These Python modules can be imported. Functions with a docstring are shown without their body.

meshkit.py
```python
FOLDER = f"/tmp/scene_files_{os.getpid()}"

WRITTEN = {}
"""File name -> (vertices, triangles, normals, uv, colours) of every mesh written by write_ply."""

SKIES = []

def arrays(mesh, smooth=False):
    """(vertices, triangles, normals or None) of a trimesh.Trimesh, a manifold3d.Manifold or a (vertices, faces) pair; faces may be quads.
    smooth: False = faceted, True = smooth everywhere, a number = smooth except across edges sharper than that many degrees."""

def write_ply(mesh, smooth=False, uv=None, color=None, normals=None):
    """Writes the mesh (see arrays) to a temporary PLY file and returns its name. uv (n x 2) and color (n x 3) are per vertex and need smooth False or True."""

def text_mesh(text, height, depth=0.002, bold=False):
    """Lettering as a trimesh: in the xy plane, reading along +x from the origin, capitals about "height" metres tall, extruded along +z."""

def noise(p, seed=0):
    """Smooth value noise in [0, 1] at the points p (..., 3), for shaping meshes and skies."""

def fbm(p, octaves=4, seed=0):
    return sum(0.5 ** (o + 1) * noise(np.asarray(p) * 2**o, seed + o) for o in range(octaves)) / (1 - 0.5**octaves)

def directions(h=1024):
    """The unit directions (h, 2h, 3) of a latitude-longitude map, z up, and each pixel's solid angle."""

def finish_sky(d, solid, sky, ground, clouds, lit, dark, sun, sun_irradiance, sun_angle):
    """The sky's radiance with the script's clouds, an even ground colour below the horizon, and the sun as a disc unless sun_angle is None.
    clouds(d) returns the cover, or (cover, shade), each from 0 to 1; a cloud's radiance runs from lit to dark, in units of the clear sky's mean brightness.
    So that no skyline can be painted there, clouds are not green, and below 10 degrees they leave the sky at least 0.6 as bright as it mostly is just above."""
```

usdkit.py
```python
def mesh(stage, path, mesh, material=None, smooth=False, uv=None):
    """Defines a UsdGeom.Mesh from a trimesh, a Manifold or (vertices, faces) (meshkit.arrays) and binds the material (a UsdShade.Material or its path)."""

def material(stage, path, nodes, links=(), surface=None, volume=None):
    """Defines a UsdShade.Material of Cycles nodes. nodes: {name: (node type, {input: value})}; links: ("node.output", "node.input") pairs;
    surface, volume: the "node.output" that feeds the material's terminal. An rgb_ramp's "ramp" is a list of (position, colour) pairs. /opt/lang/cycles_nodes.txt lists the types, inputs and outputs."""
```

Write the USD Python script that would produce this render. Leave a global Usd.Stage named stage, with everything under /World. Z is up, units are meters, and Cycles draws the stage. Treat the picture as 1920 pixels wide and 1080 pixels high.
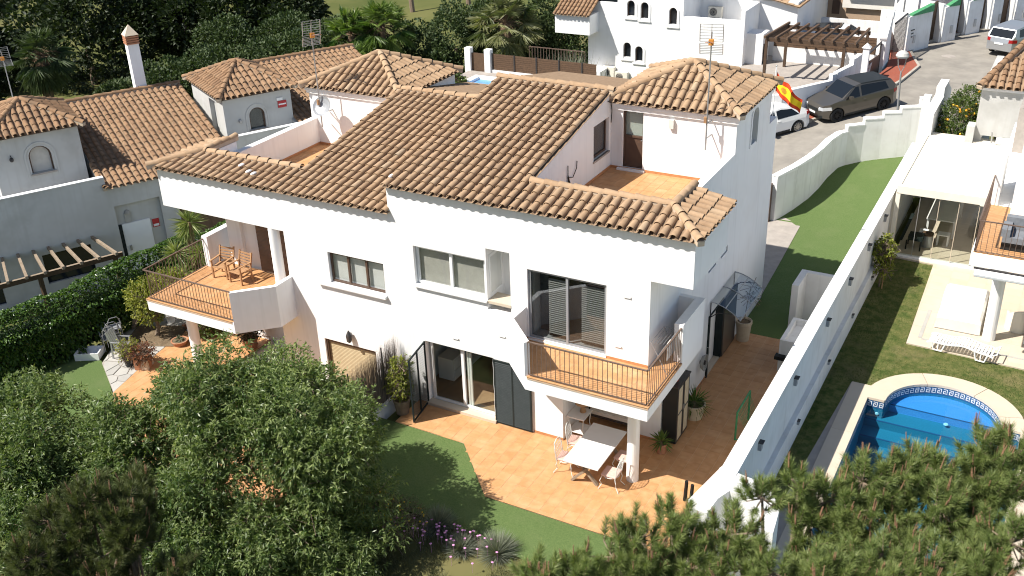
import math, numpy as np, trimesh, usdkit, meshkit
from pxr import Usd, UsdGeom, UsdLux, UsdShade, Sdf, Gf, Vt
from manifold3d import Manifold, CrossSection
from shapely.geometry import Polygon, box as sbox
PI = math.pi
stage = Usd.Stage.CreateInMemory()
UsdGeom.SetStageUpAxis(stage, UsdGeom.Tokens.z)
UsdGeom.SetStageMetersPerUnit(stage, 1.0)
UsdGeom.Xform.Define(stage, '/World')
UsdGeom.Scope.Define(stage, '/World/Looks')

# ---------------------------------------------------------------- camera, sky, sun
cam = UsdGeom.Camera.Define(stage, '/World/camera')
CR = np.array([[0.87718185, 0.47917211, -0.03075844], [0.19198845, -0.40873095, -0.89223284], [-0.44010502, 0.77674519, -0.45052688]])
CAM = np.array([8.2, -21.5, 17.0])
m = np.eye(4); m[0, :3] = CR[0]; m[1, :3] = -CR[1]; m[2, :3] = -CR[2]; m[3, :3] = CAM
cam.AddTransformOp().Set(Gf.Matrix4d(*[float(v) for v in m.ravel()]))
cam.CreateHorizontalApertureAttr(36.0); cam.CreateVerticalApertureAttr(20.25)
cam.CreateFocalLengthAttr(36.0 * 1916.42 / 1920)
cam.CreateClippingRangeAttr(Gf.Vec2f(0.1, 2000))
cam.CreateFStopAttr(1.25); cam.CreateFocusDistanceAttr(33.0)
cam.CreateExposureAttr(0.74)
SUN = np.array([-0.545, -0.585, 1.0]); SUN /= np.linalg.norm(SUN)
elev = math.asin(SUN[2]); rot = math.atan2(SUN[0], SUN[1])
sun = UsdLux.DistantLight.Define(stage, '/World/sun')
sun.CreateIntensityAttr(1.2); sun.CreateAngleAttr(0.5); sun.CreateColorAttr(Gf.Vec3f(1.0, 0.955, 0.89))
sun.CreateNormalizeAttr(True)
zx = SUN; xx = np.cross([0, 0, 1], zx); xx /= np.linalg.norm(xx); yx = np.cross(zx, xx)
m = np.eye(4); m[0, :3] = xx; m[1, :3] = yx; m[2, :3] = zx
sun.AddTransformOp().Set(Gf.Matrix4d(*[float(v) for v in m.ravel()]))
dome = UsdLux.DomeLight.Define(stage, '/World/sky')
skym = usdkit.material(stage, '/World/Looks/sky', {
    's': ('sky_texture', dict(sky_type='single_scattering', sun_disc=False, sun_elevation=elev, sun_rotation=rot, aerosol_density=1.2)),
    'b': ('background_shader', dict(strength=0.07))}, [('s.color', 'b.color')], surface='b.background')
UsdShade.MaterialBindingAPI.Apply(dome.GetPrim()).Bind(skym)
dome.GetPrim().SetCustomDataByKey('kind', 'structure')

# ---------------------------------------------------------------- helpers
_names = {}
PLOT = None        # (scale, offset): from a plot's own plan units to metres in the world
def numbered(path):
    n = _names.get(path, -1) + 1
    _names[path] = n
    return path if n == 0 else '%s_%03d' % (path, n)

class Thing:
    def __init__(s, path, loc=(0, 0, 0), rz=0.0):
        s.path, s.loc, s.rz = path, np.asarray(loc, float), rz
        s.prim = stage.GetPrimAtPath(path)

def tagp(p, label=None, cat=None, group=None, kind=None):
    for k, v in (('label', label), ('category', cat), ('group', group), ('kind', kind)):
        if v: p.SetCustomDataByKey(k, v)

def thing(name, label, cat, loc=(0, 0, 0), rz=0.0, group=None, kind=None):
    if PLOT: loc = np.asarray(loc, float) * PLOT[0] + PLOT[1]
    path = numbered('/World/' + name)
    x = UsdGeom.Xform.Define(stage, path)
    x.AddTranslateOp().Set(Gf.Vec3d(*[float(v) for v in loc]))
    if rz: x.AddRotateZOp().Set(float(rz))
    tagp(x.GetPrim(), label, cat, group, kind)
    return Thing(path, loc, rz)

def dup(src, loc, rz=0.0, label=None, cat=None, group=None):
    base = src.path.rsplit('/', 1)[1]
    if base[-4:-3] == '_' and base[-3:].isdigit(): base = base[:-4]
    path = numbered('/World/' + base)
    p = stage.DefinePrim(path, 'Xform')
    p.GetReferences().AddInternalReference(src.path)
    x = UsdGeom.Xformable(p); x.ClearXformOpOrder()
    x = UsdGeom.XformCommonAPI(p)
    x.SetTranslate(Gf.Vec3d(*[float(v) for v in loc])); x.SetRotate(Gf.Vec3f(0, 0, float(rz)))
    p.SetInstanceable(True)
    was = src.prim.GetCustomData()
    tagp(p, label or was.get('label'), cat or was.get('category'), group or was.get('group'))
    return Thing(path, loc, rz)

def arr(mesh):
    if isinstance(mesh, MB): return mesh.arrays()
    if hasattr(mesh, 'to_mesh'):
        q = mesh.to_mesh(); return np.array(q.vert_properties[:, :3], float), np.array(q.tri_verts, int), None
    if isinstance(mesh, trimesh.Trimesh): return np.array(mesh.vertices), np.array(mesh.faces), None
    if len(mesh) == 2:
        v, f = mesh; f = np.asarray(f, int)
        if f.shape[1] == 4: f = np.vstack([f[:, [0, 1, 2]], f[:, [0, 2, 3]]])
        return np.asarray(v, float), f, None
    return mesh

def obj(name, mesh, mat, parent=None, smooth=False, tone=None, world=True, label=None, cat=None, group=None, kind=None):
    """One Mesh prim; vertices in world coordinates are moved into the parent thing's frame when world is true."""
    v, f, t = arr(mesh)
    if tone is None: tone = t
    if PLOT: v = v * PLOT[0] + (PLOT[1] if (world or parent is None) else 0)
    if parent is None: path = numbered('/World/' + name)
    else:
        path = numbered((parent.path if hasattr(parent, 'path') else parent) + '/' + name)
        if world and isinstance(parent, Thing):
            v = v - parent.loc
            if parent.rz:
                a = -math.radians(parent.rz); c, s = math.cos(a), math.sin(a)
                v = np.stack([v[:, 0] * c - v[:, 1] * s, v[:, 0] * s + v[:, 1] * c, v[:, 2]], 1)
    if tone is not None and smooth not in (False, True): smooth = False
    me = usdkit.mesh(stage, path, (v, f), M[mat], smooth=smooth)
    if tone is not None:
        tv = np.asarray(tone, np.float32)
        UsdGeom.PrimvarsAPI(me).CreatePrimvar('tone', Sdf.ValueTypeNames.FloatArray, 'vertex').Set(Vt.FloatArray.FromNumpy(np.broadcast_to(tv, (len(v),)).astype(np.float32).copy()))
    tagp(me.GetPrim(), label, cat, group, kind)
    t = Thing(path, parent.loc if isinstance(parent, Thing) and world else (0, 0, 0), parent.rz if isinstance(parent, Thing) and world else 0)
    return t

def sub(parent, name, label=None, kind=None):
    """An Xform part inside a thing, for parts that have pieces."""
    path = numbered(parent.path + '/' + name)
    x = UsdGeom.Xform.Define(stage, path); tagp(x.GetPrim(), label, None, None, kind)
    t = Thing(path, parent.loc, parent.rz)
    return t

class MB:
    def __init__(s): s.v, s.f, s.t, s.n = [], [], [], 0
    def add(s, v, f, tone=0.5):
        v = np.asarray(v, float); f = np.asarray(f, int)
        if f.shape[1] == 4: f = np.vstack([f[:, [0, 1, 2]], f[:, [0, 2, 3]]])
        s.v.append(v); s.f.append(f + s.n); s.t.append(np.broadcast_to(np.asarray(tone, float), (len(v),))); s.n += len(v)
        return s
    def mesh(s, q, tone=0.5):
        v, f, _ = arr(q); return s.add(v, f, tone)
    def box(s, x0, x1, y0, y1, z0, z1, tone=0.5):
        v = [(x, y, z) for x in (x0, x1) for y in (y0, y1) for z in (z0, z1)]
        return s.add(v, BOXF, tone)
    def obox(s, c, ax, half, tone=0.5):
        """Oriented box: centre, three axis vectors, half sizes."""
        c = np.asarray(c, float); ax = [np.asarray(a, float) / np.linalg.norm(a) for a in ax]
        v = [c + i * half[0] * ax[0] + j * half[1] * ax[1] + k * half[2] * ax[2] for i in (-1, 1) for j in (-1, 1) for k in (-1, 1)]
        return s.add(v, BOXF, tone)
    def bar(s, p, q, w, h=None, up=(0, 0, 1), tone=0.5):
        p, q = np.asarray(p, float), np.asarray(q, float); d = q - p; L = np.linalg.norm(d); d = d / L
        up = np.asarray(up, float)
        if abs(d @ up) > .95: up = np.array([1., 0, 0])
        a = np.cross(d, up); a /= np.linalg.norm(a); b = np.cross(a, d)
        return s.obox((p + q) / 2, (d, a, b), (L / 2, w / 2, (h or w) / 2), tone)
    def tube(s, pts, r, n=8, cap=True, tone=0.5):
        pts = np.asarray(pts, float); r = np.broadcast_to(np.asarray(r, float), (len(pts),))
        d = np.gradient(pts, axis=0); d /= np.maximum(np.linalg.norm(d, axis=1, keepdims=True), 1e-9)
        ref = np.array([0, 0, 1.]) if abs(d[0][2]) < .9 else np.array([1., 0, 0])
        vs = []
        for p, t, rr in zip(pts, d, r):
            a = ref - (ref @ t) * t
            if np.linalg.norm(a) < 1e-6: a = np.cross(t, [1, .3, .2])
            a /= np.linalg.norm(a); b = np.cross(t, a); ref = a
            ang = np.arange(n) * 2 * PI / n
            vs.append(p + rr * (np.cos(ang)[:, None] * a + np.sin(ang)[:, None] * b))
        v = np.vstack(vs); f = []
        for k in range(len(pts) - 1):
            for i in range(n):
                j = (i + 1) % n; f.append((k * n + i, k * n + j, (k + 1) * n + j, (k + 1) * n + i))
        f = np.array(f); f = np.vstack([f[:, [0, 1, 2]], f[:, [0, 2, 3]]])
        if cap:
            e = [(0, i + 1, i) for i in range(1, n - 1)]; o = (len(pts) - 1) * n
            e += [(o, o + i, o + i + 1) for i in range(1, n - 1)]
            f = np.vstack([f, e])
        return s.add(v, f, tone)
    def cyl(s, p, q, r0, r1=None, n=16, tone=0.5):
        return s.tube([p, q], [r0, r1 if r1 is not None else r0], n, True, tone)
    def lathe(s, prof, c=(0, 0, 0), n=20, tone=0.5):
        """Profile of (radius, z) turned about a vertical axis."""
        prof = np.asarray(prof, float); ang = np.arange(n) * 2 * PI / n; c = np.asarray(c, float)
        v = np.vstack([np.stack([r * np.cos(ang), r * np.sin(ang), np.full(n, z)], 1) for r, z in prof]) + c
        f = [(k * n + i, k * n + (i + 1) % n, (k + 1) * n + (i + 1) % n, (k + 1) * n + i) for k in range(len(prof) - 1) for i in range(n)]
        return s.add(v, f, tone)
    def sphere(s, c, r, n=2, tone=0.5):
        q = trimesh.creation.icosphere(n); return s.add(np.asarray(q.vertices) * np.asarray(r) + np.asarray(c), q.faces, tone)
    def prism(s, poly, z0, z1, tone=0.5):
        q = trimesh.creation.extrude_polygon(poly, z1 - z0, engine='earcut'); v = np.array(q.vertices); v[:, 2] += z0
        return s.add(v, q.faces, tone)
    def arrays(s):
        return np.vstack(s.v), np.vstack(s.f), np.concatenate(s.t)
    def xf(s, fn):
        s.v = [fn(v) for v in s.v]; return s
BOXF = np.array([(0, 1, 3), (0, 3, 2), (4, 6, 7), (4, 7, 5), (0, 4, 5), (0, 5, 1), (2, 3, 7), (2, 7, 6), (0, 2, 6), (0, 6, 4), (1, 5, 7), (1, 7, 3)])

def mbox(x0, x1, y0, y1, z0, z1):
    return Manifold.cube((x1 - x0, y1 - y0, z1 - z0)).translate((x0, y0, z0))
def mpoly_yz(pts, x0, x1):
    """Solid with a profile in the yz plane from x0 to x1."""
    a = np.asarray(pts, float)
    area = sum(a[i, 0] * a[(i + 1) % len(a), 1] - a[(i + 1) % len(a), 0] * a[i, 1] for i in range(len(a)))
    if area < 0: a = a[::-1]
    q = Manifold.extrude(CrossSection([a.tolist()]), x1 - x0)   # x=y, y=z, z=x
    mt = np.array([[0, 0, 1, x0], [1, 0, 0, 0], [0, 1, 0, 0]], float)
    return q.transform(mt)
def mpoly_xz(pts, y0, y1):
    q = mpoly_yz(pts, y0, y1)
    return q.transform(np.array([[0, 1, 0, 0], [1, 0, 0, 0], [0, 0, 1, 0]], float))
def march_xz(cx, w, z0, zs, y0, y1):
    """Arched opening: width w, from sill z0 to springing zs, then a half circle."""
    pts = [(cx - w / 2, z0), (cx + w / 2, z0)] + [(cx + w / 2 * math.cos(a), zs + w / 2 * math.sin(a)) for a in np.linspace(0, PI, 13)]
    return mpoly_xz(pts, y0, y1)
def mprism(pts, z0, z1):
    a = np.asarray(pts, float)
    area = sum(a[i, 0] * a[(i + 1) % len(a), 1] - a[(i + 1) % len(a), 0] * a[i, 1] for i in range(len(a)))
    if area < 0: a = a[::-1]
    return Manifold.extrude(CrossSection([a.tolist()]), z1 - z0).translate((0, 0, z0))

class Tf:
    """Takes a house's own coordinates into the world: mirror in x, turn, move."""
    def __init__(s, mirror=None, rz=0.0, loc=(0, 0, 0)):
        s.mirror, s.a, s.loc = mirror, math.radians(rz), np.asarray(loc, float)
    def __call__(s, v):
        v = np.array(v, float)
        if s.mirror is not None: v[..., 0] = 2 * s.mirror - v[..., 0]
        c, sn = math.cos(s.a), math.sin(s.a)
        v = np.stack([v[..., 0] * c - v[..., 1] * sn, v[..., 0] * sn + v[..., 1] * c, v[..., 2]], -1)
        return v + s.loc
    def mesh(s, q):
        v, f, t = arr(q)
        return s(v), (f[:, ::-1] if s.mirror is not None else f), t

# ---------------------------------------------------------------- materials
M = {}
def pm(name, c1, c2=None, scale=6.0, detail=4.0, rough=0.7, spec=0.3, bump=0.0, bscale=40.0, bdist=0.01, metallic=0.0, tone=None, tmix=0.6, coat=0.0, lo=0.35, hi=0.65, stain=None, streak=0.0):
    """Principled material: noise between two colours; tone = ramp over the mesh's own 'tone'; stain = (colour, scale, amount)."""
    n = {'g': ('geometry', {}), 'p': ('principled_bsdf', dict(roughness=rough, specular_ior_level=spec, metallic=metallic, coat_weight=coat, base_color=c1))}
    L = []
    c2 = c2 if c2 is not None else c1
    n['n'] = ('noise_texture', dict(scale=scale, detail=detail, roughness=0.6)); L.append(('g.position', 'n.vector'))
    n['r'] = ('rgb_ramp', dict(ramp=[(0, c1), (lo, c1), (hi, c2), (1, c2)])); L.append(('n.fac', 'r.fac'))
    out = 'r.color'
    if tone:
        n['a'] = ('attribute', dict(attribute='tone')); n['tr'] = ('rgb_ramp', dict(ramp=tone)); L.append(('a.fac', 'tr.fac'))
        n['mx'] = ('mix_color', dict(blend_type='mix', fac=tmix)); L += [(out, 'mx.a'), ('tr.color', 'mx.b')]; out = 'mx.result'
    if stain:
        n['sn'] = ('noise_texture', dict(scale=stain[1], detail=6.0, roughness=0.65)); L.append(('g.position', 'sn.vector'))
        n['sr'] = ('rgb_ramp', dict(ramp=[(0, (0, 0, 0)), (0.5, (0, 0, 0)), (0.75, (stain[2],) * 3), (1, (stain[2],) * 3)])); L.append(('sn.fac', 'sr.fac'))
        n['sm'] = ('mix_color', dict(blend_type='mix', b=stain[0])); L += [('sr.color', 'sm.fac'), (out, 'sm.a')]; out = 'sm.result'
    if streak:  # dirt drawn down the face by rain
        n['km'] = ('mapping', dict(scale=(5.0, 5.0, .32))); n['kn'] = ('noise_texture', dict(scale=1.0, detail=5.0, roughness=0.6)); n['kr'] = ('rgb_ramp', dict(ramp=[(0, (0, 0, 0)), (0.52, (0, 0, 0)), (0.78, (streak,) * 3), (1, (streak,) * 3)]))
        n['ks'] = ('mix_color', dict(blend_type='mix', b=(0.40, 0.385, 0.35))); L += [('g.position', 'km.vector'), ('km.vector', 'kn.vector'), ('kn.fac', 'kr.fac'), ('kr.color', 'ks.fac'), (out, 'ks.a')]; out = 'ks.result'
    L.append((out, 'p.base_color'))
    if bump:
        n['bn'] = ('noise_texture', dict(scale=bscale, detail=5.0)); n['b'] = ('bump', dict(strength=bump, distance=bdist))
        L += [('g.position', 'bn.vector'), ('bn.fac', 'b.height'), ('b.normal', 'p.normal')]
    M[name] = usdkit.material(stage, '/World/Looks/' + name, n, L, surface='p.BSDF')
    return M[name]

def leafm(name, dark, light, rough=0.45, trans=0.25, spec=0.35):
    """Leaf: colour from the leaf's tone, some light passing through."""
    n = {'a': ('attribute', dict(attribute='tone')), 'r': ('rgb_ramp', dict(ramp=[(0, dark), (1, light)])),
         'p': ('principled_bsdf', dict(roughness=rough, specular_ior_level=spec)), 't': ('translucent_bsdf', {}), 'm': ('mix_closure', dict(fac=trans)),
         'g': ('mix_color', dict(blend_type='multiply', fac=1.0, b=(1.5, 1.7, 0.6)))}
    M[name] = usdkit.material(stage, '/World/Looks/' + name, n, [('a.fac', 'r.fac'), ('r.color', 'p.base_color'), ('r.color', 'g.a'), ('g.result', 't.color'), ('p.BSDF', 'm.closure1'), ('t.BSDF', 'm.closure2')], surface='m.closure')

def glassm(name, tint=(0.75, 0.8, 0.8), base=0.06):
    # Schlick's fresnel on the unsigned angle, the same from both sides of the pane
    n = {'t': ('transparent_bsdf', dict(color=tint)), 'gl': ('glossy_bsdf', dict(color=(0.95, 0.97, 1.0), roughness=0.01)), 'g': ('geometry', {}),
         'd': ('vector_math', dict(math_type='dot_product')), 'a': ('math', dict(math_type='absolute')), 'o': ('math', dict(math_type='subtract', value1=1.0)),
         'p': ('math', dict(math_type='power', value2=5.0)), 'k': ('math', dict(math_type='multiply_add', value2=0.9, value3=base, use_clamp=True)), 'm': ('mix_closure', {})}
    M[name] = usdkit.material(stage, '/World/Looks/' + name, n, [('g.incoming', 'd.vector1'), ('g.normal', 'd.vector2'), ('d.value', 'a.value1'), ('a.value', 'o.value2'), ('o.value', 'p.value1'), ('p.value', 'k.value1'),
        ('k.value', 'm.fac'), ('t.BSDF', 'm.closure1'), ('gl.BSDF', 'm.closure2')], surface='m.closure')

WH = (0.82, 0.815, 0.80)
pm('plaster', WH, (0.79, 0.785, 0.77), scale=0.9, rough=0.85, spec=0.2, bump=0.12, bscale=60, bdist=0.004, stain=((0.62, 0.58, 0.52), 0.5, 0.25), streak=0.22)
pm('plaster_old', (0.52, 0.52, 0.50), (0.44, 0.435, 0.41), scale=0.5, rough=0.9, spec=0.15, bump=0.12, bscale=50, bdist=0.004, stain=((0.30, 0.29, 0.26), 0.7, 0.5), streak=0.5)  # base grey darkened to hold corner vignetting and shade; stain and streak are dirt
pm('plaster_wall', (0.76, 0.755, 0.74), (0.69, 0.68, 0.655), scale=0.8, rough=0.9, spec=0.15, stain=((0.45, 0.42, 0.38), 1.3, 0.3), streak=0.35)
pm('mortar', (0.52, 0.42, 0.31), (0.42, 0.35, 0.27), scale=5, rough=0.95, spec=0.1, bump=0.3, bscale=30)
TT = [(0, (0.22, 0.145, 0.09)), (0.25, (0.32, 0.205, 0.12)), (0.55, (0.39, 0.265, 0.16)), (0.8, (0.44, 0.30, 0.185)), (0.95, (0.44, 0.34, 0.23)), (1, (0.36, 0.30, 0.22))]
pm('roof_tile', (0.27, 0.18, 0.11), (0.42, 0.285, 0.175), scale=7, detail=6, rough=0.85, spec=0.15, bump=0.35, bscale=45, bdist=0.008, tone=TT, tmix=0.55, stain=((0.25, 0.20, 0.145), 3.2, 0.5))
TD = [(0, (0.15, 0.085, 0.05)), (0.3, (0.23, 0.135, 0.075)), (0.6, (0.30, 0.18, 0.10)), (1, (0.36, 0.23, 0.135))]
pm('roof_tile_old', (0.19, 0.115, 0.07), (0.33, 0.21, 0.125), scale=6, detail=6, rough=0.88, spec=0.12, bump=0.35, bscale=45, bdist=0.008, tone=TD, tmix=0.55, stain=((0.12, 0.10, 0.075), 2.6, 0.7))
pm('roof_valley', (0.24, 0.165, 0.105), (0.31, 0.215, 0.14), scale=9, rough=0.95, spec=0.1)
FT = [(0, (0.42, 0.21, 0.085)), (0.5, (0.50, 0.265, 0.115)), (1, (0.57, 0.32, 0.16))]
pm('floor_tile', (0.43, 0.215, 0.09), (0.56, 0.31, 0.145), scale=4.5, detail=5, rough=0.55, spec=0.3, tone=FT, tmix=0.45, stain=((0.60, 0.38, 0.22), 2.2, 0.45))
pm('floor_grout', (0.62, 0.45, 0.31), (0.52, 0.36, 0.24), scale=3, rough=0.9)
pm('skirting', (0.42, 0.19, 0.08), (0.50, 0.24, 0.11), scale=5, rough=0.55)
pm('turf', (0.085, 0.135, 0.042), (0.125, 0.175, 0.062), scale=28, detail=6, rough=0.9, spec=0.1, bump=0.8, bscale=120, bdist=0.02, stain=((0.145, 0.18, 0.075), 0.8, 0.6))
pm('grass', (0.06, 0.095, 0.022), (0.17, 0.17, 0.06), scale=5, detail=9, rough=0.95, spec=0.1, bump=1.0, bscale=80, bdist=0.03, stain=((0.24, 0.19, 0.10), 0.7, 0.75))
pm('soil', (0.13, 0.095, 0.06), (0.20, 0.15, 0.095), scale=3, detail=8, rough=0.95, spec=0.1, bump=0.8, bscale=15, bdist=0.05)
pm('golf', (0.075, 0.09, 0.028), (0.125, 0.125, 0.045), scale=0.12, detail=7, rough=0.95, spec=0.05, stain=((0.22, 0.16, 0.09), 0.06, 0.6))  # grass greens lowered so the base colour carries the lens vignetting
pm('asphalt', (0.235, 0.215, 0.185), (0.30, 0.275, 0.235), scale=1.2, detail=9, rough=0.9, spec=0.2, bump=0.3, bscale=90, stain=((0.15, 0.14, 0.125), 0.45, 0.6))
pm('paver', (0.30, 0.085, 0.05), (0.24, 0.075, 0.05), scale=14, rough=0.85, spec=0.2, stain=((0.34, 0.17, 0.12), 1.0, 0.4))
pm('kerb', (0.42, 0.38, 0.32), (0.34, 0.31, 0.26), scale=4, rough=0.9)
pm('concrete', (0.37, 0.33, 0.29), (0.30, 0.27, 0.24), scale=3, detail=8, rough=0.9, bump=0.3, bscale=40)
pm('stone', (0.56, 0.475, 0.37), (0.50, 0.42, 0.315), scale=2.5, detail=6, rough=0.6, spec=0.3, tone=[(0, (0.50, 0.42, 0.32)), (1, (0.62, 0.53, 0.42))], tmix=0.5)
pm('grey_stone', (0.42, 0.41, 0.38), (0.34, 0.33, 0.31), scale=4, detail=7, rough=0.8, tone=[(0, (0.30, 0.29, 0.26)), (1, (0.47, 0.45, 0.40))], tmix=0.5)
pm('brown_metal', (0.085, 0.05, 0.035), (0.10, 0.06, 0.04), rough=0.45, spec=0.4)
pm('dark_metal', (0.035, 0.032, 0.032), (0.05, 0.045, 0.043), scale=12, rough=0.45, spec=0.4)
pm('rail_brown', (0.11, 0.075, 0.055), (0.15, 0.10, 0.075), scale=12, rough=0.5, spec=0.4)
pm('shutter_dark', (0.014, 0.021, 0.021), (0.02, 0.028, 0.028), scale=6, rough=0.6, spec=0.25)
pm('roller_beige', (0.42, 0.34, 0.21), (0.38, 0.30, 0.18), scale=3, rough=0.6)
pm('roller_brown', (0.13, 0.085, 0.055), (0.16, 0.105, 0.07), scale=3, rough=0.6)
pm('alu_white', (0.80, 0.80, 0.79), (0.77, 0.77, 0.76), scale=3, rough=0.35, spec=0.5)
pm('alu_grey', (0.32, 0.33, 0.34), (0.36, 0.37, 0.38), scale=3, rough=0.35, spec=0.5, metallic=0.3)
pm('galv', (0.42, 0.42, 0.42), (0.36, 0.36, 0.36), scale=10, rough=0.4, metallic=0.6)
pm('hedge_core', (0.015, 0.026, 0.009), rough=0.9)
pm('interior', (0.42, 0.37, 0.31), (0.38, 0.33, 0.28), scale=1, rough=0.9)
pm('interior_floor', (0.30, 0.19, 0.11), (0.36, 0.24, 0.14), scale=2, rough=0.5)
pm('curtain', (0.55, 0.525, 0.48), (0.47, 0.45, 0.41), scale=3, rough=0.9)
pm('blind_green', (0.55, 0.60, 0.54), (0.52, 0.57, 0.51), scale=2, rough=0.8)
pm('black', (0.012, 0.012, 0.012), rough=0.6)
pm('wood_grey', (0.30, 0.235, 0.17), (0.22, 0.17, 0.12), scale=9, detail=6, rough=0.85)
pm('wood_brown', (0.12, 0.072, 0.042), (0.085, 0.052, 0.032), scale=9, detail=6, rough=0.7)
pm('wood_dark', (0.060, 0.038, 0.024), (0.085, 0.052, 0.032), scale=9, detail=6, rough=0.6)
pm('wood_light', (0.42, 0.25, 0.13), (0.34, 0.19, 0.095), scale=9, detail=6, rough=0.6)
pm('white_paint', (0.78, 0.77, 0.75), (0.74, 0.73, 0.71), scale=3, rough=0.45, spec=0.45)
pm('white_plastic', (0.80, 0.80, 0.79), rough=0.35, spec=0.5)
pm('cream_panel', (0.74, 0.70, 0.60), (0.70, 0.66, 0.56), scale=2, rough=0.55)
pm('iron_white', (0.66, 0.68, 0.66), (0.50, 0.53, 0.51), scale=20, rough=0.5)
pm('cushion_pink', (0.62, 0.42, 0.36), (0.58, 0.38, 0.32), scale=12, rough=0.95)
pm('cushion_white', (0.66, 0.63, 0.58), (0.60, 0.57, 0.52), scale=8, rough=0.95)
pm('cushion_stripe', (0.25, 0.23, 0.21), (0.30, 0.28, 0.26), scale=8, rough=0.95)
pm('cushion_grey', (0.16, 0.17, 0.185), (0.20, 0.21, 0.225), scale=10, rough=0.95)
pm('terracotta', (0.42, 0.19, 0.10), (0.36, 0.16, 0.085), scale=9, rough=0.8, stain=((0.5, 0.40, 0.32), 6, 0.4))
pm('pot_cream', (0.56, 0.47, 0.34), (0.50, 0.41, 0.29), scale=7, rough=0.85)
pm('pot_black', (0.02, 0.022, 0.022), rough=0.5)
pm('bark', (0.17, 0.125, 0.09), (0.26, 0.20, 0.15), scale=14, detail=7, rough=0.95, spec=0.1, bump=0.8, bscale=25, bdist=0.03)
pm('palm_bark', (0.14, 0.095, 0.06), (0.20, 0.14, 0.09), scale=10, detail=7, rough=0.95, spec=0.1, bump=1.0, bscale=16, bdist=0.05)
pm('candle', (0.24, 0.125, 0.07), (0.33, 0.19, 0.115), scale=25, rough=0.9)
pm('reed', (0.13, 0.095, 0.07), (0.26, 0.20, 0.15), scale=20, detail=6, rough=0.95, tone=[(0, (0.09, 0.068, 0.055)), (0.6, (0.19, 0.145, 0.11)), (1, (0.36, 0.30, 0.24))], tmix=0.8)
pm('pool_tile', (0.032, 0.19, 0.27), (0.042, 0.225, 0.315), scale=30, rough=0.3)
pm('pool_band', (0.03, 0.09, 0.18), (0.04, 0.10, 0.20), scale=30, rough=0.3)
pm('pool_light', (0.10, 0.28, 0.60), (0.15, 0.36, 0.68), scale=35, rough=0.3)
pm('green_net', (0.05, 0.22, 0.09), (0.09, 0.30, 0.14), scale=7, rough=0.6)
pm('canvas', (0.66, 0.63, 0.57), (0.62, 0.59, 0.53), scale=2, rough=0.95)
pm('sail_green', (0.06, 0.13, 0.12), rough=0.8)
pm('render_tan', (0.40, 0.29, 0.20), (0.36, 0.26, 0.18), scale=1.5, rough=0.9)
pm('flag_red', (0.62, 0.06, 0.015), rough=0.8); pm('flag_yellow', (0.85, 0.60, 0.02), rough=0.8); pm('flag_crest', (0.55, 0.26, 0.03), rough=0.8)
pm('sign_red', (0.42, 0.04, 0.04), rough=0.6); pm('orange_plastic', (0.60, 0.25, 0.05), rough=0.5)
pm('car_grey', (0.115, 0.102, 0.085), rough=0.3, spec=0.5, metallic=0.55, coat=0.7)
pm('car_white', (0.78, 0.78, 0.76), rough=0.3, spec=0.5, coat=0.6)
pm('car_silver', (0.42, 0.43, 0.44), rough=0.3, metallic=0.6, coat=0.6)
pm('car_teal', (0.06, 0.13, 0.15), rough=0.35, metallic=0.4, coat=0.5)
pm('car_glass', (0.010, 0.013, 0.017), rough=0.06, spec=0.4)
pm('tyre', (0.018, 0.018, 0.018), rough=0.8); pm('rim_dark', (0.02, 0.02, 0.022), rough=0.35, metallic=0.5)
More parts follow.
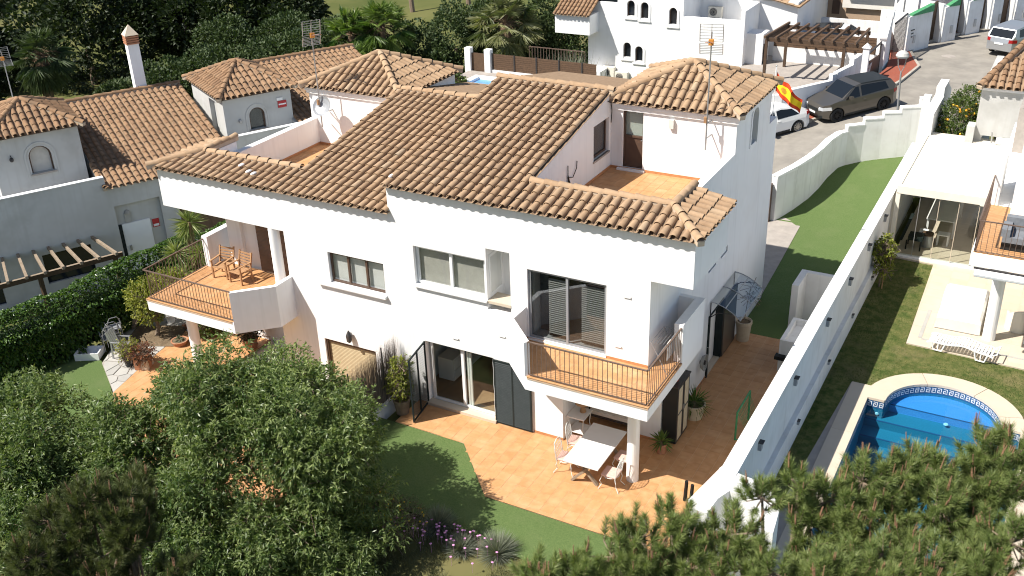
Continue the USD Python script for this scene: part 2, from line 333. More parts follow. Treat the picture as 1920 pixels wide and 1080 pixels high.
pm('rim_light', (0.45, 0.42, 0.38), rough=0.35, metallic=0.7); pm('lamp_clear', (0.70, 0.72, 0.74), rough=0.1, spec=0.6, metallic=0.4); pm('lamp_red', (0.30, 0.012, 0.012), rough=0.2)
pm('plate', (0.75, 0.75, 0.73), rough=0.5)
leafm('leaf_bay', (0.045, 0.088, 0.022), (0.25, 0.30, 0.11), rough=0.4, trans=0.28, spec=0.4)
leafm('leaf_olive', (0.06, 0.08, 0.045), (0.17, 0.19, 0.13), rough=0.5, trans=0.18)
leafm('leaf_hedge', (0.026, 0.065, 0.013), (0.12, 0.20, 0.04), rough=0.3, trans=0.22, spec=0.45)
leafm('leaf_dark', (0.012, 0.024, 0.007), (0.038, 0.055, 0.016), rough=0.55, trans=0.12)
leafm('leaf_conifer', (0.022, 0.046, 0.014), (0.09, 0.12, 0.042), rough=0.6, trans=0.12)
leafm('needle', (0.06, 0.11, 0.025), (0.29, 0.33, 0.12), rough=0.45, trans=0.25)
leafm('needle_dark', (0.034, 0.055, 0.015), (0.135, 0.15, 0.055), rough=0.5, trans=0.15)
leafm('palm_leaf', (0.055, 0.085, 0.022), (0.24, 0.24, 0.115), rough=0.45, trans=0.2)
leafm('palm_green', (0.04, 0.09, 0.018), (0.17, 0.23, 0.055), rough=0.4, trans=0.25)
leafm('yucca', (0.07, 0.11, 0.025), (0.30, 0.33, 0.12), rough=0.4, trans=0.2)
leafm('leaf_yellow', (0.10, 0.13, 0.02), (0.33, 0.33, 0.06), rough=0.5, trans=0.3)
leafm('leaf_orange', (0.03, 0.06, 0.012), (0.12, 0.16, 0.035), rough=0.35, trans=0.22)
leafm('leaf_red', (0.09, 0.03, 0.03), (0.30, 0.12, 0.05), rough=0.5, trans=0.2)
leafm('scrub', (0.06, 0.075, 0.03), (0.20, 0.19, 0.10), rough=0.7, trans=0.15)
leafm('sage', (0.12, 0.14, 0.10), (0.30, 0.31, 0.24), rough=0.7, trans=0.15)
leafm('blade', (0.05, 0.085, 0.018), (0.19, 0.20, 0.065), rough=0.6, trans=0.2)
pm('flower_pink', (0.62, 0.28, 0.50), rough=0.7); pm('flower_yellow', (0.75, 0.50, 0.02), rough=0.7); pm('fruit', (0.80, 0.34, 0.02), (0.82, 0.45, 0.04), rough=0.5)
glassm('glass', (0.88, 0.89, 0.88), 0.05); glassm('glass_clear', (0.9, 0.92, 0.9), 0.03); glassm('glass_canopy', (0.62, 0.66, 0.68), 0.12); glassm('glass_dark', (0.66, 0.68, 0.68), 0.07)
n = {'g': ('geometry', {}), 'n': ('noise_texture', dict(scale=2.5, detail=3)), 'b': ('bump', dict(strength=0.18, distance=0.02)),
     't': ('transparent_bsdf', dict(color=(0.50, 0.80, 0.90))), 'gl': ('glossy_bsdf', dict(roughness=0.02)), 'f': ('fresnel', dict(IOR=1.33)), 'm': ('mix_closure', {})}
M['water'] = usdkit.material(stage, '/World/Looks/water', n, [('g.position', 'n.vector'), ('n.fac', 'b.height'), ('b.normal', 'gl.normal'), ('f.fac', 'm.fac'), ('t.BSDF', 'm.closure1'), ('gl.BSDF', 'm.closure2')], surface='m.closure')
# ---------------------------------------------------------------- roof tiles
rng = np.random.default_rng(7)
def tile(P, S, U, N, L, r0=0.098, r1=0.082, lift0=0.028, lift1=0.0, n=6, th=0.016):
    """One barrel tile: lower end centre P, S up the slope, U across, N off the roof."""
    ang = PI * np.arange(n + 1) / n
    def ring(c, r, lift): return c + np.outer(np.cos(ang) * r, U) + np.outer(np.sin(ang) * r * 0.9 + lift, N)
    a, b = ring(P, r0, lift0), ring(P + S * L, r1, lift1)
    c, d = ring(P, r0 - th, lift0), ring(P + S * L * 0.6, (r0 + r1) / 2 - th, (lift0 + lift1) / 2 - .004)
    v = np.vstack([a, b, c, d]); k = n + 1; f = []
    for i in range(n):
        f += [(i, k + i, k + i + 1, i + 1), (2 * k + i, 2 * k + i + 1, 3 * k + i + 1, 3 * k + i), (i, i + 1, 2 * k + i + 1, 2 * k + i)]
    return v, np.array(f)

class TileSet:
    """All the tiles of one roof: the 300 nearest to the eye become pieces, the rest one mesh."""
    def __init__(s, T, mat): s.T, s.mat, s.tiles, s.valley, s.mort, s.caps, s.deck = T, mat, [], MB(), [], [], MB()
    def face(s, O, U, S, W, hi, lo=lambda u: 0.0, pitch=0.27, e=0.40, front=True, phase=0.5, last=True):
        """Tiles on the plane through O: U along the eave, S up the slope, hi(u) how far up the rows go."""
        O, U, S = (np.asarray(a, float) for a in (O, U, S)); U = U / np.linalg.norm(U); S = S / np.linalg.norm(S); N = np.cross(U, S)
        if N[2] < 0: N = -N
        ncol = max(1, int(round(W / pitch))); p = W / ncol
        for i in range(ncol):
            u = (i + phase) * p; h, l0 = hi(u), lo(u)
            k = 0; x = l0; jit = rng.uniform(-.006, .006)
            while x < h - 0.10:
                L = min(e + 0.09, h - x + 0.02); tl = rng.normal(0, .012)
                Uk = U + S * tl; Uk /= np.linalg.norm(Uk); Sk = S - U * tl; Sk /= np.linalg.norm(Sk)
                P = O + U * (u + jit + rng.uniform(-.006, .006)) + S * (x + (rng.uniform(-.02, .012) if x > l0 else rng.uniform(-.012, .012))) + N * rng.uniform(-.004, .004)
                v, f = tile(P, Sk, Uk, N, L, r0=0.098 * p / .27 + rng.uniform(-.004, .004), lift0=0.03 + rng.uniform(-.004, .008))
                s.tiles.append((v, f, rng.beta(2.2, 2.2), front)); x += e; k += 1
            # the channel to the right of the row
            for uu in ([(i + phase + .5) * p] if i < ncol - 1 else []):
                hh = min(hi(uu), hi(uu) if True else 0); ll = lo(uu)
                if hh - ll > .1:
                    g = [(-.085, .03), (-.045, -.005), (0, -.016), (.045, -.005), (.085, .03)]
                    A = np.array([O + U * (uu + a) + S * (ll - .03) + N * b for a, b in g]); B = np.array([O + U * (uu + a) + S * hh + N * b for a, b in g])
                    s.valley.add(np.vstack([A, B]), [(q, q + 1, 5 + q + 1, 5 + q) for q in range(4)], rng.random())
    def cap(s, A, B, r=0.115, e=0.40, mort=True, drop=0.05):
        """Ridge or hip tiles laid from A (low) to B, on a bed of mortar."""
        A, B = np.asarray(A, float), np.asarray(B, float); d = B - A; L = np.linalg.norm(d); d /= L
        U = np.cross(d, [0, 0, 1.]); U /= np.linalg.norm(U); N = np.cross(U, d)
        if N[2] < 0: N = -N
        x = 0.0
        while x < L - .1:
            P = A + d * x
            v, f = tile(P, d, U, N, min(e + .07, L - x + .03), r0=r + rng.uniform(-.004, .004), r1=r * .86, lift0=.035, lift1=.005)
            s.caps.append((v, f, rng.beta(3, 2))); x += e
        if mort: s.mort.append(MB().bar(A - [0, 0, drop], B - [0, 0, drop], r * 1.55, .14, up=N))
    def build(s, roof, limit=300):
        T = s.T
        tl = [(T(v), f[:, ::-1] if T.mirror is not None else f, t, fr) for v, f, t, fr in s.tiles]
        order = sorted(range(len(tl)), key=lambda i: (not tl[i][3], np.linalg.norm(tl[i][0].mean(0) - CAM)))
        for i in order[:limit]: obj('roof_tile', (tl[i][0], np.vstack([tl[i][1][:, [0, 1, 2]], tl[i][1][:, [0, 2, 3]]]), np.full(len(tl[i][0]), tl[i][2])), s.mat, roof, smooth=True)
        rest = MB()
        for i in order[limit:]: rest.add(tl[i][0], tl[i][1], tl[i][2])
        if rest.n: obj('far_roof_tiles', rest, s.mat, roof, smooth=True, kind='stuff')
        for v, f, t in s.caps:
            q = MB().add(T(v), f[:, ::-1] if T.mirror is not None else f, t)
            obj('ridge_tile', q, s.mat, roof, smooth=True)
        if s.valley.n: obj('channel_tiles', T.mesh(s.valley), 'roof_valley', roof, kind='stuff')
        for q in s.mort: obj('ridge_mortar', T.mesh(q), 'mortar', roof)
        if s.deck.n: obj('roof_deck', T.mesh(s.deck), 'roof_valley', roof)

def hip_roof(ts, x0, x1, y0, y1, ze, za, fronts=(True, True, False, True), ax=None, ay=None):
    """A pyramid of tiles over the eave rectangle: faces front (-y), right (+x), back (+y), left (-x)."""
    cx, cy = (x0 + x1) / 2 if ax is None else ax, (y0 + y1) / 2 if ay is None else ay
    h = za - ze; A = np.array([cx, cy, za])
    c = [np.array(p) for p in ((x0, y0, ze), (x1, y0, ze), (x1, y1, ze), (x0, y1, ze))]
    for k in range(4):
        a, b = c[k], c[(k + 1) % 4]; W = np.linalg.norm(b - a); U = (b - a) / W
        foot = a + U * ((A - a) @ U); S = A - foot; L = np.linalg.norm(S); uf = (A - a) @ U
        ts.face(a, U, S / L, W, lambda u, L=L, uf=uf, W=W: L * (u / uf if u < uf else (W - u) / (W - uf)) - .07, front=fronts[k])
        ts.deck.add([a - [0, 0, .05], b - [0, 0, .05], A - [0, 0, .05]], [(0, 1, 2)])
        ts.cap(a + np.array([0, 0, .05]) + (A - a) * -.02, A + [0, 0, .02])
    return A

def louvre(parent, T, x0, x1, y, z0, z1, frame, slats=None, mid=True):
    """Louvred leaf in the xz plane at y (own coordinates): frame and every slat."""
    f = MB(); w = .045
    for a in (x0, x1 - w): f.box(a, a + w, y - .02, y + .02, z0, z1)
    if mid: f.box((x0 + x1 - w) / 2, (x0 + x1 + w) / 2, y - .02, y + .02, z0, z1)
    for a in (z0, z1 - w): f.box(x0 + w, x1 - w, y - .018, y + .018, a, a + w)
    obj('shutter_frame', T.mesh(f), frame, parent)
    n = int((z1 - z0 - .1) / .052)
    for k in range(n):
        z = z0 + w + (k + .5) * (z1 - z0 - 2 * w) / n
        for a, b in (((x0 + w, (x0 + x1 - w) / 2), ((x0 + x1 + w) / 2, x1 - w)) if mid else ((x0 + w, x1 - w),)):
            q = MB().obox(((a + b) / 2, y, z), ((1, 0, 0), (0, .66, .75), (0, -.75, .66)), ((b - a) / 2, .031, .004))
            obj('slat', T.mesh(q), frame, parent)

def window(house, T, x0, x1, z0, z1, y, mat, glass, leaves=2, fw=.05, name='window', label=None, back=None, backy=.18, extra=None):
    """Framed window in the xz plane at y: frame, leaf frames, panes; an optional blind or curtain behind."""
    w = sub(house, name, label); f = MB()
    for a in (x0, x1 - fw): f.box(a, a + fw, y - .03, y + .03, z0, z1)
    for a in (z0, z1 - fw): f.box(x0 + fw, x1 - fw, y - .03, y + .03, a, a + fw)
    for k in range(1, leaves):
        c = x0 + (x1 - x0) * k / leaves; f.box(c - fw * .6, c + fw * .6, y - .035, y + .035, z0 + fw, z1 - fw)
    obj('window_frame', T.mesh(f), mat, w)
    for k in range(leaves):
        a, b = x0 + (x1 - x0) * k / leaves + fw, x0 + (x1 - x0) * (k + 1) / leaves - fw
        obj('pane', T.mesh(MB().box(a, b, y - .004, y + .004, z0 + fw, z1 - fw)), glass, w)
    if back: obj('curtain', T.mesh(MB().box(x0 + .02, x1 - .02, y + backy, y + backy + .02, z0, z1)), back, w)
    return w

def roller(house, T, x0, x1, y, z0, z1, mat, name='roller_shutter', label=None):
    """Roller shutter: rounded slats in one curtain."""
    n = int((z1 - z0) / .05); m = MB()
    for k in range(n):
        a, b = z0 + (z1 - z0) * k / n, z0 + (z1 - z0) * (k + 1) / n; c = (a + b) / 2
        v = [(x, yy, zz) for x in (x0, x1) for yy, zz in ((y, a), (y - .012, c), (y, b))]
        m.add(v, [(0, 3, 4, 1), (1, 4, 5, 2)])
    return obj(name, T.mesh(m), mat, house, label=label)

def railing(house, T, pts, h=1.0, gap=.115, mat='rail_brown', base=.06, skip=()):
    """Railing along points (own coordinates, floor level): rails and every baluster."""
    r = sub(house, 'railing'); pts = [np.asarray(p, float) for p in pts]
    top, bot = MB(), MB()
    for a, b in zip(pts, pts[1:]):
        top.bar(a + [0, 0, h], b + [0, 0, h], .045, .03); bot.bar(a + [0, 0, base], b + [0, 0, base], .03, .02)
    obj('top_rail', T.mesh(top), mat, r); obj('bottom_rail', T.mesh(bot), mat, r)
    for a, b in zip(pts, pts[1:]):
        n = max(1, int(round(np.linalg.norm(b - a) / gap)))
        for k in range(n + 1):
            p = a + (b - a) * k / n
            obj('baluster', T.mesh(MB().bar(p + [0, 0, base], p + [0, 0, h], .014)), mat, r)
    return r

def tile_floor(parent, T, poly, z, pitch=.335, gap=.008, th=.02, name='floor_tile', limit=0, mat='floor_tile', off=(0, 0), grout='floor_grout', near=True):
    """Square tiles clipped to a polygon, joints open to the grout below; the nearest ones are pieces."""
    x0, y0, x1, y1 = poly.bounds; ts = []
    i0, j0 = math.floor((x0 - off[0]) / pitch), math.floor((y0 - off[1]) / pitch)
    for i in range(i0, math.ceil((x1 - off[0]) / pitch)):
        for j in range(j0, math.ceil((y1 - off[1]) / pitch)):
            a, b = off[0] + i * pitch, off[1] + j * pitch
            c = sbox(a + gap / 2, b + gap / 2, a + pitch - gap / 2, b + pitch - gap / 2).intersection(poly)
            if c.area < .004: continue
            for g in getattr(c, 'geoms', [c]):
                if g.geom_type != 'Polygon' or g.area < .003: continue
                dz = rng.uniform(-.0015, .0015); tone = rng.beta(2, 2)
                full = g.area > .97 * (pitch - gap) ** 2
                q = MB()
                if full: q.box(a + gap / 2, a + pitch - gap / 2, b + gap / 2, b + pitch - gap / 2, z - th, z + dz, tone)
                else: q.prism(g, z - th, z + dz, tone)
                ts.append((q, np.array([g.centroid.x, g.centroid.y, z])))
    ts.sort(key=lambda t: np.linalg.norm(T(t[1]) - CAM))
    for q, _ in ts[:limit]: obj(name, T.mesh(q), mat, parent)
    rest = MB()
    for q, _ in ts[limit:]:
        for v, f, t in zip(q.v, q.f, q.t): rest.add(v, f - f.min(), t)
    if rest.n: obj(name + 's', T.mesh(rest), mat, parent, kind='stuff')
    g = MB().prism(poly, z - .06, z - .005)
    obj('grout', T.mesh(g), grout, parent)

# ---------------------------------------------------------------- the pair of white houses
ZS = 0.20                                     # roof slope
zb = lambda y: 6.95 + ZS * y                  # tile bed above y
RY = 6.55                                     # ridge
def house_shell(cuts, adds=()):
    zr = lambda y: zb(y) - .06
    w = mpoly_yz([(0, -1.6), (0, zr(0)), (RY, zr(RY)), (11, zr(RY) - ZS * (11 - RY)), (11, -1.6)], -7.9, -3.96)
    w += mbox(-3.97, 0, 0, 11, -1.6, 5.78)
    w += mpoly_yz([(0, 5.7), (0, zr(0)), (1.2, zr(1.2) + .02), (1.2, 5.7)], -3.97, 0)
    w += mbox(-.25, 0, 1.1, 6.6, 5.7, 6.8)
    w += mbox(-3.97, 0, 6.5, 10.1, 5.7, 7.94)
    w += mbox(-3.97, 0, 10.0, 11, 5.7, 5.95) + mbox(-3.97, 0, 10.8, 11, 5.7, 6.65) + mbox(-.25, 0, 10.0, 11, 5.7, 6.65)
    oh = mpoly_yz([(0, 5.57), (0, zr(0)), (1.2, zr(1.2)), (2.55, zr(1.2)), (2.55, 5.57)], -.01, 1.1)
    oh = oh ^ mpoly_xz([(-.02, 5.5), (1.1, 5.5), (1.1, 6.87), (.1, 7.09), (-.02, 7.09)], -.1, 2.6)
    w += oh
    for a in adds: w += a
    for c in cuts: w -= c
    return w

def common_roof(h, T, mat='roof_tile'):
    roof = sub(h, 'roof'); ts = TileSet(T, mat)
    S = np.array([0, 1, ZS]) / math.hypot(1, ZS); U = np.array([1., 0, 0])
    O = np.array([-7.98, -.17, zb(-.17)])
    L = (RY + .17) * math.hypot(1, ZS)
    ts.face(O, U, S, 4.02, lambda u: L - .1)
    # skirt in front of the roof terrace, its hip and side
    O2 = np.array([-3.96, -.17, zb(-.17)]); W2 = 5.23; Ls = (1.15 + .17) * math.hypot(1, ZS)
    ts.face(O2, U, S, W2, lambda u: min(Ls - .07, (W2 - u) / (W2 - 4.06) * Ls - .09 if u > 4.06 else 9))
    O3 = np.array([1.27, -.17, zb(-.17)]); S3 = np.array([-1.17, 0, zb(1.15) - zb(-.17)]); L3 = np.linalg.norm(S3); S3 = S3 / L3
    ts.face(O3, (0, 1, 0), S3, 2.82, lambda u: min(L3 - .07, u / 1.32 * L3 - .09))
    ts.deck.add([O2 + (0, 0, -.03), O2 + (W2, 0, -.03), (.1, 1.15, zb(1.15) - .03), (-3.96, 1.15, zb(1.15) - .03)], [(0, 1, 2, 3)])
    ts.deck.add([O3 + (0, 0, -.03), O3 + (0, 2.82, -.03), (.1, 2.65, zb(1.15) - .03), (.1, 1.15, zb(1.15) - .03)], [(0, 1, 2, 3)])
    ts.deck.add([(-7.98, -.17, zb(-.17) - .03), (-3.94, -.17, zb(-.17) - .03), (-3.94, RY, zb(RY) - .03), (-7.98, RY, zb(RY) - .03)], [(0, 1, 2, 3)])
    ts.deck.add([(-7.98, RY, zb(RY) - .03), (-3.94, RY, zb(RY) - .03), (-3.94, 11.1, zb(RY) - .03 - ZS * 4.5), (-7.98, 11.1, zb(RY) - .03 - ZS * 4.5)], [(0, 1, 2, 3)])
    ts.cap((-3.95, 1.17, zb(1.15) + .03), (.1, 1.17, zb(1.15) + .03), e=.43)
    ts.cap((.1, 2.7, zb(1.15) + .03), (.1, 1.17, zb(1.15) + .03), e=.38)
    ts.cap((1.3, -.2, zb(-.17) + .05), (.1, 1.15, zb(1.15) + .05), e=.42)
    ts.cap((-7.95, RY, zb(RY) + .03), (-3.9, RY, zb(RY) + .03), e=.43)
    ts.build(roof)
    tr = sub(h, 'tower_roof'); t2 = TileSet(T, mat)
    hip_roof(t2, -4.13, .17, 6.32, 10.28, 8.0, 8.92)
    t2.build(tr, 230)
    cor = MB()
    cor.box(-4.02, .06, 6.44, 6.5, 7.72, 7.82); cor.box(-4.06, .1, 6.40, 6.5, 7.822, 7.94)
    cor.box(0, .06, 6.502, 10.1, 7.72, 7.82); cor.box(0, .1, 6.502, 10.1, 7.822, 7.94)
    obj('cornice', T.mesh(cor), 'plaster', h)

def roof_terrace(h, T):
    t = sub(h, 'roof_terrace')
    tile_floor(t, T, Polygon([(-3.95, 1.21), (-.26, 1.21), (-.26, 6.49), (-3.95, 6.49)]), 5.82, pitch=.335, limit=0, off=(-3.95, .02))
    sk = MB(); sk.box(-3.955, -.25, 6.485, 6.498, 5.82, 5.90); sk.box(-3.958, -3.945, 1.2, 6.485, 5.82, 5.90); sk.box(-.262, -.25, 1.2, 6.485, 5.82, 5.9)
    obj('skirting', T.mesh(sk), 'skirting', t)
    return t

SLAB = [(-2.7, -1.75), (.69, -1.75), (.69, 2.3), (0, 2.3), (0, 0), (-3.7, 0), (-3.7, -.78)]
def balcony(h, T, label=None):
    b = sub(h, 'balcony', label)
    q = mprism([(-2.7, -1.75), (.69, -1.75), (.69, 2.3), (-.02, 2.3), (-.02, .02), (-3.7, .02), (-3.7, -.78)], 2.65, 3.03)
    q += mprism([(-2.7, -1.75), (-3.7, -.78), (-3.7, 0), (-3.55, 0), (-3.55, -.72), (-2.60, -1.64)], 2.65, 4.05)
    q += mbox(.45, .69, .62, 2.3, 2.65, 4.17) + mbox(0, .46, 2.15, 2.3, 2.65, 4.17)
    obj('balcony_slab', T.mesh(q), 'plaster', b)
    tile_floor(b, T, Polygon([(-2.63, -1.77), (.71, -1.77), (.71, .62), (.45, .62), (.45, 2.15), (0, 2.15), (0, 0), (-3.55, 0), (-3.55, -.71)]), 3.055, pitch=.30, limit=0, th=.02)
    sk = MB(); sk.box(-3.55, -1.15, -.014, -.002, 3.055, 3.13)
    sk.box(-1.15, 0, -.014, -.002, 3.055, 3.13); obj('skirting', T.mesh(sk), 'skirting', b)
    return b

# the right-hand house ---------------------------------------------------
T0 = Tf()
H1 = thing('white_house', 'large white house with terracotta tiled roof, iron balcony and roof terrace, in the middle', 'house', (-4, 4, 0), group=None)
cuts = [mbox(-2.48, -.65, -.01, 2.0, -.1, 2.65), mbox(-.66, .2, -.01, 1.12, -.1, 2.65),
        mbox(-7.15, -4.81, -.01, .25, 3.98, 5.19), mbox(-4.77, -4.03, -.01, .95, 3.70, 5.56),
        mbox(-3.51, -1.2, -.01, .16, 3.10, 5.2), mbox(-3.4, -1.3, .1, .6, 3.15, 5.15),
        mbox(-6.99, -4.66, -.01, .32, .04, 2.15), mbox(-7.6, -3.0, .3, 5.0, .02, 2.6),
        mbox(-.2, .02, 5.0, 6.3, 0, 2.12), mbox(-.22, .02, 4.66, 5.35, 3.72, 3.92), mbox(-.22, .02, 5.78, 6.42, 3.72, 3.92),
        mbox(-3.57, -2.9, 6.4, 6.72, 5.86, 7.72), mbox(-4.16, -3.95, 5.22, 6.34, 6.42, 7.5),
        ]
arch = march_xz(8.35, .62, 6.55, 7.4, -.3, .01).transform(np.array([[0, 1, 0, 0], [1, 0, 0, 0], [0, 0, 1, 0]], float))
cuts.append(arch)
obj('wall', house_shell(cuts), 'plaster', H1)
common_roof(H1, T0)
rt = roof_terrace(H1, T0)
obj('floor_drain', MB().lathe([(0, 5.83), (.12, 5.83), (.13, 5.822)], (-2.2, 4.6, 0), 14), 'alu_white', rt)
bal = balcony(H1, T0)
railing(H1, T0, [(-2.62, -1.70, 3.05), (.64, -1.70, 3.05), (.64, .62, 3.05)], h=1.02, gap=.13)
obj('column', MB().cyl((-.04, -.78, 0), (-.04, -.78, 2.66), .165, n=24), 'plaster', H1, smooth=40)
# windows and doors
sw = window(H1, T0, -7.12, -4.84, 4.0, 5.17, .14, 'alu_white', 'glass', 2, .07, label='wide white two-leaf window with drawn curtain', back='curtain', backy=.08)
obj('sill', MB().box(-7.18, -4.76, -.09, .12, 3.93, 3.985), 'alu_white', sw)
obj('side_pane', MB().box(-4.79, -4.765, .22, .80, 4.12, 5.2), 'glass', sw)
obj('side_frame', MB().box(-4.80, -4.76, .14, .215, 4.02, 5.3).box(-4.80, -4.76, .80, .86, 4.02, 5.3).box(-4.80, -4.76, .22, .8, 4.02, 4.115).box(-4.80, -4.76, .22, .8, 5.205, 5.3), 'alu_white', sw)
obj('niche_sill', MB().box(-4.765, -4.03, -.02, .55, 3.90, 3.985), 'stone', sw)
bw = window(H1, T0, -3.49, -1.22, 3.13, 5.18, .09, 'alu_grey', 'glass_dark', 2, .055, name='balcony_door', label='tall sliding balcony window with half-drawn dark blinds', back='interior', backy=.46)
obj('track', MB().box(-3.51, -1.18, -.03, .10, 3.06, 3.12), 'alu_white', bw)
for a, b in ((-2.95, -2.42), (-1.98, -1.26)):
    for k in range(27): obj('blind_slat', MB().obox(((a + b) / 2, .17, 3.34 + k * .062), ((1, 0, 0), (0, .8, .6), (0, -.6, .8)), ((b - a) / 2, .022, .003)), 'cushion_white', bw)
    obj('blind_backing', MB().box(a - .03, b + .03, .22, .23, 3.2, 5.12), 'dark_metal', bw)
obj('room_curtain', MB().box(-3.38, -2.9, .50, .52, 3.16, 5.14), 'cushion_grey', bw)
gd = window(H1, T0, -6.9, -4.70, .1, 2.13, .16, 'alu_white', 'glass_clear', 2, .075, name='terrace_door', label='white sliding glass door standing half open')
obj('threshold', MB().box(-6.99, -4.60, -.14, .2, .0, .09), 'stone', gd)
obj('leaf_frame', MB().box(-5.62, -5.55, .20, .25, .1, 2.1).box(-5.70, -5.64, .20, .25, .1, 2.1), 'alu_white', gd)
obj('room_floor', MB().box(-7.59, -3.01, .33, 4.99, .0, .045), 'interior_floor', gd)
sbd = thing('sideboard', 'white sideboard with drawers inside the living room, seen through the open door', 'sideboard', (-6.9, 2.6, .05))
obj('carcass', MB().box(-7.4, -6.85, 1.2, 3.6, .1, .85), 'white_paint', sbd)
for k in range(3):
    for j in range(2): obj('drawer', MB().box(-6.845, -6.82, 1.25 + .78 * k, 1.98 + .78 * k, .15 + .34 * j, .46 + .34 * j), 'alu_white', sbd)
obj('shelf_unit', MB().box(-7.58, -7.2, 1.6, 3.2, 1.15, 1.2).box(-7.58, -7.2, 1.6, 3.2, 1.7, 1.75).box(-7.58, -7.2, 1.6, 1.66, 1.2, 1.7), 'wood_dark', sbd)
ia = thing('armchair', 'pale armchair inside the living room behind the glass door', 'armchair', (-4.9, 1.5, .05))
obj('seat', MB().box(-5.3, -4.6, 1.2, 1.9, .1, .42), 'cushion_white', ia); obj('backrest', MB().box(-5.3, -4.6, 1.75, 1.95, .42, .85), 'cushion_white', ia); obj('armrest', MB().box(-5.42, -5.3, 1.2, 1.95, .1, .6), 'cushion_white', ia); obj('armrest', MB().box(-4.6, -4.48, 1.2, 1.95, .1, .6), 'cushion_white', ia)
td = sub(H1, 'tower_door', 'brown door with a glazed upper half on the roof terrace')
obj('door_leaf', MB().box(-3.54, -2.93, 6.62, 6.66, 5.87, 6.85), 'brown_metal', td)
obj('door_frame', MB().box(-3.57, -3.53, 6.58, 6.68, 5.87, 7.72).box(-2.94, -2.9, 6.58, 6.68, 5.87, 7.72).box(-3.53, -2.94, 6.58, 6.68, 7.67, 7.72).box(-3.53, -2.94, 6.59, 6.67, 6.85, 6.91), 'brown_metal', td)
obj('pane', MB().box(-3.53, -2.94, 6.62, 6.63, 6.91, 7.67), 'glass', td)
obj('blind', MB().box(-3.53, -2.94, 6.69, 6.70, 6.85, 7.67), 'blind_green', td)
obj('step', MB().box(-3.70, -2.8, 6.36, 6.6, 5.81, 5.88), 'alu_white', td)
obj('handle', MB().box(-2.99, -2.96, 6.56, 6.62, 6.78, 6.80), 'galv', td)
rw = sub(H1, 'terrace_window', 'tall brown window in the wall beside the roof terrace')
obj('window_frame', MB().box(-4.10, -4.05, 5.24, 5.30, 6.44, 7.48).box(-4.10, -4.05, 6.26, 6.32, 6.44, 7.48).box(-4.1, -4.05, 5.3, 6.26, 6.44, 6.5).box(-4.1, -4.05, 5.3, 6.26, 7.42, 7.48), 'brown_metal', rw)
obj('pane', MB().box(-4.08, -4.07, 5.3, 6.26, 6.5, 7.42), 'glass', rw)
obj('backing', MB().box(-4.155, -4.13, 5.24, 6.32, 6.44, 7.48), 'brown_metal', rw)
obj('sill', MB().box(-4.0, -3.93, 5.17, 6.38, 6.36, 6.42), 'concrete', rw)
sd = sub(H1, 'side_door', 'dark side door standing open under the canopy')
obj('door_frame', MB().box(-.2, .05, 4.93, 5.01, 0, 2.15).box(-.2, .03, 6.29, 6.36, 0, 2.15).box(-.2, .03, 5.01, 6.29, 2.1, 2.15), 'shutter_dark', sd)
obj('door_leaf', MB().box(.03, .075, 6.36, 7.62, .02, 2.1), 'car_grey', sd)
obj('threshold', MB().box(-.19, .02, 5.01, 6.29, .0, .03), 'stone', sd)
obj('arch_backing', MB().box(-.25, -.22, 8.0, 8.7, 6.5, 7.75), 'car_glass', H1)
for a, b in ((4.66, 5.35), (5.78, 6.42)): obj('slit_window', MB().box(-.16, -.14, a, b, 3.72, 3.92), 'car_glass', H1)
am = MB()
for k in range(14):
    a0, a1 = PI * k / 14, PI * (k + 1) / 14
    v = [(x, 8.35 + r * math.cos(a), 7.4 + r * math.sin(a)) for x in (0, .03) for r in (.31, .40) for a in (a0, a1)]
    am.add(v, [(0, 1, 3, 2), (4, 6, 7, 5), (2, 3, 7, 6), (0, 4, 5, 1)])
am.box(0, .03, 7.95, 8.04, 6.5, 7.4).box(0, .03, 8.66, 8.75, 6.5, 7.4)
obj('arch_surround', am, 'plaster', H1)
# shutters folded back on either side of the glass door
sh = sub(H1, 'shutter', 'dark louvred shutter folded back against the wall, right of the door')
louvre(sh, T0, -4.64, -3.44, -.06, .03, 2.15, 'shutter_dark')
sh2 = sub(H1, 'shutter', 'dark louvred shutter standing open at an angle, left of the door')
louvre(sh2, Tf(rz=-80, loc=(-6.99, -.03, 0)), 0, 1.16, 0, .03, 2.15, 'shutter_dark')
cn = sub(H1, 'canopy', 'curved clear plastic canopy over the side door')
arc = [(x, 2.62 - .42 * (x / .95) ** 2) for x in np.linspace(0.02, .95, 8)]
cp = MB()
for (xa, za), (xb, zb_) in zip(arc, arc[1:]): cp.add([(xa, 5.0, za), (xb, 5.0, zb_), (xb, 7.3, zb_), (xa, 7.3, za)], [(0, 1, 2, 3)])
obj('canopy_sheet', cp, 'glass_canopy', cn)
for y in (5.0, 6.15, 7.3): obj('canopy_rib', MB().tube([(x, y, z + .012) for x, z in arc], .016, 6), 'alu_grey', cn)
obj('canopy_edge', MB().bar((.95, 5.0, 2.2), (.95, 7.3, 2.2), .03).bar((.48, 5, 2.515), (.48, 7.3, 2.515), .025), 'alu_grey', cn)
for y in (5.0, 7.3): obj('canopy_bracket', MB().tube([(.02, y, 2.1), (.25, y, 2.3), (.7, y, 2.37)], .016, 6).tube([(.03, y, 2.15), (.03, y, 2.6)], .016, 6), 'dark_metal', cn)
for x, z in ((-5.9, 2.50), (-.62, 5.0), (-.85, 3.5), (-4.35, 2.95)): obj('wall_fitting', MB().box(x - .10, x + .10, -.035, 0, z - .02, z + .02), 'alu_white', H1)
obj('wall_lamp', MB().box(-2.05, -1.9, 6.40, 6.5, 7.35, 7.62), 'cushion_white', H1)
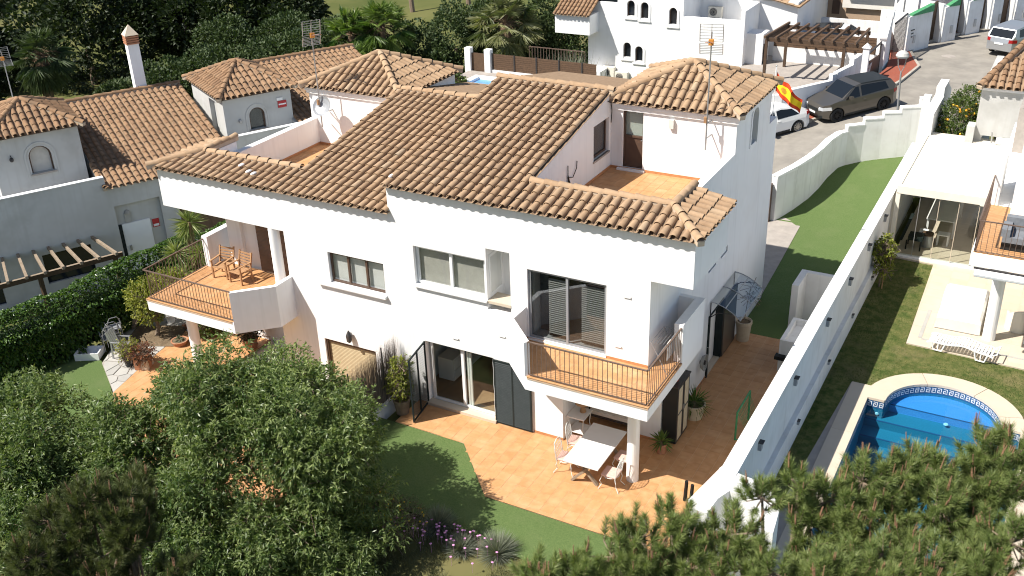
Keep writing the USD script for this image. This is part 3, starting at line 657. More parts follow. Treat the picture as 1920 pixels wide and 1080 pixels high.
obj('skirting', MB().box(-3.4, -2.48, -.012, -.002, 0, .08).box(-.012 + .014, .014, 1.13, 5.0, 0, .07).box(-2.48, -.65, 1.986, 1.998, 0, .08).box(-.65, 0, 1.106, 1.118, 0, .08), 'skirting', H1)
# loose cables hung on the terrace wall
cb = sub(H1, 'cables')
for k in range(5):
    a = rng.uniform(-.16, .16); obj('cable', MB().tube([(-3.93, 3.40, 6.62), (-3.9, 3.42 + a * .5, 6.35), (-3.9, 3.42 + a, 6.1), (-3.9, 3.42 + a * 1.5, 5.84)], .012, 5), 'black', cb)
obj('cable', MB().tube([(-3.93, 3.4, 6.9), (-3.92, 3.38, 6.55), (-3.92, 3.7, 6.45), (-3.92, 3.95, 6.65), (-3.93, 4.0, 6.85)], .014, 5), 'black', cb)
obj('cable', MB().tube([(-3.94, 6.2, 8.02), (-3.9, 6.35, 7.95), (-3.9, 6.42, 7.7), (-3.92, 6.42, 7.3)], .014, 5), 'black', cb)

# the left-hand house: the mirror image, one step lower -------------------
T1 = Tf(mirror=-7.9, loc=(0, 0, -.8))
H2 = thing('white_house', 'white house joined on the left, a step lower, with two wooden chairs on its balcony', 'house', (-12, 4, -.8))
cuts2 = [mbox(-3.90, .02, -.01, 1.5, 3.0, 5.56), mbox(-3.30, .02, -.01, 1.9, -.1, 2.65),
         mbox(-7.55, -5.52, -.01, .2, 4.17, 5.19), mbox(-6.95, -4.98, -.01, .18, -.05, 2.1),
         mbox(-2.6, -.6, 1.4, 1.62, 3.03, 5.1), mbox(-4.16, -3.95, 5.22, 6.34, 6.42, 7.5)]
obj('wall', T1.mesh(house_shell(cuts2)), 'plaster', H2)
common_roof(H2, T1)
roof_terrace(H2, T1)
b2 = sub(H2, 'balcony', 'balcony with wedge-shaped parapet and two wooden chairs on it')
q = mprism([(-3.0, -1.75), (.69, -1.75), (.69, 2.3), (-.02, 2.3), (-.02, 1.52), (-4.0, 1.52), (-4.0, -.78)], 2.65, 3.03)
q += mprism([(-3.0, -1.75), (-4.0, -.78), (-4.0, .02), (-3.86, .02), (-3.86, -.72), (-2.92, -1.64)], 2.65, 4.05)
q += mbox(-4.0, -3.86, 0, 1.5, 2.65, 4.05) + mbox(.45, .69, .95, 2.3, 2.65, 4.17)
obj('balcony_slab', T1.mesh(q), 'plaster', b2)
tile_floor(b2, T1, Polygon([(-2.93, -1.77), (.71, -1.77), (.71, .95), (.45, .95), (.45, 2.15), (0, 2.15), (0, 1.5), (-3.86, 1.5), (-3.86, -.7)]), 3.055, pitch=.30, th=.02)
railing(H2, T1, [(-2.98, -1.70, 3.05), (.64, -1.70, 3.05), (.64, .95, 3.05)], h=1.02, gap=.13)
obj('column', T1.mesh(MB().cyl((-3.36, .16, 3.03), (-3.36, .16, 5.6), .17, n=24)), 'plaster', H2, smooth=40)
obj('column', T1.mesh(MB().cyl((-.04, -.78, 0), (-.04, -.78, 2.66), .175, n=24)), 'plaster', H2, smooth=40)
roller(H2, T1, -3.62, -1.35, 1.45, 3.03, 5.2, 'roller_brown', label='closed brown roller shutter on the balcony')
lw = window(H2, T1, -7.53, -5.54, 4.19, 5.17, .12, 'brown_metal', 'glass', 3, .055, label='brown three-part window with pale blinds', back='blind_green', backy=.10)
obj('sill', T1.mesh(MB().box(-7.6, -5.05, -.12, .14, 4.08, 4.165)), 'alu_white', lw)
rs = sub(H2, 'patio_door', 'beige roller shutter closed over the patio door')
roller(rs, T1, -6.88, -5.05, .14, -.03, 2.0, 'roller_beige')
obj('door_frame', T1.mesh(MB().box(-6.95, -6.88, .06, .16, -.03, 2.1).box(-5.05, -4.98, .06, .16, -.03, 2.1).box(-6.88, -5.05, .06, .16, 2.0, 2.1)), 'brown_metal', rs)
wl = sub(H2, 'wall_lantern')
obj('lantern_body', T1.mesh(MB().lathe([(.02, 2.25), (.085, 2.32), (.10, 2.52), (.06, 2.6), (.015, 2.68)], (-6.07, -.12, 0), 6)), 'dark_metal', wl)
obj('lantern_bracket', T1.mesh(MB().bar((-6.07, 0, 2.55), (-6.07, -.12, 2.58), .02)), 'dark_metal', wl)
rw2 = sub(H2, 'tower_lamp')
obj('lamp_shade', T1.mesh(MB().sphere((-2.7, 6.42, 7.3), (.14, .09, .08), 1)), 'alu_white', rw2)
dsh = sub(H2, 'satellite_dish')
obj('dish', T1.mesh(MB().lathe([(0, 0), (.15, .02), (.3, .07), (.38, .12)], (0, 0, 0), 18).xf(lambda v: np.stack([v[:, 0], -v[:, 2] * .8 + v[:, 1] * .5, v[:, 1] * .8 + v[:, 2] * .5], 1) + np.array([-1.05, 5.95, 7.45]))), 'alu_grey', dsh)
obj('dish_arm', T1.mesh(MB().tube([(-1.05, 6.0, 7.4), (-1.0, 6.3, 7.2), (-1.0, 6.5, 7.2)], .025, 6)), 'galv', dsh)

for x, y in ((-1.95, .66), (-2.45, .42), (-2.7, .36)):
    obj('mortar_patch', T1.mesh(MB().sphere((x, y, zb(y) + .10), (.07, .13, .04), 1)), 'white_paint', H2)
obj('mortar_patch', MB().sphere((-7.85, .25, zb(.25) + .08), (.06, .12, .05), 1), 'white_paint', H1)
# ---------------------------------------------------------------- ground, road, gardens
def smooth(a, b, x): t = np.clip((x - a) / (b - a), 0, 1); return t * t * (3 - 2 * t)
def road_h(x, y):
    q = .69 * np.asarray(x, float) + .72 * np.asarray(y, float)
    return np.clip(.3 + .125 * (q - 14.4), -.6, 1.4) + .25 * smooth(26, 45, q)
def turf_h(y): return np.interp(y, [8, 14, 17.7, 20, 23.5, 26, 30], [0.0, .03, .1, .40, 1.0, 1.4, 1.6])
def ground_h(x, y):
    x, y = np.asarray(x, float), np.asarray(y, float)
    h = np.full(np.broadcast(x, y).shape, -.12)
    h = h - .8 * smooth(-7.9, -8.6, x) - .5 * smooth(-19.5, -22, x) - 2.5 * smooth(-34, -60, x)
    up = smooth(-9, -3, x)
    h = h + up * (np.clip(turf_h(y) - .0, 0, 9) * (y > 12)) 
    h = h - (1 - up) * 2.2 * smooth(24, 60, y)
    h = np.where((y > 20), np.maximum(h, 0) * 0 + np.minimum(h, road_h(x, y) - .12), h)
    h = np.where((x < -1.2) & (y > 24), np.minimum(h, .25), h)
    h = np.where((x > 3.4) & (y < 24), 1.14, h)
    front = smooth(-4.6, -14, y); h = h - front * 3.4
    h = h + 4.0 * smooth(90, 320, np.hypot(x + 20, y - 20)) 
    return h
gx = np.unique(np.concatenate([np.linspace(-420, -40, 39), np.linspace(-40, 14, 73), np.linspace(14, 200, 24)]))
gy = np.unique(np.concatenate([np.linspace(-60, -16, 12), np.linspace(-16, 62, 105), np.linspace(62, 480, 42)]))
X, Y = np.meshgrid(gx, gy, indexing='ij'); Z = ground_h(X, Y)
ii = np.arange(len(gx) * len(gy)).reshape(len(gx), len(gy))
# leave the pool open
inpool = (X[:-1, :-1] > 3.45) & (X[1:, 1:] < 9.9) & (Y[:-1, :-1] > -7.2) & (Y[1:, 1:] < 6.6)
F = np.stack([ii[:-1, :-1], ii[1:, :-1], ii[1:, 1:], ii[:-1, 1:]], -1)[~inpool].reshape(-1, 4)
obj('terrain', (np.stack([X.ravel(), Y.ravel(), Z.ravel()], 1), F), 'golf', smooth=True, kind='structure', label='grassy ground sloping away behind and around the houses')

def sheet(name, poly, hfn, mat, step=1.0, label=None, cat=None, kind='structure', th=0.0):
    """A ground sheet over a polygon, draped on the height hfn(x, y)."""
    P = Polygon(poly) if not hasattr(poly, 'bounds') else poly
    x0, y0, x1, y1 = P.bounds; mb = MB()
    for a in np.arange(x0, x1, step):
        for b in np.arange(y0, y1, step):
            c = sbox(a, b, a + step, b + step).intersection(P)
            for g in getattr(c, 'geoms', [c]):
                if g.geom_type != 'Polygon' or g.area < 1e-4: continue
                v, f = trimesh.creation.triangulate_polygon(g, engine='earcut')
                mb.add(np.column_stack([v, hfn(v[:, 0], v[:, 1])]), f)
    v, f, t = mb.arrays()
    q = trimesh.Trimesh(v, f, process=True, merge_norm=True)
    n = q.face_normals[:, 2] < 0; ff = np.array(q.faces); ff[n] = ff[n][:, ::-1]
    return obj(name, (np.array(q.vertices), ff), mat, kind=kind, label=label, cat=cat)

flat = lambda z: (lambda x, y: np.full(np.shape(x), z))
# front terrace and side path of the white house
TER = Polygon([(-7.35, 0), (-7.35, -1.32), (-4.96, -1.36), (-3.22, -3.17), (1.9, -3.17), (1.98, -1.0), (1.95, 8.28), (.02, 8.25), (.02, 1.12), (-.65, 1.12), (-.65, 1.99), (-2.48, 1.99), (-2.48, 0)])
tf = thing('terrace', 'terracotta tiled terrace in front of and beside the white house', 'terrace', (-1, -1, 0), kind='structure')
tile_floor(tf, T0, TER, 0.0, pitch=.338, limit=300, off=(.02, -.01))
sheet('front_lawn', [(-7.9, -1.33), (-7.33, -1.33), (-4.96, -1.37), (-3.22, -3.18), (2.0, -3.18), (2.4, -5.6), (.4, -5.3), (-1.2, -4.8), (-3.4, -4.5), (-5.5, -4.55), (-7.9, -4.9)], lambda x, y: -.015 - .06 * np.clip(-4 - y, 0, 9), 'turf', 1.0, 'smooth artificial lawn below the terracotta terrace')
sheet('edge_strip', [(1.95, -3.2), (3.3, -3.2), (3.3, 8.6), (1.95, 8.6)], flat(-.02), 'turf', 4.0, 'narrow green strip between the tiled path and the garden wall')
sheet('turf_strip', [(.02, 8.26), (1.95, 8.29), (3.3, 8.6), (3.6, 24.9), (2.9, 25.0), (1.3, 24.1), (0, 23.1), (-.5, 21.8), (-.8, 20), (-1.2, 18.6), (-1.9, 17.9), (-1.4, 11.1), (0.02, 11.05)], lambda x, y: turf_h(y) - .005, 'turf', .9, 'long strip of artificial turf behind the garden wall')
sheet('paving_slab', [(0.01, 10.6), (-.05, 11.0), (-1.6, 11.02), (-2.2, 17.0), (-1.55, 17.6), (-1.1, 18.05), (-.33, 17.6)], lambda x, y: turf_h(y) + .012, 'concrete', .9, 'pale concrete paving at the rear corner of the white house')
# neighbour's garden: a plot one terrace higher, drawn in its own plan units
NB = (.8971, np.array([.8438, -2.2124, 1.7493]))
PLOT = NB
sheet('neighbour_lawn', Polygon([(2.9, -8), (12, -8), (12, 10.6), (5.05, 10.65), (4.93, 17.3), (2.9, 17.4)]).difference(Polygon([(3.95, -4), (9.5, -4), (9.5, 9.3), (3.95, 9.3)])), flat(-.5), 'grass', 1.5, 'dry patchy garden lawn round the pool')
POOL_OUT = Polygon([(3.9, -4.2), (3.9, 7.45), (4.72, 7.05)] ).buffer(0)
ang = np.linspace(PI, 0, 25); CX, CY = 6.75, 6.75
arcp = lambda r: [(CX + r * math.cos(a), CY + r * math.sin(a)) for a in ang]
PIN = Polygon([(4.62, -4.0), (4.62, 6.72), (5.1, 6.72)] + arcp(1.62)[0:] + [(8.4, 6.72), (8.9, 6.72), (8.9, -4.0)]).buffer(0)
COUT = Polygon([(4.62 - .62, -4.2), (4.0, 7.42), (4.72, 7.42)] + arcp(2.28)[2:-2] + [(9.05, 7.42), (9.5, 7.42), (9.5, -4.2)]).buffer(0)
sheet('lawn_fringe', Polygon([(3.95, -4), (9.5, -4), (9.5, 9.3), (3.95, 9.3)]).difference(COUT.buffer(-.05)).buffer(0), flat(-.504), 'grass', 1.5, 'fringe of lawn hugging the pool coping')
sheet('service_slab', [(3.42, -4), (4.0, -4), (4.0, 7.4), (3.98, 7.45)], flat(-.47), 'concrete', 3.0, 'grey concrete strip along the pool')
DECK = Polygon([(4.93, 17.3), (5.07, 10.65), (14, 10.3), (14, 24.5), (3.4, 24.5), (3.4, 17.45)])
dk = thing('neighbour_terrace', 'pale stone terrace of the neighbouring garden', 'terrace', (8, 14, -.5), kind='structure')
tile_floor(dk, T0, DECK, -.46, pitch=.62, gap=.006, name='stone_slab', limit=150, mat='stone', off=(.1, .25), grout='stone')
obj('inlay_band', MB().box(5.35, 5.47, 11.2, 13.4, -.452, -.456).box(5.47, 9.5, 11.1, 11.2, -.4525, -.456), 'grey_stone', dk)

# swimming pool
pool = thing('swimming_pool', 'blue swimming pool with a rounded stepped end and cream stone coping', 'pool', (6.7, 3, -.5))
ring = COUT.difference(PIN)
for k, (a, b) in enumerate(((-5, 1.6), (1.6, 4.6))):
    g = ring.intersection(sbox(3, a + .003, 4.75, b - .003))
    obj('coping_stone', MB().prism(g, -.52, -.44, .5), 'stone', pool)
g = ring.intersection(sbox(3, 4.603, 5.2, 10)); 
wedge = lambda a0, a1, r=4: Polygon([(CX, CY)] + [(CX + r * math.cos(math.radians(a)), CY + r * math.sin(math.radians(a))) for a in np.linspace(a0, a1, 9)])
top = ring.difference(sbox(3, -9, 12, 4.6))
for a0, a1, t in ((181, 113, .35), (112.6, 63, .6), (62.6, 20, .45), (19.6, -40, .6)):
    g = top.intersection(wedge(min(a0, a1), max(a0, a1), 5))
    if t == .35: g = g.union(top.intersection(sbox(3.5, 4.6, 5.2, 8)))
    g = g.buffer(-.002)
    for gg in getattr(g, 'geoms', [g]): obj('coping_stone', MB().prism(gg, -.52, -.44, t), 'stone', pool)
obj('coping_stone', MB().prism(ring.intersection(sbox(8.85, -5, 12, 6.4)), -.52, -.44, .5), 'stone', pool)
shell = Manifold.extrude(CrossSection([list(PIN.buffer(.25).exterior.coords)[:-1][::1]]), 2.2).translate((0, 0, -2.7)) if False else None
wall = MB(); ring2 = np.array(PIN.exterior.coords)
if not PIN.exterior.is_ccw: ring2 = ring2[::-1]
def curtain(mb, pts, z0, z1, tone=.5):
    for a, b in zip(pts[:-1], pts[1:]): mb.add([(a[0], a[1], z0), (b[0], b[1], z0), (b[0], b[1], z1), (a[0], a[1], z1)], [(0, 3, 2, 1)], tone)
curtain(wall, ring2, -2.2, -.78); 
bandm = MB(); curtain(bandm, ring2, -.78, -.525)
vv, ff = trimesh.creation.triangulate_polygon(PIN, engine='earcut'); wall.add(np.column_stack([vv, np.full(len(vv), -2.2)]), ff)
obj('basin', wall, 'pool_tile', pool)
obj('tile_band', bandm, 'pool_band', pool, label='dark blue band of key-pattern tiles under the coping')
st = MB(); 
for k, (yy, zz) in enumerate(((7.25, -.86), (6.55, -1.1), (5.95, -1.35), (5.4, -1.6))):
    g = PIN.intersection(sbox(4, yy, 10, 9)).buffer(-.002)
    m_ = 'pool_light' if k == 0 else 'pool_tile'
    obj('pool_step', MB().prism(g, -2.19, zz), m_, pool)
    b = g.bounds; obj('step_edge', MB().box(b[0] + .02, b[2] - .02, yy - .004, yy + .05, zz + .001, zz + .006), 'pool_band', pool)
# key pattern on the band
kp = MB()
L = np.concatenate([[0], np.cumsum(np.linalg.norm(np.diff(ring2, axis=0), axis=1))])
s_ = 0.1
while s_ < L[-1] - .2:
    P = np.array([np.interp(s_ + d, L, ring2[:, 0]) for d in (0, .15)]), np.array([np.interp(s_ + d, L, ring2[:, 1]) for d in (0, .15)])
    a, b = np.array([P[0][0], P[1][0]]), np.array([P[0][1], P[1][1]]); d = (b - a) / max(np.linalg.norm(b - a), 1e-6); nin = np.array([-d[1], d[0]])
    if a[1] > 3:
        for (u0, u1, z0, z1) in ((0, .12, -.575, -.555), (0, .02, -.68, -.575), (.05, .07, -.655, -.615), (.07, .12, -.635, -.615), (.10, .12, -.70, -.635), (.0, .12, -.72, -.70)):
            p, q_ = a + d * u0 + nin * .004, a + d * u1 + nin * .004
            kp.add([(p[0], p[1], z0), (q_[0], q_[1], z0), (q_[0], q_[1], z1), (p[0], p[1], z1)], [(0, 1, 2, 3)])
    s_ += .17
obj('key_pattern', kp, 'white_paint', pool)
obj('pool_light', MB().lathe([(0, .02), (.06, .02), (.075, 0)], (6.9, 7.08, -.99), 12), 'white_plastic', pool)
obj('pool_light', MB().sphere((4.95, 6.70, -.95), (.06, .02, .06), 1), 'white_plastic', pool)
wv, wf = trimesh.creation.triangulate_polygon(PIN.buffer(-.002), engine='earcut')
wv = np.column_stack([wv, np.full(len(wv), -.765)])
nrm = np.cross(wv[wf[0][1]] - wv[wf[0][0]], wv[wf[0][2]] - wv[wf[0][0]])[2]
obj('water', (wv, wf if nrm > 0 else np.asarray(wf)[:, ::-1]), 'water', pool)

# garden wall between the two plots
gw = thing('garden_wall', 'long straight white garden wall with a broad flat top', 'wall', (2.85, 10, -.3))
q = mbox(2.66, 3.06, -1.9, 24.2, -2.3, 2.0) + mbox(3.05, 3.2, -1.9, 17.3, -1.2, .30)
q += mbox(2.0, 2.7, -2.1, -1.4, -1.2, 2.0) if False else mbox(2.66, 3.06, -2.0, -1.8, -2.3, 2.0)
obj('wall', q, 'plaster_wall', gw)
cv = [(2.60, -3.6), (2.62, -1.85), (3.1, -1.88), (3.5, -1.95), (3.95, -2.2), (4.3, -2.7), (4.4, -3.6), (4.0, -3.6), (3.9, -3.0), (3.6, -2.65), (3.1, -2.6), (2.95, -3.0), (2.9, -3.6)]
obj('curved_end', mprism(cv, -3.5, 1.98), 'plaster_wall', gw)
obj('end_pier', mprism([(2.0, -3.2), (2.3, -3.2), (2.68, -1.9), (2.60, -1.0)], -1, 1.9) if False else mprism([(2.35, -3.3), (2.66, -3.3), (2.66, -1.6)], -2.3, 1.95), 'plaster_wall', gw)
for y in (-.05, 3.35, 7.1, 10.2, 13.2, 16.1):
    l = sub(gw, 'wall_light'); obj('lamp_body', MB().box(3.06, 3.15, y - .08, y + .08, 1.50, 1.72), 'alu_grey', l); obj('lamp_hood', MB().box(3.06, 3.19, y - .09, y + .09, 1.722, 1.745), 'dark_metal', l)
for y in (.4, 3.7, 7.4, 10.8, 14.0):
    l = sub(gw, 'low_light'); obj('lamp_body', MB().box(3.2, 3.26, y - .06, y + .06, .0, .12), 'alu_grey', l); obj('lamp_hood', MB().box(3.2, 3.28, y - .07, y + .07, .122, .135), 'dark_metal', l)
ow = thing('garden_wall', 'tall white wall end running on past the glass pavilion to the road', 'wall', (3.2, 26, 0))
q = mbox(2.95, 3.35, 24.25, 27.2, -.5, 3.35) + mbox(2.97, 3.33, 27.19, 28.6, -.5, 3.75) + mpoly_yz([(28.59, -.5), (28.59, 3.6), (30.2, 2.9), (30.2, -.5)], 2.98, 3.32)
obj('wall', q, 'plaster_wall', ow)
PLOT = None
# stepped wall between turf and road
rwall = thing('road_wall', 'curved white wall with a stepped top between turf and road', 'wall', (0, 23, 0))
base = [(-1.55, 17.65, 2.05), (-1.08, 18.9, 2.15), (-.75, 20.0, 2.25), (-.57, 20.9, 2.33), (-.45, 21.9, 2.42), (-.22, 22.9, 2.47), (.0, 23.2, 2.47), (.6, 23.75, 2.72), (1.3, 24.2, 2.97), (1.95, 24.55, 3.2), (2.65, 24.95, 3.42), (2.92, 25.1, 3.8), (3.0, 25.15, 3.8)]
mb = MB(); cp = MB()
def wallseg(mb, a, b, t, z0, za, zb_):
    a, b = np.array(a), np.array(b); d = (b - a) / np.linalg.norm(b - a); nn = np.array([d[1], -d[0]]) * t / 2
    v = []
    for p, z in ((a, za), (b, zb_)):
        for s in (1, -1): v += [(*(p + s * nn), z0), (*(p + s * nn), z)]
    mb.add(v, [(0, 4, 5, 1), (2, 3, 7, 6), (1, 5, 7, 3), (0, 1, 3, 2), (4, 6, 7, 5), (0, 2, 6, 4)])
for k, (p, q_) in enumerate(zip(base, base[1:])):
    z1 = q_[2] if k < 6 else p[2] + .0
    za, zb_ = (p[2], q_[2]) if k < 6 else (q_[2], q_[2])
    wallseg(mb, p[:2], q_[:2], .26, -.3, za, zb_); wallseg(cp, p[:2], q_[:2], .30, za - .03, za + .03, zb_ + .03)
mb.box(2.75, 3.05, 24.8, 25.3, -.3, 3.9)
obj('wall', mb, 'plaster_wall', rwall); obj('coping', cp, 'plaster', rwall)
obj('gate_frame', MB().box(-1.72, -1.60, 17.42, 17.62, .1, 1.75), 'brown_metal', rwall)
# outdoor kitchen block against the garden wall
bb = thing('outdoor_kitchen', 'white masonry outdoor kitchen with stepped walls against the garden wall', 'barbecue', (2.2, 7.5, 0))
q = mbox(1.88, 3.22, 6.3, 7.9, 0, 1.12) - mbox(2.0, 3.1, 6.42, 7.78, .92, 1.2)
q += mbox(1.5, 1.72, 8.9, 10.2, 0, 1.75) + mbox(1.71, 3.22, 10.0, 10.2, 0, 1.75)
obj('wall', q, 'plaster_wall', bb); obj('cover', MB().box(1.80, 2.1, 6.1, 6.34, .5, .62), 'black', bb)

# road, pavement
ROAD = [(-6, 17), (-3.6, 18), (-1.9, 18.2), (-.95, 21.2), (-.2, 23.5), (1.1, 24.6), (2.9, 25.5), (4.6, 30), (6, 38), (8.5, 50), (14, 64), (19, 75), (14, 78), (9, 66), (4.75, 55.3), (2.9, 51.1), (1.65, 48), (.1, 45.2), (-.45, 42.6), (.15, 40.6), (.55, 39.4), (.15, 35.9), (-.3, 33.5), (-1.6, 30.9), (-2.8, 29.0), (-4.2, 27), (-7.5, 22)]
sheet('road', ROAD, lambda x, y: road_h(x, y), 'asphalt', 1.5, 'pale asphalt road curving up behind the houses')
INN = [(-7.5, 22), (-4.2, 27), (-2.8, 29.0), (-1.6, 30.9), (-.3, 33.5), (.15, 35.9), (.55, 39.4), (.15, 40.6), (-.45, 42.6), (.1, 45.2), (1.65, 48), (2.9, 51.1), (4.75, 55.3), (9, 66), (14, 78)]
PAVE = INN + [(12.6, 79), (7.2, 66.5), (2.7, 56), (.9, 52), (-.3, 49), (-1.4, 46.5), (-1.7, 43.5), (-1.25, 40.5), (-1.0, 38.2), (-1.2, 36), (-2.9, 31.2), (-4.1, 28.2), (-5.6, 26.6), (-8.6, 22.6)]
sheet('pavement', PAVE, lambda x, y: road_h(x, y) + .11, 'paver', 1.0, 'red brick pavement along the inner side of the road')
kb = MB()
for a, b in zip(INN, INN[1:]):
    a, b = np.array(a, float), np.array(b, float); n = max(1, int(np.linalg.norm(b - a) / 1.0))
    for k in range(n):
        p, q_ = a + (b - a) * k / n, a + (b - a) * (k + 1) / n
        za, zb_ = road_h(*p), road_h(*q_); kb.bar((*p, za), (*q_ - (q_ - p) * .015, zb_), .14, .25)
obj('kerb', kb, 'kerb', kind='structure', label='pale kerb stones edging the red pavement')
obj('manhole_cover', MB().lathe([(0, .008), (.38, .008), (.40, 0)], (1.72, 42.4, float(road_h(1.7, 42.4)) + .004), 20), 'concrete', label='round iron manhole cover in the middle of the road', cat='manhole cover')
# left-hand garden
sheet('left_lawn', [(-26, -9), (-16.2, -6.4), (-17.2, -3.3), (-19.0, -2.0), (-20.3, -1.4), (-24, -2.2)], flat(-.82), 'turf', 2.0, 'artificial lawn of the left-hand garden, below the hedge')
PAT = Polygon([(-8.0, -.02), (-8.0, -5.2), (-14.0, -6), (-16.15, -4.1), (-17.4, -3.15), (-17.9, -1.2), (-18.3, 1.0), (-17.0, 2.2), (-15.0, 2.2), (-15.0, 0)])
lp = thing('left_patio', 'terracotta tiled patio of the left-hand house', 'patio', (-13, -2, -.8), kind='structure')
tile_floor(lp, T0, PAT, -.79, pitch=.338, limit=120, off=(0, 0))
FLAG = Polygon([(-17.4, -3.1), (-19.3, -1.9), (-20.6, .4), (-20.3, 2.6), (-18.4, 2.4), (-18.3, 1.0), (-17.9, -1.2)])
fl = thing('stone_paving', 'irregular grey stone paving between hedge and patio', 'paving', (-19, 0, -.8), kind='structure')
r2 = np.random.default_rng(3); pts = r2.uniform((-20.8, -3.3), (-17.2, 2.8), (70, 2))
from scipy.spatial import Voronoi
vo = Voronoi(np.vstack([pts, [(-60, 0), (30, 0), (-19, 50), (-19, -50)]]))
for i in range(len(pts)):
    reg = vo.regions[vo.point_region[i]]
    if -1 in reg or len(reg) < 3: continue
    g = Polygon(vo.vertices[reg]).intersection(FLAG).buffer(-.02)
    if g.geom_type == 'Polygon' and g.area > .03: obj('stone', MB().prism(g, -.84, -.79 + r2.uniform(-.006, .006), r2.random()), 'grey_stone', fl)
obj('bed', MB().prism(FLAG, -.86, -.81), 'concrete', fl)
# ---------------------------------------------------------------- the house on the far left (turned)
T3 = Tf(rz=62, loc=(-23.85, 5.18, 0))
def W3(s, t, z): return T3(np.array([s, t, z], float))
H3 = thing('grey_side_house', 'house on the left edge with shaded grey wall, tiled roof and two small towers', 'house', (-26, 7, -1.5))
zA = lambda t: 2.80 + .25 * t
zB = lambda t: 2.95 + .26 * t
w = mbox(-10, 13, 0, 12, -2.6, 2.0)
w += mbox(-10, -1.45, 0, .2, 1.9, 3.2)
w += mpoly_yz([(0, 1.9), (0, zA(0) - .07), (7, zA(7) - .07), (12, zA(7) - 1.2), (12, 1.9)], -1.5, 3.95)
w += mbox(-5.0, -1.7, 1.8, 5.3, 1.9, 5.0)
w += mbox(3.9, 7.45, 0, .2, 1.9, 3.72) + mbox(3.9, 7.45, 0, 2.2, 1.9, 2.6)
w += mbox(4.3, 7.4, 2.0, 6.3, 1.9, 4.85)
w += mpoly_yz([(1.5, 1.9), (1.5, zB(1.5) - .07), (7.2, zB(7.2) - .07), (12, zB(7.2) - 1.2), (12, 1.9)], 7.3, 13)
w += mbox(7.3, 13, 0, 1.6, 1.9, 3.2)
for c in (mbox(-1.31, .5, -.01, .16, -2, 1.93), mbox(1.2, 3.4, -.01, .15, -.2, 1.25), mbox(-4.35, -2.5, -.01, .15, -.62, .62), mbox(-8, -6, -.01, .15, -1.0, .6),
          march_xz(-3.3, .85, 3.35, 4.0, 1.7, 2.05), march_xz(5.75, .72, 3.25, 3.85, 1.9, 2.2), mbox(4.2, 4.5, 3.0, 3.9, 2.6, 4.5), mbox(-5.1, -4.7, 2.6, 3.4, 2.0, 4.2)): w -= c
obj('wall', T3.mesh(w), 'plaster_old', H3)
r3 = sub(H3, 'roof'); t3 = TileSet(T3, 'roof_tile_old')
Sx = lambda k: np.array([0, 1, k]) / math.hypot(1, k)
t3.face((-1.55, -.17, zA(-.17)), (1, 0, 0), Sx(.25), 5.55, lambda u: 7.1 * math.hypot(1, .25) - .05)
t3.cap((-1.5, 7, zA(7) + .04), (3.95, 7, zA(7) + .04)); t3.cap((-1.5, -.1, zA(-.1) + .02), (-1.5, 1.8, zA(1.8) + .02), r=.1)
t3.build(r3, 300)
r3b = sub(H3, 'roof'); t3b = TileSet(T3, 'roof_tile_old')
t3b.face((7.35, 1.35, zB(1.35)), (1, 0, 0), Sx(.26), 5.6, lambda u: 5.85 * math.hypot(1, .26) - .05)
t3b.cap((7.3, 7.2, zB(7.2) + .04), (13, 7.2, zB(7.2) + .04))
t3b.build(r3b, 0)
for x0, x1, y0, y1, ze, za in ((-5.2, -1.5, 1.6, 5.5, 5.02, 5.95), (4.1, 7.6, 1.8, 6.5, 4.87, 5.85)):
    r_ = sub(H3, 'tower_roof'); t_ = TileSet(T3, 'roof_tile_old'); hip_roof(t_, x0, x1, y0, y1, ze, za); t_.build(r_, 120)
for cx, wd, z0, zs, y in ((-3.3, .85, 3.35, 4.0, 1.98), (5.75, .72, 3.25, 3.85, 2.14)):
    aw = sub(H3, 'arched_window')
    obj('pane', T3.mesh(march_xz(cx, wd, z0, zs, y, y + .02)), 'glass_dark' if cx > 0 else 'curtain', aw)
    f = MB()
    for k in range(12):
        a0, a1 = PI * k / 12, PI * (k + 1) / 12
        f.bar((cx + (wd / 2 - .03) * math.cos(a0), y - .03, zs + (wd / 2 - .03) * math.sin(a0)), (cx + (wd / 2 - .03) * math.cos(a1), y - .03, zs + (wd / 2 - .03) * math.sin(a1)), .05, .06)
    f.box(cx - wd / 2, cx - wd / 2 + .06, y - .05, y - .005, z0, zs).box(cx + wd / 2 - .06, cx + wd / 2, y - .05, y - .005, z0, zs)
    obj('window_frame', T3.mesh(f), 'brown_metal', aw)
    s_ = MB(); yw = 1.8 if cx < 0 else 2.0
    for k in range(14):
        a0, a1 = PI * k / 14, PI * (k + 1) / 14; r0, r1 = wd / 2 + .10, wd / 2 + .17
        v = [(cx + r * math.cos(a), yy, zs + r * math.sin(a)) for yy in (yw - .025, yw) for r in (r0, r1) for a in (a0, a1)]
        s_.add(v, [(0, 2, 3, 1), (2, 6, 7, 3), (0, 1, 5, 4)])
    s_.box(cx - wd / 2 - .17, cx - wd / 2 - .10, yw - .025, yw, z0 - .15, zs).box(cx + wd / 2 + .10, cx + wd / 2 + .17, yw - .025, yw, z0 - .15, zs)
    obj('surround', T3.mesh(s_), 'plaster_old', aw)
    obj('sill', T3.mesh(MB().box(cx - wd / 2 - .05, cx + wd / 2 + .05, yw - .07, y, z0 - .07, z0 - .005)), 'concrete', aw)
dr = sub(H3, 'side_door', 'pale grey door in a shallow recess')
obj('door_leaf', T3.mesh(MB().box(-1.15, -.02, .10, .15, -1.0, 1.07)), 'alu_white', dr)
obj('door_frame', T3.mesh(MB().box(-1.31, -1.16, .08, .155, -1.0, 1.07)), 'shutter_dark', dr)
obj('handle', T3.mesh(MB().box(-1.02, -.94, .05, .1, -.1, .12)), 'galv', dr)
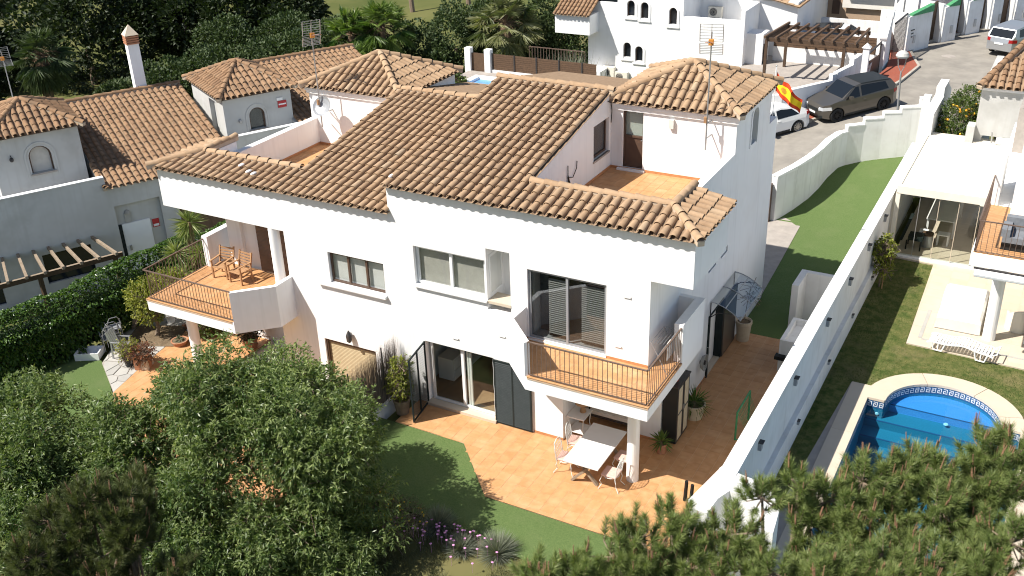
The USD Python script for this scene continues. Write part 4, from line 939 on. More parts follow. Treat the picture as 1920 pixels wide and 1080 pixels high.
al = sub(H3, 'alarm_sign'); obj('plaque', T3.mesh(MB().box(.06, .34, .14, .157, .62, .98)), 'sign_red', al)
obj('sign_stripe', T3.mesh(MB().box(.09, .31, .135, .139, .66, .76)), 'white_paint', al)
hs = sub(H3, 'ceramic_plaque'); obj('plaque', T3.mesh(MB().box(-.98, -.72, .12, .157, 1.12, 1.5).lathe([(.13, 1.5), (.09, 1.6), (0, 1.66)], (-.85, .14, 0), 10)), 'grey_stone', hs)
al2 = sub(H3, 'alarm_sign'); obj('plaque', T3.mesh(MB().box(6.75, 7.15, 1.96, 1.995, 4.0, 4.3)), 'sign_red', al2); obj('sign_stripe', T3.mesh(MB().box(6.78, 7.12, 1.95, 1.958, 4.12, 4.18).box(6.72, 7.0, 1.96, 1.995, 4.33, 4.45)), 'white_paint', al2)
obj('window_recess', T3.mesh(MB().box(-4.34, -2.51, .12, .149, -.62, .62)), 'car_glass', H3); obj('window_recess', T3.mesh(MB().box(-7.99, -6.01, .12, .149, -1, .6)), 'car_glass', H3)
roller(H3, T3, 1.25, 3.35, .13, -.2, 1.22, 'roller_brown')
obj('lamp', T3.mesh(MB().sphere((-4.35, 1.72, 4.1), (.08, .08, .10), 1).bar((-4.35, 1.8, 4.25), (-4.35, 1.72, 4.2), .03)), 'dark_metal', H3)
obj('lamp', T3.mesh(MB().sphere((4.95, 1.95, 3.75), (.08, .05, .10), 1)), 'galv', H3)
obj('parapet_cap', T3.mesh(MB().box(-10, -1.47, -.02, .22, 3.203, 3.23)), 'plaster', H3); obj('parapet_cap', T3.mesh(MB().box(3.9, 7.45, -.02, .22, 3.723, 3.75)), 'plaster', H3)
ch = sub(H3, 'chimney')
obj('stack', T3.mesh(MB().box(2.0, 2.5, 7.1, 7.6, 3.9, 6.6)), 'plaster', ch)
cb_ = MB()
for k in range(4): cb_.box(1.96, 2.54, 7.06, 7.64, 6.602 + k * .1, 6.66 + k * .1)
cb_.box(2.03, 2.47, 7.13, 7.57, 6.6, 7.0)
obj('brick_course', T3.mesh(cb_), 'terracotta', ch)
obj('cap', T3.mesh(MB().add([(1.94, 7.04, 7.0), (2.56, 7.04, 7.0), (2.56, 7.66, 7.0), (1.94, 7.66, 7.0), (2.25, 7.35, 7.45)], [(0, 1, 4), (1, 2, 4), (2, 3, 4), (3, 0, 4)])), 'stone', ch)
# its garden pergola
pg = thing('pergola', 'weathered grey timber pergola over the shaded wall on the left', 'pergola', (-25, .5, -1.4))
A, B, C, D = (np.array(p) for p in ((-23.0, 2.42, .72), (-25.2, 3.15, .72), (-27.6, -.9, .72), (-25.4, -2.6, .72)))
for p, q_ in ((A, D), (B, C)):
    d = (p - q_) / np.linalg.norm(p - q_); obj('beam', MB().bar(p + d * .3, q_, .12, .18), 'wood_dark', pg); obj('beam_top', MB().bar(p + d * .3 + (0, 0, .096), q_ + (0, 0, .096), .12, .008), 'wood_grey', pg)
for k in range(9):
    f = k / 8.6; a, b = A + (D - A) * f, B + (C - B) * f; d = (b - a) / np.linalg.norm(b - a)
    obj('rafter', MB().bar(a - d * .25 + (0, 0, .17), b + d * .2 + (0, 0, .17), .10, .12), 'wood_grey', pg)
for p in (A, (A + D) / 2, D): obj('post', MB().bar((*p[:2], -1.8), p, .13), 'wood_dark', pg)

# ---------------------------------------------------------------- white villa behind
H4 = thing('white_villa', 'tall white villa with arched windows standing behind the houses', 'villa', (-14, 42, -1.5))
w = mbox(-19.3, -9.2, 38, 50, -2.5, 2.75) + mbox(-19.3, -13.0, 38, 50, 2.7, 8.5) + mbox(-13.05, -9.2, 38, 38.25, 2.7, 3.52) + mbox(-9.45, -9.2, 38, 41, 2.7, 4.1) + mbox(-13.1, -6.9, 41, 50, -2.5, 4.2)
w += mbox(-21.0, -18.6, 36.7, 38.1, 2.2, 3.4) + mbox(-19.3, -16.6 - 1.2, 36.5, 38.1, -2.5, -.3 + .3)
w += mbox(-9.21, -8.2, 38.6, 39.9, -2, 2.7)
def ar(cx, z0, zs, wd=.5): return march_xz(cx, wd, z0, zs, 37.9, 38.22)
AW = [(-16.6, .72, 1.4), (-15.8, .55, 1.23), (-16.4, 3.3, 4.0), (-15.5, 3.22, 3.95), (-13.65, 3.0, 3.75)]
for a in AW: w -= ar(*a)
w -= mbox(-8.5, -8.1, 38.75, 39.7, .1, 2.1)
w -= mbox(-18.9, -17.3, 37.9, 38.2, 4.05, 5.5)
obj('wall', w, 'plaster', H4)
for cx, z0, zs in AW:
    a = sub(H4, 'arched_window'); obj('pane', march_xz(cx, .5, z0, zs, 38.16, 38.18), 'car_glass', a)
    f = MB(); sm = MB()
    for k in range(10):
        a0, a1 = PI * k / 10, PI * (k + 1) / 10
        f.bar((cx + .22 * math.cos(a0), 38.13, zs + .22 * math.sin(a0)), (cx + .22 * math.cos(a1), 38.13, zs + .22 * math.sin(a1)), .05, .05)
        v = [(cx + r * math.cos(t), yy, zs + r * math.sin(t)) for yy in (37.96, 38) for r in (.26, .40) for t in (a0, a1)]
        sm.add(v, [(0, 2, 3, 1), (2, 6, 7, 3), (0, 1, 5, 4)])
    f.box(cx - .25, cx - .20, 38.1, 38.15, z0, zs).box(cx + .20, cx + .25, 38.1, 38.15, z0, zs)
    sm.box(cx - .40, cx - .26, 37.96, 38, z0 - .12, zs).box(cx + .26, cx + .40, 37.96, 38, z0 - .12, zs).box(cx - .42, cx + .42, 37.92, 37.998, z0 - .2, z0 - .122)
    obj('window_frame', f, 'brown_metal', a); obj('surround', sm, 'plaster', a)
obj('window_pane', MB().box(-18.88, -17.32, 38.12, 38.14, 4.06, 5.48), 'car_glass', H4); obj('window_pane', MB().box(-8.35, -8.33, 38.76, 39.69, .12, 2.08), 'car_glass', H4)
for k in range(6): obj('window_bar', MB().box(-8.22, -8.19, 38.8 + k * .17, 38.82 + k * .17, .1, 2.1), 'dark_metal', H4)
t4 = TileSet(T0, 'roof_tile_old'); r4 = sub(H4, 'bay_roof')
t4.face((-21.1, 36.5, 3.38), (1, 0, 0), Sx(.5), 2.6, lambda u: 1.7 * 1.1); t4.deck.add([(-21.1, 36.6, 3.36), (-18.6, 36.6, 3.36), (-18.6, 38, 4.05), (-21.1, 38, 4.05)], [(0, 1, 2, 3)]); t4.build(r4, 40)
t4 = TileSet(T0, 'roof_tile'); r4 = sub(H4, 'roof')
e0 = np.array([-6.75, 40.7, 3.95]); Sl = np.array([-1, 0, .22]) / math.hypot(1, .22)
t4.face(e0, (0, 1, 0), Sl, 9, lambda u: 6.2); t4.deck.add([e0 - (0, 0, .03), e0 + (0, 9, -.03), e0 + Sl * 6.2 + (0, 9, -.03), e0 + Sl * 6.2 - (0, 0, .03)], [(0, 1, 2, 3)]); t4.build(r4, 60)
# units on the villa
def ac_unit(loc, label):
    a = thing('air_conditioner', label, 'air conditioner', loc)
    x, y, z = loc
    obj('casing', MB().box(x - .42, x + .42, y, y + .32, z, z + .62), 'cream_panel', a)
    obj('fan_grille', MB().lathe([(.0, .0), (.23, .0), (.25, .02)], (0, 0, 0), 16).xf(lambda v: np.stack([v[:, 0] + x - .10, y - .012 + v[:, 2] * .5, v[:, 1] + z + .31], 1)), 'dark_metal', a)
    for r in (.08, .15, .22):
        t = np.linspace(0, 2 * PI, 17); obj('fan_ring', MB().tube(np.stack([x - .10 + r * np.cos(t), np.full(17, y - .02), z + .31 + r * np.sin(t)], 1), .008, 4), 'cream_panel', a)
    obj('foot', MB().box(x - .38, x - .30, y + .03, y + .31, z - .14, z - .003), 'white_paint', a); obj('foot', MB().box(x + .30, x + .38, y + .03, y + .31, z - .14, z - .003), 'white_paint', a)
ac_unit((-17.75, 37.62, -.55), 'left of two air conditioners low on the villa wall')
ac_unit((-16.85, 37.62, -.80), 'right of two air conditioners low on the villa wall')
ac_unit((-11.9, 40.6, 3.05), 'air conditioner up on the villa terrace beside the tiled roof')

# carport of the villa
cp_ = thing('carport', 'dark timber carport pergola over the paved yard of the villa', 'pergola', (-4.8, 37, .9))
a, b, c, d = (np.array(p) for p in ((-7.1, 35.3, 3.25), (-2.3, 35.6, 3.25), (-6.85, 38.7, 3.25), (-2.3, 38.7, 3.25)))
for p, q_ in ((a, b), (c, d), (a, c)): obj('beam', MB().bar(p, q_ + (q_ - p) * .03, .14, .2), 'wood_dark', cp_)
for k in range(9):
    f = k / 8; p, q_ = a + (b - a) * f, c + (d - c) * f; e = (q_ - p) / np.linalg.norm(q_ - p)
    obj('rafter', MB().bar(p - e * .35 + (0, 0, .18), q_ + e * .3 + (0, 0, .18), .11, .14), 'wood_brown', cp_)
for p in (a, b + (-.6, 0, 0), c, d): obj('post', MB().bar((*p[:2], .9), p, .15), 'wood_dark', cp_)
yd = MB(); obj('yard', mprism([(-9.2, 26.0), (-8.9, 25.4), (-4.3, 28.5), (-2.65, 31.2), (-1.95, 34.6), (-1.75, 35.5), (-1.45, 38.2), (-1.6, 45.2), (-9.2, 45.2)], -1.0, .9), 'concrete', kind='structure', label='paved yard under the timber carport')
fw = thing('yard_wall', 'white wall with brown slatted top at the back of the carport', 'wall', (-5, 40, .9))
obj('wall', MB().box(-7.9, -1.9, 39.9, 40.1, .8, 1.75), 'plaster_wall', fw); 
for k in range(6): obj('board', MB().box(-7.9, -2.0, 39.95, 40.05, 1.76 + k * .16, 1.90 + k * .16), 'wood_brown', fw)
fr = thing('street_wall', 'white boundary wall stepping up along the road behind the brown car', 'wall', (-3, 31, .8))
mb = MB()
SW = [(-9.0, 25.2, 2.2), (-4.25, 28.3, 2.3), (-2.55, 31.2, 2.45), (-2.4, 31.45, 2.75), (-2.0, 33.3, 2.8), (-1.93, 33.6, 3.1), (-1.85, 34.6, 3.1)]
for p, q_ in zip(SW, SW[1:]): wallseg(mb, p[:2], q_[:2], .25, -.5, q_[2], q_[2])
obj('wall', mb, 'plaster_wall', fr)
gp = MB()
for x, y, z in ((-1.72, 35.6, 3.3), (-1.3, 38.6, 3.4)): gp.box(x - .16, x + .16, y - .16, y + .16, .2, z)
obj('gate_pier', MB().box(-1.88, -1.56, 35.44, 35.76, .2, 3.2), 'plaster', fr); obj('pier_cap', MB().add([(-1.95, 35.37, 3.2), (-1.49, 35.37, 3.2), (-1.49, 35.83, 3.2), (-1.95, 35.83, 3.2), (-1.72, 35.6, 3.45)], [(0, 1, 4), (1, 2, 4), (2, 3, 4), (3, 0, 4)]), 'plaster', fr)
gt = thing('gate', 'dark iron gate with white diamond lattice beside the carport', 'gate', (-1.5, 37, 1.2))
obj('gate_panel', MB().bar((-1.68, 35.8, 1.8), (-1.42, 38.1, 1.8), .05, 1.0), 'brown_metal', gt); obj('gate_frame', MB().bar((-1.68, 35.8, 2.75), (-1.42, 38.1, 2.95), .08).bar((-1.42, 38.1, 1.1), (-1.42, 38.1, 2.95), .08), 'dark_metal', gt)
for k in range(16):
    for s in (-1, 1):
        y0 = 36.1 + k * .12; obj('lattice', MB().bar((-1.60, y0, 1.55), (-1.56, y0 + s * .22, 2.15), .03), 'white_paint', gt)
sc = thing('gate_pier', 'white scroll-topped pier where the villa gate ends', 'pier', (-1.2, 38.7, 1))
obj('pier', mpoly_yz([(38.2, .5), (38.2, 2.9), (38.5, 3.3), (38.9, 3.6), (39.4, 4.2), (39.7, 4.25), (39.9, .5)], -1.5, -1.2), 'plaster', sc)
obj('scroll', MB().cyl((-1.55, 38.35, 3.2), (-1.15, 38.35, 3.2), .22), 'plaster', sc); obj('scroll', MB().cyl((-1.55, 39.5, 4.2), (-1.15, 39.5, 4.2), .25), 'plaster', sc)
# walls and dark gates along the far side of the road
for k, (p, q_, lab) in enumerate((((-.78, 42.2), (.21, 44.2), 'first wall, widest and nearest the villa gate'), ((.74, 45.6), (1.4, 46.5), 'second wall, with two raised posts'), ((1.82, 47.9), (2.5, 48.9), 'third wall'), ((3.02, 49.9), (3.5, 50.6), 'fourth wall'), ((4.22, 51.7), (4.9, 52.5), 'fifth and farthest wall'))):
    t = thing('entrance_wall', 'white entrance wall with sloping green-tiled top on the far pavement, ' + lab, 'wall', (*p, 1.5))
    p, q_ = np.array(p), np.array(q_); d = (q_ - p) / np.linalg.norm(q_ - p); nn = np.array([-d[1], d[0]])
    m1 = MB(); wallseg(m1, p, q_, .22, 1.0, 3.55, 3.95); wallseg(m1, p, p + nn * 1.8, .22, 1.0, 3.75, 3.75)
    obj('wall', m1, 'plaster_wall', t); m2 = MB(); wallseg(m2, p + d * .25, q_, .30, 3.6, 3.68, 4.03); obj('green_coping', m2, 'green_net', t)
    obj('letter_box', MB().bar((*(p + d * .6 - nn * .13), 2.2), (*(p + d * .78 - nn * .13), 2.2), .05, .45), 'plaster_old', t)
    if k == 0:
        for r_ in range(3): obj('lettering', MB().bar((*(p + d * (.3 + .04 * r_) - nn * .125), 2.75 - r_ * .2), (*(p + d * (.62 - .06 * r_) - nn * .125), 2.77 - r_ * .2), .02, .06), 'dark_metal', t)
    if k < 4:
        nx = np.array(((.74, 45.6), (1.82, 47.9), (3.02, 49.9), (4.22, 51.7))[k]); g = thing('entrance_gate', 'dark brown gate to the right of the ' + lab.split(',')[0].replace(' and farthest', ''), 'gate', (*q_, 1.5))
        m3 = MB(); wallseg(m3, q_ + nn * .5, nx + nn * .5, .08, 1.1, 3.6, 3.9); obj('gate_panel', m3, 'wood_dark', g)
fg = thing('entrance_gate', 'barred dark gate on the left of the first entrance wall', 'gate', (-1.1, 41, 1.4))
obj('gate_frame', MB().bar((-1.1, 40.0, 3.6), (-.8, 42, 3.8), .08).bar((-1.1, 40, 1.3), (-.8, 42, 1.4), .08), 'dark_metal', fg)
for k in range(14): f = k / 13; obj('gate_bar', MB().bar((-1.1 + .3 * f, 40 + 2 * f, 1.3), (-1.1 + .3 * f, 40 + 2 * f, 3.65), .03), 'dark_metal', fg)
# what stands behind them
bw_ = thing('courtyard_wall', 'broad white courtyard wall behind the carport', 'wall', (-4, 45, 1))
obj('wall', MB().box(-6.4, -1.9, 45.2, 45.45, -.5, 2.5), 'plaster_wall', bw_); obj('wall', MB().box(-1.92, -1.6, 41.5, 45.4, -.5, 2.6), 'render_tan', bw_)
tb = thing('tan_house', 'tan rendered house with pale awning cloth at the top right', 'house', (-3, 52, 0))
obj('wall', MB().box(-8, 0, 49, 58, -1.5, 4.6), 'render_tan', tb); obj('window_recess', MB().box(-6.6, -6.1, 48.97, 49.02, 2.0, 4.4), 'brown_metal', tb)
cl = MB(); xs = np.linspace(-5.9, -2.6, 12)
for x0, x1 in zip(xs, xs[1:]):
    f = lambda x: 3.9 - .35 * math.sin((x + 5.9) / 3.3 * PI) ; cl.add([(x0, 48.8, f(x0)), (x1, 48.8, f(x1)), (x1, 48.75, 2.5), (x0, 48.75, 2.5)], [(0, 1, 2, 3)])
obj('awning_cloth', cl, 'canvas', tb); obj('green_awning', MB().obox((-3, 50, 5.2), ((1, 0, 0), (0, 1, .1), (0, -.1, 1)), (3.5, 2.5, .06)), 'sail_green', tb); obj('awning_post', MB().bar((-2.4, 47.6, 1), (-2.4, 47.6, 5), .12), 'plaster', tb)
rw_ = thing('terraced_house', 'row of white flat-roofed terraces behind the entrance walls', 'house', (4, 56, 1))
for p, q_, h in (((-1.0, 47.2), (2.5, 50.8), 4.3), ((2.0, 51.3), (6.5, 57), 4.5)):
    p, q_ = np.array(p), np.array(q_); d = (q_ - p) / np.linalg.norm(q_ - p); nn = np.array([-d[1], d[0]]); v = [p, q_, q_ + nn * 6, p + nn * 6]
    obj('wall', mprism(v, 0, h), 'plaster_wall', rw_)
obj('sail', MB().add([(2.0, 56, 6.2), (6.5, 58, 6.0), (5, 63, 6.5), (1, 61, 6.6)], [(0, 1, 2, 3)]), 'sail_green', rw_)

# ---------------------------------------------------------------- neighbour on the right
PLOT = NB
H5 = thing('neighbour_house', 'white house cut off by the right edge, with column and brown-railed balcony', 'house', (9, 14, -.5))
w = mbox(6.55, 14, 9.9, 24, 3.05, 3.45) + mbox(8.5, 14, 12.2, 24, -.8, 3.1)
w += mbox(6.6, 6.85, 14.2, 16.2, 3.4, 5.0) + mbox(7.3, 14, 13.2, 20, 3.4, 6.6)
w -= mbox(8.4, 8.7, 12.8, 14.5, -.5, 2.2)
obj('wall', w, 'plaster', H5); obj('door_recess', MB().box(8.62, 8.68, 12.85, 14.45, -.46, 2.15), 'wood_brown', H5)
obj('balcony_floor', MB().box(6.6, 7.3, 10, 14.2, 3.452, 3.47).box(7.3, 14, 10, 13.2, 3.452, 3.47), 'floor_tile', H5)
obj('column', MB().cyl((7.45, 12.1, -.5), (7.42, 11.9, 3.1), .2, n=20), 'plaster', H5, smooth=40)
railing(H5, T0, [(9.8, 10.0, 3.46), (6.62, 10.0, 3.46), (6.62, 14.2, 3.46)], h=1.05, gap=.16, mat='rail_brown')
obj('awning_case', MB().cyl((6.75, 9.75, 2.9), (12, 9.75, 2.9), .12, n=12), 'alu_white', H5, smooth=40); obj('awning_arm', MB().box(6.7, 12, 9.86, 9.898, 2.98, 3.04), 'dark_metal', H5)
sf = thing('balcony_sofa', 'grey cushioned sofa on the right-hand balcony', 'sofa', (8.2, 11, 3.47))
obj('seat_cushion', MB().box(7.3, 10, 10.5, 11.2, 3.72, 3.9), 'cushion_grey', sf); obj('backrest', MB().box(7.3, 10, 11.2, 11.45, 3.72, 4.3), 'cushion_grey', sf); obj('armrest', MB().box(7.25, 7.5, 10.5, 11.2, 3.9, 4.15), 'cushion_grey', sf); obj('sofa_base', MB().box(7.3, 10, 10.52, 11.4, 3.475, 3.72), 'pot_black', sf)
# pavilion with glass front
gp_ = thing('glass_pavilion', 'cream slatted-roof pavilion with frameless glass front beside the garden wall', 'pavilion', (5, 21, -.5))
rp = sub(gp_, 'pavilion_roof')
n = 34
for k in range(n):
    y0 = 17.75 + (24.6 - 17.75) * k / n; z = 2.38
    obj('roof_slat', MB().obox((4.72, y0 + .1, z), ((1, 0, 0), (0, 1, .10), (0, -.1, 1)), (1.43, .098, .015)), 'cream_panel', rp)
obj('roof_frame', MB().box(3.18, 3.29, 17.5, 24.7, 2.16, 2.44).box(6.15, 6.4, 17.5, 24.7, 2.1, 2.44).box(3.29, 6.15, 17.5, 17.74, 2.14, 2.44).box(3.29, 6.15, 24.6, 24.7, 2.2, 2.42), 'cream_panel', gp_)
for x in (3.25, 6.8): obj('post', MB().box(x - .08, x + .08, 17.52, 17.7, -.45, 2.14), 'cream_panel', gp_)
obj('floor_rail', MB().box(3.2, 6.9, 17.45, 17.72, -.5, -.40), 'white_paint', gp_)
for k in range(5):
    x0 = 3.36 + k * .70; obj('glass_panel', MB().box(x0, x0 + .69, 17.58, 17.60, -.39, 2.12), 'glass_clear', gp_)
    if k: obj('panel_edge', MB().box(x0 - .012, x0 + .008, 17.565, 17.615, -.39, 2.12), 'stone' if k > 1 else 'galv', gp_)
# things inside
pt = thing('pavilion_table', 'pale table seen through the pavilion glass', 'table', (4.7, 21, -.46))
obj('tabletop', MB().box(4.15, 5.3, 20.0, 22.6, .26, .31), 'white_paint', pt)
for x, y in ((4.22, 20.1), (5.22, 20.1), (4.22, 22.5), (5.22, 22.5)): obj('leg', MB().box(x - .04, x + .04, y - .04, y + .04, -.46, .26), 'white_paint', pt)
for (x, y, lab) in ((4.25, 19.4, 'left'), (4.95, 19.4, 'right')):
    s_ = thing('white_stool', 'white blocky stool at the near end of the pavilion table, ' + lab + ' one', 'stool', (x, y, -.46))
    obj('seat', MB().box(x - .22, x + .22, y - .2, y + .2, -.04, .0), 'white_plastic', s_); obj('side', MB().box(x - .22, x - .16, y - .2, y + .2, -.46, -.042), 'white_plastic', s_); obj('side', MB().box(x + .16, x + .22, y - .2, y + .2, -.46, -.042), 'white_plastic', s_)
ec = thing('armchair', 'dark green wing armchair behind the pavilion glass', 'armchair', (3.9, 18.6, -.46))
obj('seat', MB().box(3.75, 4.3, 18.3, 18.9, -.05, .10), 'shutter_dark', ec); obj('backrest', MB().obox((3.62, 18.6, .38), ((.95, 0, -.25), (0, 1, 0), (.25, 0, .95)), (.06, .33, .48)), 'shutter_dark', ec)
for x, y in ((3.72, 18.32), (4.25, 18.32), (3.72, 18.88), (4.25, 18.88)): obj('leg', MB().bar((x, y, -.46), (x, y, -.06), .05), 'black', ec)
rt_ = thing('round_table', 'small round drum table with brown top inside the pavilion', 'side table', (4.3, 19.1, -.46)); obj('drum', MB().cyl((4.42, 18.95, -.46), (4.42, 18.95, .05), .22, n=18), 'alu_grey', rt_); obj('top', MB().cyl((4.42, 18.95, .05), (4.42, 18.95, .09), .25, n=18), 'wood_brown', rt_)
# the small tiled porch house in the top right corner
H6 = thing('porch_house', 'white porch with mossy tiled roof at the right edge, above the orange tree', 'house', (6.5, 25, 1))
w = mbox(5.05, 12, 24.3, 24.6, 2.65, 4.7) + mbox(5.05, 5.35, 24.31, 30, -.5, 4.7) - mbox(5.4, 13, 24.2, 24.7, 1.0, 2.66)
w += mbox(4.75, 5.06, 23.9, 24.6, -.5, 3.1)
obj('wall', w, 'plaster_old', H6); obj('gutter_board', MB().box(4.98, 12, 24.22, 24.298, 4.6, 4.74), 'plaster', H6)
r6 = sub(H6, 'roof'); t6 = TileSet(T0, 'roof_tile_old'); t6.face((5.0, 24.05, 4.78), (1, 0, 0), Sx(.42), 7, lambda u: min(4.5, u * 1.6 + .4), pitch=.30, e=.40); t6.deck.add([(5, 24.1, 4.74), (12, 24.1, 4.74), (12, 28.4, 6.5), (6.5, 28.4, 6.5)], [(0, 1, 2, 3)]); t6.cap((4.95, 24.0, 4.8), (6.7, 28.2, 6.55), r=.15); t6.build(r6, 80)
obj('awning_roll', MB().cyl((5.95, 24.1, 2.55), (12, 24.1, 2.55), .16, n=12), 'alu_white', H6, smooth=40); obj('awning_bracket', MB().bar((5.8, 24.2, 2.2), (5.75, 24.1, 2.9), .06), 'galv', H6); obj('porch_post', MB().cyl((5.9, 25, -.4), (5.9, 25, 2.6), .1), 'wood_grey', H6)
H7 = thing('grey_pillar', 'grey side wall strip of the neighbouring house at the right edge', 'wall', (6.9, 19, 0)); obj('wall', MB().box(6.75, 7.28, 20.1, 23, -.5, 5.2), 'concrete', H7)

PLOT = None
# ---------------------------------------------------------------- furniture and small things on the terrace
def L(parent, name, mb, mat, **k): return obj(name, mb, mat, parent, world=False, **k)
dt = thing('dining_table', 'white rectangular dining table with crossed grey legs on the terracotta terrace', 'table', (-1.12, -.8, 0))
L(dt, 'tabletop', MB().box(-.5, .5, -.95, .97, .72, .76), 'white_paint')
for y in (-.72, .74):
    L(dt, 'leg', MB().bar((-.36, y, 0), (.28, y, .72), .09, .06), 'wood_grey'); L(dt, 'leg', MB().bar((.36, y + .07, 0), (-.28, y + .07, .72), .09, .06), 'wood_grey')
L(dt, 'stretcher', MB().bar((0, -.7, .36), (0, .74, .36), .06), 'wood_grey')

def iron_chair(name, label, loc, rz, cushion='cushion_pink'):
    t = thing(name, label, 'chair', loc, rz, group=None)
    seat = Manifold.hull(Manifold.batch_boolean([Manifold.sphere(.03, 8).translate((x, y, .46)) for x in (-.19, .19) for y in (-.19, .19)], __import__('manifold3d').OpType.Add))
    L(t, 'seat_cushion', seat, cushion)
    fr = MB(); th = np.linspace(0, 2 * PI, 21); fr.tube(np.stack([.23 * np.cos(th), .22 * np.sin(th), np.full(21, .42)], 1), .011, 6); L(t, 'seat_frame', fr, 'iron_white')
    for x in (-1, 1):
        L(t, 'leg', MB().tube([(x * .19, .18, .42), (x * .24, .23, .28), (x * .17, .20, .14), (x * .24, .27, .0)], .011, 6), 'iron_white')
        L(t, 'leg', MB().tube([(x * .19, -.18, .42), (x * .22, -.22, .28), (x * .16, -.20, .14), (x * .22, -.30, .0)], .011, 6), 'iron_white')
    bk = MB(); bk.tube([(-.22, -.2, .42), (-.23, -.25, .8), (-.17, -.28, .93), (0, -.29, .97), (.17, -.28, .93), (.23, -.25, .8), (.22, -.2, .42)], .012, 6); L(t, 'back_frame', bk, 'iron_white')
    for k in range(5): L(t, 'back_bar', MB().tube([(-.16 + .08 * k, -.205, .44), (-.16 + .08 * k, -.27, .93)], .006, 4), 'iron_white')
    for k in range(4): L(t, 'back_bar', MB().tube([(-.22, -.222 - .012 * k, .55 + .1 * k), (.22, -.222 - .012 * k, .55 + .1 * k)], .006, 4), 'iron_white')
    return t
c1 = iron_chair('iron_chair', 'white iron lattice chair with pink cushion at the left front of the dining table', (-1.78, -1.22, 0), -90 + 4)
for loc, rz, lab in (((-.42, -1.32, 0), 90, 'white iron chair with pink cushion at the right front of the table'), ((-.40, -.52, 0), 86, 'white iron chair with pink cushion, far one on the column side of the dining table'), ((-1.85, -.42, 0), -80, 'white iron chair between the dining table and the side table')):
    dup(c1, loc, rz, lab)
bn = thing('bench', 'cushioned bench with dark scrolled arms at the head of the dining table', 'bench', (-1.45, 1.45, 0))
L(bn, 'seat_cushion', MB().box(-.72, .72, -.35, .35, .36, .47), 'cushion_white'); L(bn, 'bench_frame', MB().box(-.74, .74, -.36, .36, .28, .35), 'dark_metal')
for x in (-.73, .73):
    L(bn, 'arm', MB().tube([(x, -.34, .0), (x, -.34, .5), (x, -.30, .66), (x, -.1, .66), (x, .3, .85)], .025, 6), 'black'); L(bn, 'leg', MB().bar((x, .32, 0), (x, .32, .3), .04), 'black')
def pillow(label, loc, rz, mat, stripes=False):
    t = thing('pillow', label, 'pillow', loc, rz)
    q = trimesh.creation.icosphere(3); v = np.array(q.vertices); v = np.sign(v) * np.abs(v) ** .55; v = v / np.abs(v).max(0); v[:, 1] *= (1 - .55 * np.maximum(np.abs(v[:, 0]), np.abs(v[:, 2])) ** 2)
    v = v * (.30, .10, .22); c, s = math.cos(.5), math.sin(.5); v = np.stack([v[:, 0], v[:, 1] * c + v[:, 2] * s, -v[:, 1] * s + v[:, 2] * c], 1) + (0, 0, .20)
    L(t, 'cover', (v, np.array(q.faces)), mat, smooth=True)
    if stripes:
        for z in (-.12, -.05, .03, .10):
            xs = np.linspace(-.27, .27, 9); yy = -.104 * (1 - .55 * np.maximum(np.abs(xs) / .3, abs(z) / .22) ** 2)
            p = np.stack([xs, yy * c + z * s, -yy * s + z * c + .20], 1); L(t, 'stripe', MB().tube(p, .007, 4), 'cushion_stripe')
    return t
pillow('white pillow with dark stripes lying on the bench', (-1.2, 1.42, .47), 8, 'cushion_white', True)
pillow('plain white pillow at the left end of the bench', (-1.83, 1.46, .47), -6, 'cushion_white')
st_ = thing('side_table', 'small white iron side table carrying the rattan lamp, in the porch corner', 'side table', (-2.18, .45, 0))
L(st_, 'top', MB().box(-.27, .27, -.3, .3, .72, .75), 'white_paint'); L(st_, 'shelf', MB().box(-.24, .24, -.25, .25, .22, .24), 'white_paint')
for x in (-.24, .24):
    for y in (-.26, .26): L(st_, 'leg', MB().tube([(x, y, .72), (x * .85, y * .85, .4), (x * 1.05, y * 1.05, 0)], .014, 6), 'iron_white')
lm = thing('table_lamp', 'brown rattan mushroom lamp on the white side table', 'lamp', (-2.12, .55, .75))
L(lm, 'lamp_base', MB().lathe([(.0, 0), (.09, 0), (.075, .1), (.07, .34), (0, .34)], n=16), 'wood_light', smooth=40); L(lm, 'lamp_shade', MB().lathe([(.23, .30), (.22, .36), (.12, .46), (0, .48), ], n=18).lathe([(0, .3), (.23, .30)], n=18), 'wood_light', smooth=40)
cbn = thing('storage_cabinet', 'tall dark storage cabinet with pale door panels against the side wall', 'cabinet', (.24, 1.65, 0))
L(cbn, 'body', MB().box(-.22, .20, -.48, .48, .03, 1.86), 'pot_black'); L(cbn, 'top', MB().box(-.24, .23, -.5, .5, 1.862, 1.90), 'dark_metal')
for y in (-.24, .24):
    for z0, z1 in ((.12, .92), (.99, 1.78)): L(cbn, 'door_panel', MB().box(.203, .212, y - .15, y + .15, z0, z1), 'pot_cream')
    L(cbn, 'door', MB().box(.201, .207, y - .225, y + .225, .06, 1.83), 'dark_metal')
for y in (-.04, .04): L(cbn, 'handle', MB().box(.214, .24, y - .012, y + .012, .95, 1.1), 'galv')
bt = thing('bottle', 'small red bottle standing on top of the dark cabinet', 'bottle', (.28, 1.5, 1.9)); L(bt, 'body', MB().lathe([(.0, 0), (.05, 0), (.05, .14), (.02, .18), (.02, .24), (0, .24)], n=10), 'sign_red')
hr = thing('hose_reel', 'green-grey garden hose coiled on the side wall beside the door', 'hose', (.12, 4.35, .9))
for k in range(6):
    t = np.linspace(0, 2 * PI, 25); r = .17 + .012 * k; L(hr, 'hose_coil', MB().tube(np.stack([np.full(25, -.05 + .02 * k), r * np.cos(t), r * np.sin(t) * 1.15], 1), .011, 5), 'grey_stone')
